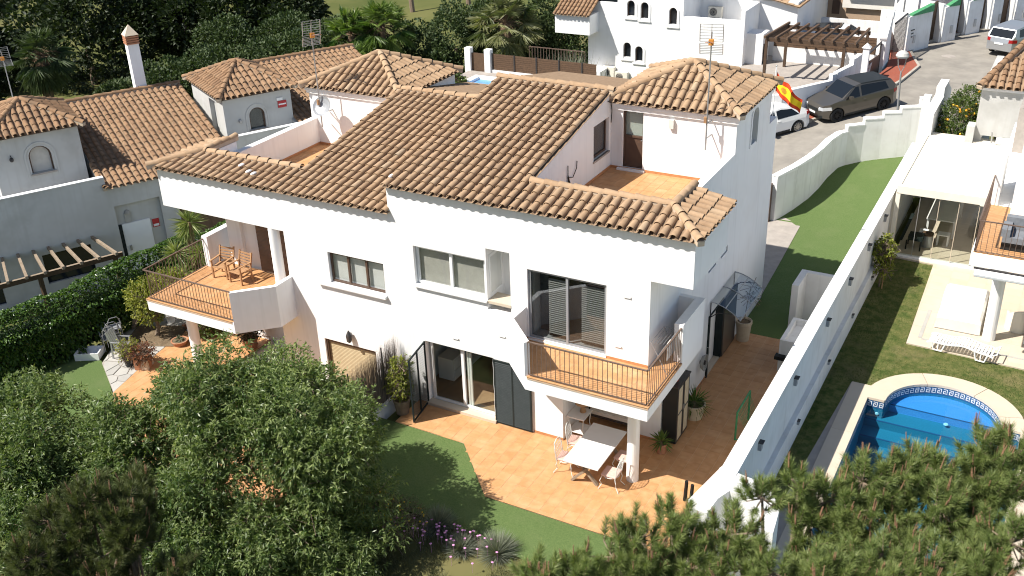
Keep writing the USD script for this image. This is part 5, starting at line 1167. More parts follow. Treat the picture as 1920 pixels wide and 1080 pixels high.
L(hr, 'hose_end', MB().tube([(.05, .17, .0), (.06, .27, .2), (.05, .27, .38), (.02, .2, .42)], .011, 5), 'grey_stone'); L(hr, 'bracket', MB().box(-.11, .06, -.05, .05, -.05, .05), 'dark_metal')
def pot(name, label, loc, r, h, mat, rim=True):
    t = thing(name, label, 'plant pot', loc)
    L(t, 'pot', MB().lathe([(0, 0), (r * .74, 0), (r * .92, h * .8), (r * 1.0, h * .86), (r * 1.0, h), (r * .86, h), (r * .82, h * .9), (0, h * .9)], n=24), mat, smooth=40)
    L(t, 'soil', MB().lathe([(r * .84, h * .915), (0, h * .93)], n=20), 'soil')
    return t
P_small = pot('plant_pot', 'small terracotta pot with spiky green plant beside the dark cabinet', (.2, .70, 0), .18, .32, 'terracotta')
P_cream = pot('plant_pot', 'large cream pot with dark cycad behind the cabinet on the side path', (.42, 2.75, 0), .33, .48, 'pot_cream')
P_tall = pot('plant_pot', 'tall cream pot with thin sapling at the end of the side path', (.33, 7.75, 0), .27, .72, 'pot_cream')
P_corner = pot('plant_pot', 'brown pot with yellow-green bush between reed fence and shutter', (-7.42, -.82, 0), .26, .48, 'wood_grey')
gl = thing('football_goal', 'small green toy football goal leaning by the garden wall', 'goal', (1.85, 2.75, 0))
L(gl, 'goal_frame', MB().tube([(.0, -.6, 0), (.0, -.58, .9), (.03, .5, 1.0), (.03, .55, 0)], .03, 8), 'green_net'); L(gl, 'back_bar', MB().tube([(.0, -.6, .02), (.42, -.5, .02), (.42, .5, .02), (.03, .55, .02)], .02, 6), 'green_net')
nt = MB()
for k in range(12):
    f = k / 11; nt.tube([(.0, -.58 + 1.1 * f, .93), (.40, -.5 + f, .03)], .005, 3)
for k in range(7):
    f = k / 7; nt.tube([(.4 * f, -.58 + .05 * f, .9 - .85 * f), (.4 * f, .52, .95 - .9 * f)], .005, 3)
L(gl, 'net', nt, 'green_net', kind='stuff')
for x, h, lab in ((1.52, .62, 'left'), (1.68, .55, 'right')):
    t = thing('wooden_post', 'short dark wooden post at the terrace corner, ' + lab + ' of the pair', 'post', (x, -1.0, 0)); L(t, 'post', MB().cyl((0, 0, 0), (.02, 0, h), .055, .045, 10), 'black')
t = np.linspace(0, 2 * PI, 21); obj('hoop', MB().tube(np.stack([1.25 + .17 * np.cos(t), -1.6 + .15 * np.sin(t), np.full(21, .015)], 1), .012, 5), 'orange_plastic', label='small orange hoop lying on the terrace beside the pines', cat='hoop')
ai = thing('clothes_airer', 'folding clothes airer with laundry on the balcony, behind the side railing', 'clothes airer', (.30, .35, 3.06))
for y in (-.45, .45):
    L(ai, 'airer_leg', MB().tube([(-.25, y, 0), (.2, y, .85)], .012, 5), 'galv'); L(ai, 'airer_leg', MB().tube([(.25, y, 0), (-.2, y, .85)], .012, 5), 'galv')
for k in range(6): L(ai, 'airer_rod', MB().tube([(-.2 + .08 * k, -.45, .85), (-.2 + .08 * k, .45, .85)], .008, 4), 'galv')
for y, m_ in ((-.25, 'cushion_white'), (.05, 'cushion_grey'), (.3, 'canvas')): L(ai, 'cloth', MB().box(.195, .215, y - .12, y + .12, .35, .86), m_)

# ---------------------------------------------------------------- left-hand balcony and garden
def wood_chair(label, loc, rz, first=None):
    if first: return dup(first, loc, rz, label)
    t = thing('wooden_armchair', label, 'armchair', loc, rz)
    for x in (-.27, .27):
        L(t, 'leg', MB().box(x - .025, x + .025, .2, .25, 0, .62), 'wood_light'); L(t, 'leg', MB().bar((x, -.25, 0), (x, -.22, .45), .045), 'wood_light'); L(t, 'back_post', MB().bar((x, -.22, .42), (x, -.36, .95), .045), 'wood_light')
        L(t, 'armrest', MB().box(x - .035, x + .035, -.28, .28, .62, .645), 'wood_light')
    for k in range(6): L(t, 'seat_slat', MB().box(-.25, .25, -.2 + k * .08, -.13 + k * .08, .40, .42), 'wood_light')
    for k in range(5): f = .52 + k * .09; L(t, 'back_slat', MB().bar((-.25, -.235 - (f - .45) * .26, f), (.25, -.235 - (f - .45) * .26, f), .02, .055), 'wood_light')
    return t
wc = wood_chair('slatted wooden armchair on the left-hand balcony, nearer the shutter', (-14.55, .55, 2.26), 175)
wood_chair('slatted wooden armchair on the left-hand balcony, nearer the railing corner', (-15.35, .62, 2.26), 188, wc)
gc = thing('garden_chair', 'grey slatted garden chair on the stone paving', 'chair', (-19.0, -1.2, -.79), -70)
for x in (-.25, .25):
    L(gc, 'leg', MB().bar((x, .2, 0), (x, .2, .62), .05), 'galv'); L(gc, 'leg', MB().bar((x, -.25, 0), (x, -.2, .62), .05), 'galv'); L(gc, 'armrest', MB().box(x - .03, x + .03, -.22, .24, .62, .65), 'galv')
L(gc, 'seat', MB().box(-.25, .25, -.2, .24, .40, .43), 'galv')
for k in range(5): L(gc, 'back_slat', MB().bar((-.2 + .1 * k, -.2, .45), (-.2 + .1 * k, -.36, .98), .075, .02), 'galv')
first = None
for k in range(3):
    loc = (-19.85 + .04 * k, -1.0 + .12 * k, -.79 + .14 * k)
    lab = ('lowest chair of the grey stack by the hedge', 'middle chair of the grey stack by the hedge', 'top chair of the grey stack by the hedge')[k]
    if first: dup(first, loc, 60, lab, group='stacked grey metal chairs'); continue
    t = first = thing('stacking_chair', lab, 'chair', loc, 60, group='stacked grey metal chairs')
    for x in (-.22, .22):
        L(t, 'leg', MB().tube([(x, .2, 0), (x, .2, .42), (x, -.2, .44)], .014, 6), 'galv'); L(t, 'leg', MB().tube([(x, -.24, 0), (x, -.2, .44), (x * .9, -.32, .86)], .014, 6), 'galv'); L(t, 'armrest', MB().tube([(x * 1.1, .22, .42), (x * 1.15, .2, .62), (x * 1.05, -.26, .64)], .014, 6), 'galv')
    L(t, 'seat', MB().box(-.21, .21, -.2, .2, .42, .45), 'alu_grey'); L(t, 'back_frame', MB().tube([(-.2, -.32, .84), (-.12, -.36, .98), (.12, -.36, .98), (.2, -.32, .84)], .014, 6).tube([(-.2, -.29, .7), (.2, -.29, .7)], .01, 5), 'galv')
tb_ = thing('plastic_tub', 'pale plastic tub on the ground left of the stacked chairs', 'tub', (-20.05, -1.75, -.81), 30); q = mbox(-.42, .42, -.3, .3, 0, .26) - mbox(-.38, .38, -.26, .26, .05, .3); L(tb_, 'tub', q, 'white_plastic')
bk_ = thing('bucket', 'white bucket by the hedge beyond the small tree', 'bucket', (-19.3, 1.35, -.79)); L(bk_, 'bucket', MB().lathe([(0, 0), (.14, 0), (.17, .3), (.15, .3), (.13, .05), (0, .05)], n=18), 'white_plastic', smooth=40)
PB = pot('plant_pot', 'black pot with bright yellow-green shrub in front of the grey garden chair', (-18.25, -1.55, -.79), .24, .36, 'pot_black')
PQ = thing('brick_planter', 'square brick planter with red-brown plant on the patio edge', 'planter', (-17.72, -1.45, -.79), 25)
for k in range(3):
    for sx in (-1, 1):
        L(PQ, 'brick', MB().box(-.24, -.005, sx * .18 - .05, sx * .18 + .05, .01 + k * .12, .12 + k * .12), 'terracotta'); L(PQ, 'brick', MB().box(.005, .24, sx * .18 - .05, sx * .18 + .05, .01 + k * .12, .12 + k * .12), 'stone')
        L(PQ, 'brick', MB().box(sx * .19 - .05, sx * .19 + .05, -.125, .125, .01 + k * .12, .12 + k * .12), 'terracotta')
BW = pot('plant_bowl', 'low clay bowl with succulents on the stone paving', (-17.75, .25, -.79), .30, .18, 'terracotta')
PT = pot('plant_pot', 'pot with dark plant in the shade under the left-hand balcony', (-15.3, 1.2, -.79), .3, .4, 'terracotta')
pl = thing('pallet', 'weathered wooden pallet leaning against the hedge', 'pallet', (-20.35, .65, -.8), -62)
for k in range(5): L(pl, 'pallet_board', MB().bar((-.5 + .22 * k, 0, 0), (-.5 + .22 * k, .35, 1.15), .11, .02), 'wood_grey')
for f in (.15, .5, .85): L(pl, 'cross_board', MB().bar((-.55, .35 * f + .05, 1.15 * f), (.45, .35 * f + .05, 1.15 * f), .09, .06), 'wood_grey')
sb = thing('plant_bed', 'square bed of dark soil round the small tree in the paving', 'bed', (-19.0, .3, -.8)); L(sb, 'soil_bed', MB().obox((0, 0, .0), ((.9, .43, 0), (-.43, .9, 0), (0, 0, 1)), (.95, .75, .035)), 'soil')
# reed fence on its low wall
lw_ = thing('low_wall', 'low white wall under the reed fence between the two gardens', 'wall', (-7.95, -3, -.8)); obj('wall', MB().box(-8.1, -7.85, -4.6, -.01, -1.0, .28), 'plaster_wall', lw_)
rf = thing('reed_fence', 'brown frayed reed fence standing between the two patios', 'fence', (-8.0, -2, .2))
rr = np.random.default_rng(5); 
for k, (ya, yb) in enumerate(((-.08, -.85), (-.87, -2.45), (-2.5, -3.1), (-3.15, -4.3))):
    mb = MB()
    nst = int((ya - yb) * 520)
    for i in range(nst):
        y = ya + (yb - ya) * rr.random(); x = -8.0 + rr.normal(0, .018) + (.02 if k % 2 else 0); top = (2.22, 2.2, 2.15, 2.0)[k] + rr.normal(0, .06) - .10 * rr.random() ** 3 * 5; z0 = .2 + rr.random() * .1
        dx, dy = rr.normal(0, .03), rr.normal(0, .05); w_ = rr.uniform(.005, .012); tn = rr.random()
        mb.add([(x, y - w_, z0), (x, y + w_, z0), (x + dx, y + dy, top), (x + .006, y, z0)], [(0, 1, 2), (1, 3, 2), (3, 0, 2)], tn)
    obj('reed_panel', mb, 'reed', rf, kind='stuff')
for y in (-.86, -2.47, -3.12): obj('fence_post', MB().cyl((-7.97, y, .0), (-7.97, y, 2.1), .022, n=6), 'dark_metal', rf)

# ---------------------------------------------------------------- neighbour's terrace
PLOT = NB
sl = thing('sun_lounger', 'white slatted plastic sun lounger on the neighbour terrace edge', 'sun lounger', (6.75, 10.75, -.46), -6)
def lz(u): return .34 + .10 * math.exp(-((u - .1) / .35) ** 2) - .05 * (abs(u) > .9)
n = 20
for k in range(n):
    u = -1.0 + 2.0 * (k + .5) / n; z = lz(u); L(sl, 'slat', MB().obox((u, 0, z), ((1, 0, (lz(u + .05) - lz(u - .05)) / .1), (0, 1, 0), (0, 0, 1)), (.036, .31, .012)), 'white_plastic')
for y in (-.31, .31): L(sl, 'side_rail', MB().tube([(u, y, lz(u) - .03) for u in np.linspace(-1.02, 1.02, 15)], .03, 6), 'white_plastic')
for u0 in (-.66, .66):
    for y in (-.31, .31):
        L(sl, 'leg', MB().tube([(u0 - .2, y, lz(u0) - .05), (u0 - .13, y, .04), (u0 + .13, y, .04), (u0 + .2, y, lz(u0) - .05)], .026, 6), 'white_plastic'); L(sl, 'leg_strut', MB().bar((u0, y, .04), (u0, y, .3), .03), 'white_plastic')
L(sl, 'handle', MB().tube([(1.0, -.3, .33), (1.12, -.3, .40), (1.12, .3, .40), (1.0, .3, .33)], .022, 6), 'white_plastic')
dbm = thing('covered_daybed', 'bulky daybed under a fitted white cover beside the column', 'daybed', (6.45, 13.4, -.46))
us = np.linspace(0, 1, 9); prof = [(-1.25, .0), (-1.25, .42), (-1.1, .50), (-.35, .50), (-.15, .60), (.05, .74), (.5, .80), (.95, .72), (1.2, .5), (1.25, .0)]
mb = MB(); xs = [(-.72, 0.0), (-.70, .9), (-.62, 1.0), (.62, 1.0), (.70, .9), (.72, 0.0)]
V = np.array([[(x, y, z * (s if z > .01 else 1)) for y, z in prof] for x, s in xs]); nx, ny = len(xs), len(prof)
mb.add(V.reshape(-1, 3), [(i * ny + j, i * ny + j + 1, (i + 1) * ny + j + 1, (i + 1) * ny + j) for i in range(nx - 1) for j in range(ny - 1)]); mb.mesh(mprism([(-.72, -1.25), (.72, -1.25), (.72, 1.25), (-.72, 1.25)], 0, .02))
L(dbm, 'cover', mb, 'canvas'); dbm.prim.SetCustomDataByKey('label', 'bulky daybed under a fitted white cover beside the column')
wk = thing('tub_chair', 'white rounded tub chair behind the column of the neighbour terrace', 'armchair', (8.25, 13.3, -.46), 200)
mb = MB(); A0 = np.linspace(math.radians(-30), math.radians(210), 19)
for a0, a1 in zip(A0, A0[1:]):
    h = lambda a: .55 + .28 * max(0, math.sin(a))
    v = [(r * math.cos(a), r * math.sin(a), z) for a in (a0, a1) for r in (.36, .43) for z in (0, h(a))]; mb.add(v, [(0, 1, 5, 4), (2, 6, 7, 3), (1, 3, 7, 5)])
L(wk, 'shell', mb, 'cream_panel'); L(wk, 'seat_cushion', MB().cyl((0, 0, .34), (0, 0, .44), .34, n=18), 'cushion_white'); L(wk, 'seat_base', MB().cyl((0, 0, 0), (0, 0, .33), .35, n=18), 'plaster_old')

PLOT = None
# ---------------------------------------------------------------- masts, flag, lamp
def antenna(label, base, h, rz=0.0, big=1.0, arms=True):
    t = thing('tv_antenna', label, 'antenna', base, rz)
    L(t, 'mast', MB().cyl((0, 0, 0), (0, 0, h), .026, .02, 8), 'galv')
    g1 = MB(); 
    for s in (0, 1):
        z0 = h - .55 * big + s * .0
    for side, (za, zb_, lean) in (('up', (h - .28 * big, h + .22 * big, -.10)), ('down', (h - .66 * big, h - .34 * big, .14))):
        gm = MB()
        for x in (-.32 * big, .32 * big): gm.bar((x, lean, zb_ if side == 'up' else za), (x, 0, za if side == 'up' else zb_), .022)
        for k in range(7):
            f = k / 6; gm.bar((-.32 * big, lean * (f if side == 'up' else 1 - f), za + (zb_ - za) * f), (.32 * big, lean * (f if side == 'up' else 1 - f), za + (zb_ - za) * f), .012)
        gm.bar((0, lean if side == 'up' else 0, zb_), (0, 0 if side == 'up' else lean, za), .015)
        L(t, 'reflector', gm, 'galv')
    L(t, 'boom', MB().bar((0, .0, h - .3 * big), (0, -.75 * big, h - .12 * big), .03), 'galv'); L(t, 'feed_box', MB().box(-.07, .07, -.12, -.02, h - .36 * big, h - .2 * big), 'orange_plastic')
    for k in range(7): L(t, 'director', MB().bar((-.10, -.18 - .09 * k, h - .26 + .02 * k), (.10, -.18 - .09 * k, h - .26 + .02 * k), .012), 'terracotta')
    if arms:
        for z in (.35, .8): L(t, 'bracket', MB().bar((0, 0, z), (.12, .38, z + .02), .03), 'galv')
        L(t, 'junction_box', MB().box(-.09, -.01, -.05, .03, .82, 1.0), 'wood_light')
    return t
antenna('television antenna on a tall mast bracketed to the tower of the middle house', (-.78, 6.1, 6.95), 3.45, 12)
antenna('television antenna on the tower wall of the joined left-hand house', (-14.9, 5.95, 5.9), 3.55, 60)
antenna('television antenna on the tower at the far left edge', (-33.3, 6.9, 4.4), 2.3, 40, arms=False)
fg_ = thing('flag', 'red and yellow striped flag hanging from a slim pole at the house corner', 'flag', (-.13, 10.9, 6.64))
L(fg_, 'pole', MB().cyl((0, 0, 0), (-.01, 0, 1.68), .018, n=8), 'alu_white'); L(fg_, 'finial', MB().sphere((-.01, 0, 1.70), (.03,) * 3, 1), 'galv')
nu, nv = 25, 17
def fp(u, v): # u along the fly, v from top 0 to bottom 1
    wv = .10 * math.sin(u * 7 + v * 2.0) * u + .04 * math.sin(u * 15 + 1)
    return np.array([.02 + u * .92 - .05 * v * u, wv - .15 * u, 1.50 - .62 * v * (1 - .22 * u) - u * .88 + .12 * u * u - .05 * math.sin(u * 9) * (1 - v)])
for nm, v0, v1, mt in (('stripe', 0, .25, 'flag_red'), ('stripe', .25, .75, 'flag_yellow'), ('stripe', .75, 1, 'flag_red')):
    mb = MB(); us_ = np.linspace(0, 1, nu); vs_ = np.linspace(v0, v1, 7)
    mb.add([fp(u, v) for u in us_ for v in vs_], [(i * 7 + j, i * 7 + j + 1, (i + 1) * 7 + j + 1, (i + 1) * 7 + j) for i in range(nu - 1) for j in range(6)])
    L(fg_, nm, mb, mt, smooth=True)
mb = MB(); us_ = np.linspace(.22, .42, 7); vs_ = np.linspace(.36, .64, 6)
mb.add([fp(u, v) + (0, -.008, 0) for u in us_ for v in vs_], [(i * 6 + j, i * 6 + j + 1, (i + 1) * 6 + j + 1, (i + 1) * 6 + j) for i in range(6) for j in range(5) if not ((i in (0, 5)) and (j in (0, 4)))]); L(fg_, 'crest', mb, 'flag_crest', smooth=True)
sl_ = thing('street_lamp', 'grey street lamp with mushroom head standing at the road wall', 'street lamp', (1.45, 27.5, 1.08))
L(sl_, 'post', MB().tube([(0, 0, 0), (-.04, 0, 1.2), (-.13, 0, 3.05)], [.06, .05, .04], 10), 'galv')
for x in (-.17, .17): L(sl_, 'fork', MB().tube([(-.13, 0, 3.05), (-.15 + x * .8, 0, 3.35), (-.16 + x * 1.1, 0, 3.77)], .018, 6), 'galv')
L(sl_, 'lamp_head', MB().lathe([(0, 3.75), (.26, 3.77), (.30, 3.85), (.24, 3.98), (.10, 4.07), (0, 4.09)], (-.16, 0, 0), 20), 'plaster_old', smooth=40)
# far lattice mast
py = thing('lattice_mast', 'thin grey lattice mast rising among the dark trees at the back', 'mast', (-76, 58.4, -8))
q = MB()
for x, y in ((-.5, -.5), (.5, -.5), (.5, .5), (-.5, .5)): L(py, 'upright', MB().bar((x, y, 0), (x * .4 - .6, y * .4 + .4, 9), .09), 'galv')
for k in range(9):
    f = k / 9; s = .5 - .3 * f; o = -.6 * f; z = 9 * f; L(py, 'brace', MB().bar((o - s, -s, z), (o + s, s, z + 1), .06), 'galv'); L(py, 'brace', MB().bar((o + s, -s, z), (o - s, s, z + 1), .06), 'galv')

# ---------------------------------------------------------------- cars
def car(label, loc, rz, paint, L_=4.37, W_=1.9, H_=1.64, wb=2.66, kind='suv', rim='rim_dark', pitch=0.0, roof=None, wr=.36):
    t = thing('parked_car', label, 'car', loc, rz)
    h = L_ / 2; fa, ra = wb / 2 + .05, -wb / 2 + .05
    if kind == 'suv':
        prof = [(h - .05, .32), (h, .5), (h - .02, .78), (h - .16, .93), (h - 1.15, 1.08), (h - 1.85, H_ - .08), (h - 2.3, H_), (-h + 1.1, H_ - .05), (-h + .42, H_ - .12), (-h + .06, 1.05), (-h, .8), (-h + .04, .36), (-h + .3, .26), (h - .35, .24)]
        sidew = [(h - 1.30, 1.03), (h - 1.93, H_ - .13), (h - 2.4, H_ - .10), (-h + .75, H_ - .17), (-h + .62, 1.12)]
    else:
        prof = [(h - .03, .3), (h, .5), (h - .04, .68), (h - .25, .82), (h - 1.2, .97), (h - 1.95, H_ - .08), (h - 2.5, H_), (-h + 1.2, H_ - .07), (-h + .35, H_ - .38), (-h + .03, .95), (-h, .7), (-h + .05, .34), (-h + .3, .22), (h - .3, .2)]
        sidew = [(h - 1.35, .95), (h - 2.0, H_ - .13), (h - 2.5, H_ - .09), (-h + 1.1, H_ - .17), (-h + .75, .98)]
    body = mpoly_xz(prof, -W_ / 2, W_ / 2)
    k = W_ / 2; belt = 1.02 if kind == 'suv' else .93
    front = mpoly_yz([(-k + .06, .2), (k - .06, .2), (k, .5), (k - .01, .75), (k - .05, belt), (k - .27, H_ + .02), (-k + .27, H_ + .02), (-k + .05, belt), (-k + .01, .75), (-k, .5)], -h - .1, h + .1)
    plan = mprism([(h, -.45), (h, .45), (h - .12, k - .22), (h - .5, k), (-h + .4, k), (-h + .08, k - .18), (-h, .5), (-h, -.5), (-h + .08, -k + .18), (-h + .4, -k), (h - .5, -k), (h - .12, -k + .22)], 0, 3)
    body = body ^ front ^ plan
    big = body.translate((0, 0, -.8)).scale((1.004, 1.012, 1.008)).translate((0, 0, .8))
    for x in (fa, ra):
        for s in (-1, 1):
            a = Manifold.cylinder(.5, wr + .055, wr + .055, 24).rotate((90, 0, 0)).translate((x, s * k + .25, wr - .01)); body -= a
    def put(nm, q, mt, **kw):
        v, f, _ = arr(q); c, s = math.cos(pitch), math.sin(pitch); v = np.stack([v[:, 0] * c - v[:, 2] * s, v[:, 1], v[:, 0] * s + v[:, 2] * c], 1); L(t, nm, (v, f), mt, **kw)
    put('body', body, paint)
    sw = mpoly_xz(sidew, -2, 2)
    pill = mbox(-.06, .06, -3, 3, 0, 3).translate((.02 if kind == 'suv' else -.05, 0, 0))
    put('side_windows', (big ^ sw) - pill - mbox(-3, 3, -.55, .55, 0, 3), 'car_glass')
    put('windscreen', big ^ mpoly_xz([(h - 1.19, belt - .04), (h - 1.19, belt + .10), (h - .9, belt + .25), (h - 1.7, H_ + .1), (h - 1.83, H_ - .03), (h - 1.95, H_ - .12)], -k + .22, k - .22), 'car_glass')
    put('rear_window', big ^ mpoly_xz([(-h + .38, H_ - .18), (-h + .10, belt + .08), (-h - .2, belt + .08), (-h - .2, H_ - .18)], -k + .24, k - .24), 'car_glass')
    if roof: put('roof', big ^ mpoly_xz([(h - 2.3, H_ - .035), (-h + .45, H_ - .14), (-h + .4, H_ + .2), (h - 2.0, H_ + .2)], -3, 3), roof)
    for s in (-1, 1):
        put('headlight', big ^ mbox(h - .5, h + .1, min(s * .5, s * 1.2), max(s * .5, s * 1.2), .68 if kind == 'suv' else .6, .84 if kind == 'suv' else .74), 'lamp_clear')
        put('tail_light', big ^ mbox(-h - .1, -h + .32, min(s * .55, s * 1.2), max(s * .55, s * 1.2), .84, 1.02), 'lamp_red')
        put('mirror', MB().box(h - 1.62, h - 1.45, min(s * (k - .02), s * (k + .17)), max(s * (k - .02), s * (k + .17)), belt + .03, belt + .17), paint)
        put('door_handle', MB().box(-.25, -.07, min(s * (k - .03), s * (k + .01)), max(s * (k - .03), s * (k + .01)), .86, .885), paint)
    put('grille', big ^ mbox(h - .3, h + .1, -.42, .42, .62, .76), 'pot_black'); put('lower_grille', big ^ mbox(h - .4, h + .1, -.7, .7, .30, .42), 'pot_black')
    put('number_plate', MB().box(h + .005, h + .02, -.26, .26, .47, .57), 'plate'); put('number_plate', MB().box(-h - .02, -h - .005, -.26, .26, .70, .80), 'plate')
    put('sill_trim', big ^ mbox(ra + .45, fa - .45, -3, 3, .2, .33), 'pot_black')
    for x in (fa, ra):
        for s in (-1, 1):
            y = s * (k - .12); put('tyre', MB().lathe([(wr * .62, -.1), (wr * .9, -.11), (wr, -.07), (wr, .07), (wr * .9, .11), (wr * .62, .1)], n=28).xf(lambda v: np.stack([v[:, 0] + x, v[:, 2] + y, v[:, 1] + wr], 1)), 'tyre')
            rm = MB(); rm.lathe([(0, 0), (wr * .2, 0)], n=12)
            for q in range(10):
                a = q * 2 * PI / 10; rm.bar((0, 0, 0), (wr * .66 * math.cos(a), wr * .66 * math.sin(a), -.02), .045, .03, up=(0, 0, 1))
            rm.tube(np.stack([wr * .64 * np.cos(np.linspace(0, 2 * PI, 25)), wr * .64 * np.sin(np.linspace(0, 2 * PI, 25)), np.zeros(25)], 1), .02, 5)
            put('rim', rm.xf(lambda v: np.stack([v[:, 0] + x, v[:, 2] * s + y + s * .09, v[:, 1] + wr], 1)), rim); put('brake_disc', MB().cyl((x, y - s * .02, wr), (x, y, wr), wr * .6, n=18), 'black')
    return t
hd = lambda dx, dy: math.degrees(math.atan2(dy, dx))
car('grey-brown sport utility car with black roof parked by the white street wall', (-1.28, 30.65, 1.12), hd(-.69, -.72), 'car_grey', roof='pot_black', pitch=-math.radians(6.0))
car('white hatchback half hidden behind the house corner, under the flag', (-4.6, 27.3, .50), hd(-.64, -.77), 'car_white', 4.2, 1.8, 1.45, 2.6, 'hatch', 'rim_light', pitch=-math.radians(5), wr=.33)
car('silver estate car on the right of the road, seen from behind', (5.15, 44.9, 1.56), hd(.42, .91), 'car_silver', 4.5, 1.85, 1.67, 2.75)
car('dark teal car parked beyond the silver one at the right edge', (7.6, 50.2, 1.66), hd(.42, .91), 'car_teal', 4.6, 1.85, 1.6, 2.7)
car('white car with black roof standing behind the timber carport', (-4.6, 43.4, 1.0), hd(1, .08), 'car_white', 4.4, 1.82, 1.55, 2.65, roof='car_glass')
car('pale blue car parked at the far end of the road', (9.0, 57.5, 1.66), hd(.4, .92), 'car_silver', 4.3, 1.8, 1.5, 2.6, 'hatch')

# rear garden behind the ridge
fn = thing('board_fence', 'brown board fence with white base and piers beyond the roof ridge', 'fence', (-20.5, 32, .6))
obj('base_wall', MB().box(-23.4, -16.0, 31.9, 32.1, -1.5, .78), 'plaster_wall', fn)
for k in range(8): obj('board', MB().box(-22.9, -16.0, 31.97, 32.03, .80 + k * .12, .91 + k * .12), 'wood_brown', fn)
for x in (-22.9, -21.4, -19.9, -18.4, -16.9): obj('post', MB().box(x - .04, x + .04, 31.93, 31.968, .79, 1.8), 'dark_metal', fn)
for x in (-23.2, -24.6): obj('pier', MB().box(x - .2, x + .2, 31.8, 32.2, -1.5, 2.0), 'plaster', fn)
obj('gate', MB().box(-24.4, -23.4, 31.97, 32.03, -.3, 1.7), 'wood_brown', fn)
yw = thing('rear_yard', 'paved rear yard between the roof ridge and the board fence', 'yard', (-19, 28, 0), kind='structure'); obj('yard_floor', MB().box(-24.5, -13, 24, 31.85, -1.5, .62), 'concrete', yw)
ht = thing('hot_tub', 'white hot tub with blue water behind the roof ridge', 'hot tub', (-21.2, 28, .6)); q = mbox(-1.1, 1.1, -.9, .9, 0, .7) - mbox(-.7, .7, -.6, .6, .3, .9); L(ht, 'shell', q, 'white_plastic'); L(ht, 'water', MB().box(-.69, .69, -.59, .59, .5, .55), 'pool_light')
rs_ = thing('reed_screen', 'short pale reed screen in the rear yard beside the hot tub', 'fence', (-23.0, 27.5, .6)); obj('reed_panel', MB().box(-23.9, -22.3, 27.3, 27.36, .62, 1.55), 'reed', rs_)
vr = thing('veranda_rail', 'dark barred railing on the terrace left of the villa', 'railing', (-19.5, 34, .6))
for k in range(20): obj('rail_bar', MB().bar((-21.6 + .2 * k, 34.3, .8), (-21.6 + .2 * k, 34.3, 1.8), .03), 'rail_brown', vr)
obj('top_rail', MB().bar((-21.6, 34.3, 1.8), (-17.8, 34.3, 1.8), .05), 'rail_brown', vr)
# ---------------------------------------------------------------- plants
pr = np.random.default_rng(11)
def unit(v): return v / np.maximum(np.linalg.norm(v, axis=-1, keepdims=True), 1e-9)
def leaves(P, D, length, width, tone, fold=.25, droop=0.0, rg=pr):
    """Leaf blades at the points P along the directions D: two folded triangles pairs each."""
    n = len(P); length = np.broadcast_to(length, (n,))[:, None]; width = np.broadcast_to(width, (n,))[:, None]
    up = unit(rg.normal(size=(n, 3)) + (0, 0, 1.0)); S = unit(np.cross(D, up)); N = np.cross(S, D)
    mid = P + D * length * .45 - np.array([0, 0, 1.]) * droop * length * .3
    tip = P + D * length - np.array([0, 0, 1.]) * droop * length
    v = np.stack([P, mid + S * width + N * width * fold, tip, mid - S * width + N * width * fold], 1).reshape(-1, 3)
    i = np.arange(n)[:, None] * 4
    f = np.concatenate([i + [0, 1, 2], i + [0, 2, 3]], 0)
    return v, f, np.repeat(np.clip(tone, 0, 1), 4)
def blades(P, D, length, width, tone, bend=.0, rg=pr):
    """Thin one-triangle needles or grass blades."""
    n = len(P); S = unit(np.cross(D, unit(rg.normal(size=(n, 3))))) * np.broadcast_to(width, (n,))[:, None] / 2
    T = P + D * np.broadcast_to(length, (n,))[:, None] - np.array([0, 0, 1.]) * np.broadcast_to(bend, (n,))[:, None]
    v = np.stack([P - S, P + S, T], 1).reshape(-1, 3); f = np.arange(3 * n).reshape(n, 3)
    return v, f, np.repeat(np.clip(tone, 0, 1), 3)
def join(parts):
    vs, fs, ts, n = [], [], [], 0
    for v, f, t in parts: vs.append(v); fs.append(f + n); ts.append(t); n += len(v)
    return np.vstack(vs), np.vstack(fs), np.concatenate(ts)
def shell_points(blobs, n, inner=.55, rg=pr, rough=.28):
    """Points in the outer shell of several ellipsoids, pushed in and out by noise; returns points, outward directions."""
    blobs = [(np.asarray(c, float), np.broadcast_to(np.asarray(r, float), (3,))) for c, r in blobs]
    vol = np.array([np.prod(r) ** (2 / 3) for c, r in blobs]); k = rg.choice(len(blobs), n, p=vol / vol.sum())
    C = np.array([b[0] for b in blobs])[k]; R_ = np.array([b[1] for b in blobs])[k]
    d = unit(rg.normal(size=(n, 3))); q = inner + (1 - inner) * rg.random(n) ** .6
    q = q * (1 - rough + 2 * rough * meshkit.fbm((C + d * R_) * 1.1, 3, 5))
    P = C + d * R_ * q[:, None]
    keep = np.ones(n, bool)
    for c, r in blobs: keep &= (np.linalg.norm((P - c) / r, axis=1) > inner * .72)
    return P[keep], unit(d / R_)[keep], q[keep]
def limbs(parent, base, tops, r0, mat='bark', name='trunk', fork=.45):
    base = np.asarray(base, float); c = np.mean(np.asarray(tops, float), 0); f = base + (c - base) * fork
    mb = MB(); s = np.array([pr.normal(0, .05), pr.normal(0, .05), 0])
    mb.tube([base, base + (f - base) * .5 + s, f], [r0, r0 * .8, r0 * .65], 9)
    for t in tops:
        t = np.asarray(t, float); m_ = f + (t - f) * .5 + pr.normal(0, .12, 3); mb.tube([f - (f - base) * .03, m_, t], [r0 * .6, r0 * .38, r0 * .12], 6)
    obj(name, mb, mat, parent)

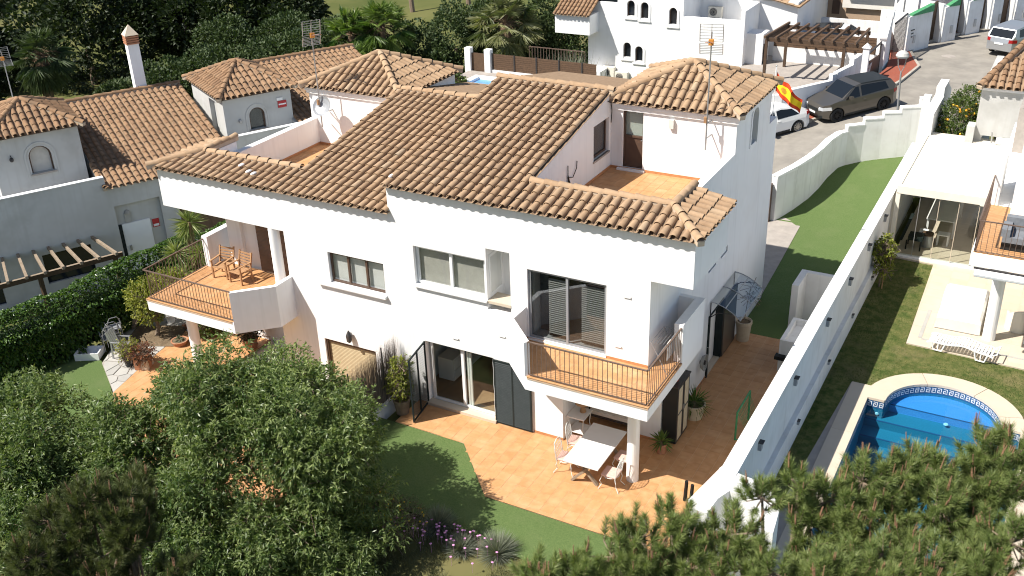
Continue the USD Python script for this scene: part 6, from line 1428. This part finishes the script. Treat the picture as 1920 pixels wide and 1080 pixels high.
def leafy(parent, blobs, twigs, per, ll, lw, mat, twl=.32, up=.5, name='crown', tone=(0.35, .25), droop=.25, inner=.55, rough=.28, clumps=None):
    """Crown of twigs, each with leaves along it; clumps = (how many, radius) gathers them into boughs."""
    if clumps:
        C_, O_, q_ = shell_points(blobs, clumps[0], .5, rough=.22); blobs = [(c, clumps[1] * pr.uniform(.65, 1.3)) for c in C_]; inner, rough = .35, .2
    P, O, q = shell_points(blobs, twigs, inner, rough=rough); n = len(P)
    D = unit(O * .9 + pr.normal(0, .55, (n, 3)) + (0, 0, up))
    t = pr.random((n, per)); X_ = P[:, None] + D[:, None] * (t * twl)[..., None]
    LD = unit(D[:, None] * .75 + pr.normal(0, .62, (n, per, 3)))
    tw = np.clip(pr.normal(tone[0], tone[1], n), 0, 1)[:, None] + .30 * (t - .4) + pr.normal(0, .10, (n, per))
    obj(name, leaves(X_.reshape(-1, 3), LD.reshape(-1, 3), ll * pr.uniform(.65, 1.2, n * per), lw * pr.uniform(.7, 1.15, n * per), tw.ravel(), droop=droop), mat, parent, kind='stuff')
    # a few bare twigs inside
    mb = MB()
    for i in range(0, n, max(1, n // 140)): mb.tube([P[i] - D[i] * .5, P[i] + D[i] * twl * .8], [.010, .004], 4, False)
    obj('twigs', mb, 'bark', parent, kind='stuff')

gh = lambda x, y: float(ground_h(x, y))
def bay(label, blobs, base, twigs, r0=.10, mat='leaf_bay', ll=.135, lw=.021, per=9, clumps=None, **k):
    t = thing('broadleaf_tree', label, 'tree', (base[0], base[1], gh(*base)), group=None)
    limbs(t, (base[0], base[1], gh(*base) - .2), [np.asarray(c) for c, r in blobs], r0)
    leafy(t, blobs, int(twigs * 1.15), per, ll, lw, mat, clumps=clumps or (max(26, twigs // 75), .46), **k); return t
bay('rounded bright green tree nearest the lawn, its crown shading it', [((-5.75, -6.35, 2.7), (1.35, 1.3, 1.4)), ((-5.4, -6.7, 1.2), (1.25, 1.2, 1.2)), ((-6.6, -6.6, 3.3), (1.0, 1.0, .9)), ((-5.1, -6.1, 1.9), (1.0, .9, .9)), ((-6.3, -7.6, 1.0), (1.1, 1.0, 1.2)), ((-5.3, -6.9, .1), (1.1, 1.0, .9))], (-5.9, -6.9), 5600, tone=(.42, .25))
bay('tall feathery tree rising in front of the left-hand patio door', [((-7.45, -5.1, 3.2), (.9, .9, .9)), ((-7.0, -4.6, 2.7), (.75, .75, .8)), ((-8.0, -5.6, 3.3), (.9, .9, .9)), ((-7.5, -5.6, 2.2), (1.0, 1.0, 1.0)), ((-6.9, -4.4, 3.35), (.4, .4, .5))], (-7.6, -5.6), 2900, tone=(.5, .25), rough=.4)
bay('dense bright tree left of centre, crown over the tiled patio', [((-8.6, -7.0, 3.5), (1.15, 1.1, 1.0)), ((-9.4, -7.3, 2.7), (1.2, 1.1, 1.1)), ((-7.7, -7.3, 3.2), (1.0, 1.0, 1.0)), ((-9.0, -6.6, 4.0), (.8, .8, .6))], (-8.8, -7.6), 3800, tone=(.42, .25))
bay('darker leafy tree at the middle left, below the artificial lawn', [((-10.2, -8.5, 2.3), (1.2, 1.15, 1.1)), ((-10.9, -8.6, 1.6), (1.2, 1.1, 1.1)), ((-9.7, -8.8, 1.4), (1.1, 1.0, 1.1)), ((-10.3, -8.1, 2.7), (.8, .8, .6))], (-10.3, -8.7), 3800, tone=(.34, .22))
bay('leafy tree at the far left edge with pale shoots', [((-12.3, -9.0, 2.7), (1.1, 1.1, 1.0)), ((-13.1, -9.1, 2.5), (1.2, 1.1, 1.1)), ((-12.3, -9.5, 1.8), (1.3, 1.2, 1.2)), ((-13.6, -8.7, 2.9), (.9, .9, .7)), ((-11.6, -9.7, 1.2), (1.0, 1.0, 1.1))], (-12.4, -9.2), 4600, tone=(.36, .24), mat='leaf_olive' if False else 'leaf_bay')
bay('low dark tree in shadow at the bottom, between pine and lawn tree', [((-7.4, -8.6, 1.6), (1.3, 1.2, 1.2)), ((-8.4, -8.9, 1.0), (1.2, 1.1, 1.2)), ((-6.9, -8.9, .3), (1.3, 1.1, 1.1)), ((-8.0, -9.4, .2), (1.2, 1.1, 1.2))], (-7.7, -9.0), 3800, tone=(.30, .2))
bay('leafy tree filling the bottom left edge beside the pine', [((-13.2, -10.4, 2.2), (1.5, 1.3, 1.3)), ((-12.0, -10.6, 1.2), (1.4, 1.2, 1.3)), ((-13.8, -11.2, .8), (1.5, 1.3, 1.4)), ((-11.0, -10.4, .6), (1.3, 1.1, 1.1)), ((-9.6, -10.2, .2), (1.3, 1.1, 1.0))], (-12.6, -10.8), 4600, tone=(.32, .22))
# shrub with yellow flowers at its edge
t = thing('flowering_shrub', 'shrub with small yellow flowers at the edge of the lawn shadow', 'shrub', (-4.55, -5.1, -.2)); bl = [((-4.6, -5.2, .15), (.75, .6, .5)), ((-5.1, -5.3, .4), (.6, .5, .5))]
leafy(t, bl, 700, 8, .06, .012, 'scrub', twl=.22, tone=(.5, .25)); P, O, q = shell_points(bl, 110, .9); fl_ = MB()
for p in P[P[:, 2] > .1]: fl_.sphere(p, .022, 0)
obj('flowers', fl_, 'flower_yellow', t, kind='stuff')
# pines in front
def pine(label, base, tufts, needles=190, nl=.15, mat='needle', r0=.16, candles=True, twl=.3, spread=1.0):
    t = thing('pine_tree', label, 'tree', (base[0], base[1], gh(*base)))
    T_ = np.array([c for c, r in tufts]); limbs(t, (base[0], base[1], gh(*base) - .2), [T_[i] for i in pr.choice(len(T_), min(9, len(T_)), replace=False)], r0, fork=.78)
    parts, cm, tm = [], MB(), MB()
    hub = np.array([base[0], base[1], T_[:, 2].mean() - 1.2])
    for c, r in tufts:
        c = np.asarray(c, float); n = max(6, int(38 * r ** 2.0 / .2))
        d = unit(pr.normal(size=(n, 3)) + (0, 0, .35)); P = c + d * np.asarray(r) * pr.uniform(.45, 1.0, (n, 1)) * (1, 1, .8)
        tm.tube([hub + pr.normal(0, .1, 3), (hub + c) / 2 + pr.normal(0, .15, 3) + (0, 0, -.2), c], [.05, .035, .018], 5, False)
        for p, dd in zip(P, d):
            ax = unit(dd * .55 + (0, 0, 1.0) + pr.normal(0, .22, 3)); s0 = p - ax * .12; L0 = pr.uniform(.16, .30); s = pr.random(needles)
            X_ = s0 + ax * (s * L0)[:, None]; side = pr.normal(size=(needles, 3)); side = unit(side - (side @ ax)[:, None] * ax)
            an = np.radians(pr.uniform(28, 62, needles) * (1.15 - .55 * s)); D = ax * np.cos(an)[:, None] + side * np.sin(an)[:, None]
            parts.append(blades(X_, D, nl * pr.uniform(.75, 1.15, needles), .0085, pr.normal(.38 + .25 * pr.random(), .2, needles) + .25 * (s - .5), bend=.02))
            tm.tube([c, s0, s0 + ax * L0], [.014, .010, .006], 4, False)
            if candles and pr.random() < .20:
                for q in range(pr.integers(1, 4)):
                    b = s0 + ax * L0 * .95 + pr.normal(0, .015, 3); cm.tube([b, b + (unit(ax + (0, 0, 1.2) + pr.normal(0, .08, 3))) * pr.uniform(.09, .22)], [.010, .005], 5)
    obj('needles', join(parts), mat, t, kind='stuff'); obj('branches', tm, 'bark', t, kind='stuff')
    if cm.n: obj('candles', cm, 'candle', t, kind='stuff')
    return t
def spread(pts, r, extra=0, j=.16):
    out = [(np.asarray(p), r * pr.uniform(.8, 1.2)) for p in pts]
    for k in range(extra):
        p = np.asarray(pts[pr.integers(len(pts))]); out.append((p + pr.normal(0, j, 3) + (.12, -.25, -.28), r * pr.uniform(.8, 1.2)))
    return out
pine('pine with upright brown candles at the bottom centre, nearest the lawn', (4.6, -12.4), spread([(3.39, -12.71, 7.72), (3.87, -12.45, 7.78), (4.23, -12.12, 7.98), (4.48, -11.84, 8.15), (4.81, -11.59, 8.28), (5.1, -11.57, 8.12), (4.46, -12.13, 7.8), (5.12, -11.77, 7.85), (5.0, -12.1, 7.6), (4.2, -12.6, 7.5), (5.4, -11.7, 7.8)], .34, 10), r0=.14)
pine('tall pine in the bottom middle right, before the curved wall end', (6.1, -11.0), spread([(5.49, -11.29, 8.2), (5.73, -11.33, 7.95), (5.68, -10.52, 8.30), (6.08, -10.23, 8.40), (6.48, -10.08, 8.25), (6.29, -10.33, 8.0), (6.14, -11.62, 8.1), (6.77, -11.28, 8.1), (6.6, -11.6, 7.9), (5.9, -11.9, 7.9)], .36, 8), r0=.15)
pine('big pine with dense candles at the bottom right, over the pool', (7.7, -10.0), spread([(6.8, -9.77, 8.44), (7.04, -9.78, 8.25), (6.7, -10.22, 7.9), (7.29, -9.5, 8.46), (7.51, -9.3, 8.58), (7.72, -9.41, 8.26), (7.34, -9.76, 8.05), (8.15, -8.84, 8.72), (8.12, -9.11, 8.35), (8.47, -8.85, 8.45), (8.52, -8.64, 8.76), (8.39, -9.19, 8.0), (7.92, -9.51, 7.9), (7.27, -10.97, 8.15), (7.86, -10.68, 8.1), (8.42, -10.34, 8.15), (8.65, -10.08, 8.35), (7.0, -10.6, 7.8), (7.6, -10.3, 7.9), (8.2, -9.9, 7.9)], .37, 14), r0=.18)
pine('dark pine in the bottom left corner', (-4.6, -13.3), spread([(-5.34, -13.52, 6.05), (-4.86, -13.07, 6.35), (-4.3, -12.81, 6.25), (-4.92, -13.56, 5.6), (-4.02, -12.98, 5.7), (-5.43, -13.93, 5.45), (-3.32, -12.82, 5.3), (-4.31, -13.41, 5.25), (-4.92, -12.1, 5.95), (-3.7, -13.6, 4.9), (-2.7, -13.2, 4.8)], .42, 10), mat='needle_dark', nl=.17, candles=True)
# hedge on the left
def hedge(label, pts, w, h, n, mat='leaf_hedge'):
    t = thing('hedge', label, 'hedge', (*pts[0], -.8)); pts = np.asarray(pts, float); X_, D_ = [], []
    seg = np.linalg.norm(np.diff(pts, axis=0), axis=1); k = pr.choice(len(seg), n, p=seg / seg.sum()); f = pr.random(n)
    C = pts[k] + (pts[k + 1] - pts[k]) * f[:, None]; d = unit(pts[k + 1] - pts[k]); nn = np.stack([d[:, 1], -d[:, 0]], 1)
    a = pr.uniform(-.25, PI * .62, n); rad = 1 + .30 * (meshkit.fbm(np.column_stack([C * 1.3, a * 1.2]), 3, 2) - .5) * 2
    a_ = np.where(pr.random(n) < .15, PI - a, a)
    off = np.cos(a_) * w * rad; z = -.8 + h * np.clip(.55 + np.sin(a_) * .48 * rad, .02, 1.3); low = pr.random(n) < .45
    z = np.where(low, -.75 + pr.random(n) * h * .75, z); off = np.where(low, w * rad * np.where(pr.random(n) < .9, 1, -1), off)
    P = np.column_stack([C + nn * off[:, None], z]); O = unit(np.column_stack([nn * np.sign(off)[:, None], np.where(low, .2, 1.0) * np.ones(n)]))
    D = unit(O + pr.normal(0, .6, (n, 3)) - (0, 0, .25)); obj('foliage', leaves(P, D, .13 * pr.uniform(.6, 1.2, n), .045 * pr.uniform(.7, 1.2, n), pr.normal(.45, .27, n), droop=.3), mat, t, kind='stuff')
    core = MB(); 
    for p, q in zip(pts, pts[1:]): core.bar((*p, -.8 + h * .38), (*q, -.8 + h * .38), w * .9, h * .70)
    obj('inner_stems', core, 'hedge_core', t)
hedge('thick glossy green hedge between the left garden and the shaded house', [(-22.2, -6.5), (-21.4, -3.6), (-20.95, -1.2), (-20.9, 1.2), (-20.6, 3.6), (-19.6, 6.5)], .62, 2.15, 26000)
# yuccas, vine, palms
def spiky(parent, c, n, ll, lw, mat, up=.35, tone=.5, name='leaf_rosette'):
    c = np.asarray(c, float); d = unit(pr.normal(size=(n, 3)) + (0, 0, up)); v = leaves(c + d * .05, d, ll * pr.uniform(.75, 1.1, n), lw, pr.normal(tone, .25, n), droop=.18)
    obj(name, v, mat, parent, kind='stuff')
yu = thing('yucca', 'tall spiky yucca cluster behind the left-hand balcony', 'yucca', (-18.6, 2.6, -.8))
for (x, y, z, r) in ((-18.9, 2.7, 2.75, .72), (-19.2, 2.1, 1.75, .65), (-18.4, 2.5, 1.75, .62), (-17.8, 2.6, 1.45, .6), (-18.7, 1.9, 1.1, .6), (-17.6, 2.8, 2.3, .5), (-19.5, 3.0, 2.2, .5)):
    spiky(yu, (x, y, z), 150, r, .024, 'yucca'); obj('stem', MB().tube([(x * .3 - 18.6 * .7, y * .3 + 2.6 * .7, -.85), (x, y, z)], [.10, .07], 7), 'palm_bark', yu)
vi = thing('small_tree', 'small yellow-green tree standing in the paving before the balcony', 'tree', (-19.0, .35, -.8))
bl = [((-19.2, .45, .75), (.75, .7, .5)), ((-18.6, .95, 1.05), (.7, .6, .45)), ((-19.0, .3, .25), (.5, .5, .4))]; limbs(vi, (-19.0, .35, -.85), [c for c, r in bl], .09); leafy(vi, bl, 1000, 8, .085, .026, 'leaf_yellow', twl=.25, tone=(.45, .3))
ch2 = thing('fan_plant', 'green spiky fan plant poking up through the trees', 'plant', (-9.2, -4.6, -.8)); spiky(ch2, (-9.15, -4.65, 2.9), 90, .85, .022, 'palm_green', tone=.6); obj('stem', MB().cyl((-9.2, -4.6, -.9), (-9.15, -4.65, 2.9), .07), 'palm_bark', ch2)
def fan_palm(label, base, crown, n=46, r=1.0, pet=1.35, mat='palm_leaf', skirt=26, tr=.24, low=-.35):
    t = thing('fan_palm', label, 'palm tree', base); c = np.asarray(crown, float); b = np.asarray(base, float)
    obj('trunk', MB().tube([b - (0, 0, .3), (b + c) / 2, c - (0, 0, .1)], [tr * 1.25, tr, tr * .9], 12), 'palm_bark', t)
    parts, pm_ = [], MB()
    for k in range(n + skirt):
        dead = k >= n; el = math.radians(pr.uniform(-20, 80)) if not dead else math.radians(pr.uniform(-75, -35)); az = pr.uniform(0, 2 * PI)
        d = np.array([math.cos(az) * math.cos(el), math.sin(az) * math.cos(el), math.sin(el)]); pl = pet * pr.uniform(.75, 1.1) * (.8 if dead else 1)
        e = c + d * pl - np.array([0, 0, .25 * pl * math.cos(el)]); pm_.tube([c, c + d * pl * .5, e], [.025, .018, .012], 4, False)
        s = unit(np.cross(d, [0, 0, 1.])); N = np.cross(s, d); a = np.linspace(-1.9, 1.9, 24) + pr.normal(0, .04, 24)
        D = unit(d * np.cos(a)[:, None] + s * np.sin(a)[:, None] + N * .15 - (0, 0, .18))
        ln = r * pr.uniform(.85, 1.1, 24) * (1 - .18 * np.abs(a)); parts.append(leaves(np.repeat(e[None], 24, 0), D, ln, .045 * r, np.full(24, np.clip(pr.normal(.55, .25) + (.25 if dead else 0), 0, 1)) + pr.normal(0, .08, 24), droop=.35 if not dead else .6, fold=.1))
    obj('fronds', join(parts), mat, t, kind='stuff'); obj('leaf_stalks', pm_, 'palm_bark', t, kind='stuff')
fan_palm('large pale fan palm standing alone behind the board fence', (-24.0, 35.6, -1.6), (-24.3, 36.2, 2.6), 60, 1.25, 1.55, 'palm_leaf', 40, tr=.36)
fan_palm('bright green fan palm behind the tower, right of the pair', (-31.2, 32.3, -2.5), (-31.3, 32.4, 2.7), 48, 1.1, 1.3, 'palm_green', 20)
fan_palm('bright green fan palm behind the tower, left of the pair', (-33.2, 31.4, -2.5), (-33.1, 31.5, 2.2), 48, 1.1, 1.3, 'palm_green', 16)
fan_palm('low young fan palm just behind the left tower roof', (-31.5, 29.5, -2.5), (-31.7, 29.6, .6), 34, 1.1, 1.2, 'palm_green', 6)
fan_palm('dark shaggy fan palm at the far left with hanging dead fronds', (-47.0, 18.6, -4), (-46.9, 18.7, 2.6), 40, 1.1, 1.2, 'leaf_conifer', 70, tr=.32)
# background trees
def far_tree(label, c, r, base_z, mat, n=5200, name='evergreen_tree', sz=.30, lobes=7, tone=(.4, .25), tr=.3, trunk=True, flat=.8):
    c = np.asarray(c, float); R_ = np.broadcast_to(np.asarray(r, float), (3,)); t = thing(name, label, 'tree', (c[0], c[1], base_z))
    bl = [(c, R_ * .82)] + [(c + unit(pr.normal(size=3) + (0, 0, .35)) * R_ * .62, R_ * pr.uniform(.32, .5)) for k in range(lobes)]
    P, O, q = shell_points(bl, n, .72, rough=.16); m_ = len(P); D = unit(O + pr.normal(0, .5, (m_, 3)) + (0, 0, .25))
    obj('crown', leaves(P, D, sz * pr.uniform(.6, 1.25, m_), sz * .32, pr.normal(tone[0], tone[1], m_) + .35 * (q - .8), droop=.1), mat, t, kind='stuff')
    if trunk: obj('trunk', MB().tube([(c[0], c[1], base_z - .3), (c[0] + .1, c[1], (base_z + c[2]) / 2), c], [tr, tr * .8, tr * .4], 8), 'bark', t)
dk_ = 'large dark round-headed tree on the grass, '
for lab, c, r in (('biggest one, at the upper left', (-60, 32.5, -.9), (5.4, 5.4, 5.0)), ('left neighbour of the biggest', (-66, 27.5, -1.2), (3.0, 3, 2.6)), ('behind the chimney', (-57.5, 39.5, .6), (3.6, 3.6, 3.0)), ('third from the left, above the chimney', (-54.2, 37.5, .9), (2.9, 2.9, 2.6)), ('fourth from the left at the top', (-50.5, 39.4, .9), (3.2, 3.2, 2.7)), ('above the left tower roof', (-47.2, 41.2, .9), (3.0, 3, 2.6)), ('at the left edge behind the antenna', (-51.5, 15.2, .2), (2.6, 2.6, 2.4)), ('low one at the left edge', (-46, 14, -1.2), (1.8, 1.8, 1.6))):
    far_tree(dk_ + lab, (c[0], c[1], c[2] - .5), (r[0] * 1.12, r[1] * 1.12, r[2] * 1.15), -5.2, 'leaf_dark', int(2600 + 560 * r[0] ** 2), 'round_tree', sz=.42, lobes=16)
co_ = 'bushy green conifer in the belt behind the houses, '
for lab, c, r in (('left end beside the chimney', (-45.2, 22.8, -1.2), (1.7, 1.7, 1.5)), ('second from the left end', (-43.1, 24.6, -.6), (2.1, 2.1, 1.9)), ('third from the left end', (-41.0, 26.2, -.3), (2.2, 2.2, 2.0)), ('fourth from the left end', (-39.3, 27.2, -.2), (2.2, 2.2, 2.1)), ('fifth from the left end', (-37.4, 28.5, .0), (2.1, 2.1, 2.1)), ('behind the left antenna', (-35.7, 29.8, .4), (2.0, 2.0, 2.2)), ('behind the palms', (-33.6, 33.2, .3), (2.0, 2, 2.2)), ('right of the palms', (-30.6, 35.0, .2), (1.9, 1.9, 2.3)), ('tall one left of the big palm', (-28.3, 36.4, .9), (2.0, 2.0, 2.9)), ('below the tall one', (-28.6, 34.4, -.6), (1.6, 1.6, 1.8)), ('tall one behind the big palm', (-26.4, 39.4, 1.2), (2.2, 2.2, 2.7)), ('right of the big palm', (-23.5, 39.8, .9), (2.0, 2.0, 2.7)), ('beside the villa bay', (-22.0, 40.4, .3), (1.9, 1.9, 2.4)), ('low one by the villa', (-22.6, 38.4, -1.2), (1.5, 1.5, 1.5)), ('upper row left', (-45.6, 33.6, .0), (2.4, 2.4, 2.0)), ('upper row middle', (-42.0, 36.0, -.1), (2.4, 2.4, 2.0)), ('upper row right', (-38.6, 36.6, -.2), (2.3, 2.3, 2.0))):
    far_tree(co_ + lab, (c[0], c[1], c[2] - .3), (r[0] * 1.15, r[1] * 1.15, r[2] * 1.2), -4.0, 'leaf_conifer', int(2400 + 1500 * r[0] ** 2), 'conifer', sz=.24, tone=(.45, .26), lobes=16)
far_tree('small greyish tree far out on the grass at the top', (-58, 57, -3.0), (1.6, 1.6, 1.5), -5.5, 'leaf_olive', 1500, 'round_tree', sz=.3)
far_tree('dark spreading tree in the top left corner', (-88, 42, -1.5), (5, 5, 2.6), -6, 'leaf_dark', 5200, 'round_tree', sz=.5)
for x, y, lab in ((-55.2, 71, 'left of the two'), (-50.2, 74.5, 'right of the two')):
    t = thing('bare_trunk', 'slim dark trunk far out on the grass, ' + lab, 'tree', (x, y, -7)); obj('trunk', MB().tube([(x, y, -7.5), (x - .3, y, -3), (x - .8, y, 4)], [.3, .25, .2], 7), 'bark', t); far_tree  # crown lies above the frame
PLOT = NB
ot = thing('orange_tree', 'orange tree with ripe fruit behind the wall at the right', 'tree', (4.25, 26.4, -.4))
bl = [((4.25, 26.4, 2.5), (.85, 1.2, 1.1)), ((4.5, 27.0, 3.1), (.75, 1.0, .8)), ((4.1, 25.6, 1.8), (.75, .8, .9)), ((4.5, 26.0, 1.2), (.6, .9, .9))]; limbs(ot, (4.3, 26.4, -.6), [c for c, r in bl], .1)
leafy(ot, bl, 2400, 8, .10, .028, 'leaf_orange', twl=.25, tone=(.45, .28)); P, O, q = shell_points(bl, 130, .9); P = P[(O @ unit(CAM - np.array([4.2, 26, 2]))) > .1][:46]
for p in P: obj('orange', MB().sphere(p, .055, 1), 'fruit', ot, smooth=True)
yt = thing('young_tree', 'young staked tree with yellow-green leaves against the garden wall', 'tree', (3.42, 14.6, -.5)); bl = [((3.45, 14.55, 1.1), (.32, .36, .42)), ((3.42, 14.8, .75), (.35, .4, .35)), ((3.5, 14.4, .35), (.25, .3, .25))]
obj('trunk', MB().tube([(3.42, 14.6, -.55), (3.44, 14.6, .2), (3.42, 14.6, 1.1)], [.035, .03, .02], 6), 'bark', yt); obj('stake', MB().cyl((3.55, 14.45, -.5), (3.55, 14.5, .6), .02), 'wood_light', yt); leafy(yt, bl, 240, 7, .12, .04, 'leaf_yellow', twl=.2, tone=(.35, .25), inner=.3)
PLOT = None
# potted plants
def in_pot(P_, name, z, bl=None, n=200, mat='palm_green', spike=None, **k):
    c = P_.loc
    if spike: spiky(P_, c + (0, 0, z), spike[0], spike[1], spike[2], mat, up=spike[3], name=name)
    if bl: leafy(P_, [(c + np.array(b), r) for b, r in bl], n, 7, k.get('ll', .07), k.get('lw', .02), mat, twl=.18, name=name, tone=k.get('tone', (.45, .25)), inner=.35)
in_pot(P_small, 'spiky_leaves', .34, spike=(80, .40, .022, .7)); in_pot(P_cream, 'cycad_fronds', .50, spike=(150, .58, .014, .5), mat='leaf_hedge')
obj('sapling_stem', MB().tube([P_tall.loc + (0, 0, .6), P_tall.loc + (.05, 0, 1.3), P_tall.loc + (.12, .05, 2.0)], [.018, .014, .006], 5), 'bark', P_tall); in_pot(P_tall, 'sapling_leaves', 0, [((.12, .1, 1.95), .16), ((.02, .25, 1.5), .12), ((.2, 0, 1.65), .12)], 16, 'leaf_olive')
in_pot(P_corner, 'foliage', 0, [((0, 0, 1.0), (.34, .34, .5)), ((.05, .05, 1.5), (.25, .25, .35))], 330, 'leaf_yellow', ll=.085, lw=.022, tone=(.25, .25))
in_pot(PB, 'foliage', 0, [((0, 0, .6), .34)], 150, 'leaf_yellow', tone=(.6, .25)); in_pot(PQ, 'foliage', 0, [((0, 0, .55), (.36, .36, .25))], 170, 'leaf_red'); in_pot(BW, 'foliage', .2, spike=(60, .16, .02, .9), mat='leaf_olive'); in_pot(PT, 'foliage', 0, [((0, 0, .75), (.45, .45, .4))], 220, 'leaf_dark')
for (x, y, lab, mt) in ((-17.8, 1.35, 'purple-leaved bush by the column of the left-hand patio', 'leaf_red'), (-17.35, 1.15, 'orange and green bush right of the purple-leaved one', 'leaf_orange'), (-17.1, 1.7, 'dark green bush under the edge of the left-hand balcony', 'leaf_bay')):
    t = thing('bush', lab, 'bush', (x, y, -.8)); leafy(t, [((x, y, -.35), (.42, .42, .42))], 300, 7, .09, .03, mt, twl=.2, tone=(.45, .3), inner=.4)
iv = thing('bush', 'small green bush in the rear yard by the reed screen', 'bush', (-22.8, 26.9, .6)); leafy(iv, [((-22.8, 27.0, 1.35), (.9, .4, .45))], 260, 7, .16, .05, 'leaf_orange', twl=.3)
pg_ = thing('pampas_grass', 'tall pale grass clump in front of the villa terrace', 'grass', (-17.9, 33.0, .5))
n = 260; a = pr.uniform(0, 2 * PI, n); D = unit(np.column_stack([np.cos(a) * .35, np.sin(a) * .35, np.ones(n)])); P = np.column_stack([-17.9 + pr.normal(0, .7, n), 33 + pr.normal(0, .25, n), np.full(n, .5)]); obj('blades', blades(P, D, pr.uniform(.8, 1.9, n), .05, pr.normal(.6, .25, n), bend=.1), 'sage', pg_, kind='stuff')
# undergrowth at the bottom
def cover(name, label, n, region, mat, lo, hi, w, cat, tone=(.45, .25)):
    x0, x1, y0, y1 = region; X_ = pr.uniform(x0, x1, n); Y_ = pr.uniform(y0, y1, n); keep = meshkit.fbm(np.column_stack([X_ * .9, Y_ * .9, X_ * 0]), 3, 9) > .40
    X_, Y_ = X_[keep], Y_[keep]; m_ = len(X_); P = np.column_stack([X_, Y_, ground_h(X_, Y_)]); D = unit(pr.normal(0, .45, (m_, 3)) + (0, 0, 1.0)); hh = lo + (hi - lo) * meshkit.fbm(np.column_stack([X_ * 1.4, Y_ * 1.4, X_ * 0 + 3]), 3, 4)
    o = obj(name, blades(P, D, hh * pr.uniform(.6, 1.2, m_), w, pr.normal(tone[0], tone[1], m_), bend=.03), mat, kind='stuff', label=label, cat=cat); return o
cover('undergrowth', 'dry mixed undergrowth on the slope below the lawn', 60000, (-9, 3.5, -9.5, -4.35), 'scrub', .05, .5, .012, 'undergrowth')
for x, y, s, lab in ((-3.75, -4.65, .55, 'grey-green lavender mound at the lawn corner'), (-1.9, -4.85, .6, 'grey-green dry mound right of the flowers'), (-2.8, -5.1, .42, 'small grey mound among the pink flowers')):
    t = thing('lavender', lab, 'shrub', (x, y, gh(x, y))); n = 1500; D = unit(pr.normal(size=(n, 3)) + (0, 0, .7)); D[:, 2] = np.abs(D[:, 2]); obj('stems', blades(np.array([x, y, gh(x, y)]) + D * .12, D, s * pr.uniform(.6, 1.05, n), .014, pr.normal(.5, .28, n)), 'sage', t, kind='stuff')
fw_ = thing('wild_flowers', 'pink wild flowers scattered in the undergrowth', 'flowers', (-3, -5.0, gh(-3, -5.0)), kind='stuff'); fm = MB(); 
for k in range(60):
    x, y = pr.normal(-3.0, .8), pr.normal(-5.05, .25); z = gh(x, y) + pr.uniform(.25, .45); fm.lathe([(0, .012), (.035, 0), (0, -.004)], (x, y, z), 6); fm.tube([(x, y, z - .3), (x, y, z)], .003, 3, False)
obj('blossoms', fm, 'flower_pink', fw_, kind='stuff')
# grass blades on the neighbour's lawn
PLOT = NB
gpoly = Polygon([(3.2, -4), (9.9, -4), (9.9, 10.4), (5.0, 10.55), (4.9, 17.2), (3.25, 17.3)]).difference(COUT).difference(sbox(3.42, -4, 4.0, 7.4))
n = 60000; X_ = pr.uniform(3.2, 10, n); Y_ = pr.uniform(-4, 17.3, n)
import shapely
k = shapely.contains_xy(gpoly, X_, Y_); X_, Y_ = X_[k], Y_[k]; n = len(X_); pat = meshkit.fbm(np.column_stack([X_ * .55, Y_ * .55, X_ * 0]), 4, 21)
obj('lawn_grass', blades(np.column_stack([X_, Y_, np.full(n, -.505)]), unit(pr.normal(0, .5, (n, 3)) + (0, 0, 1)), pr.uniform(.03, .075, n), .016, pr.normal(0, .12, n) + (pat - .25) * 1.7), 'blade', kind='stuff', label='short mown grass of the neighbouring lawn', cat='grass')
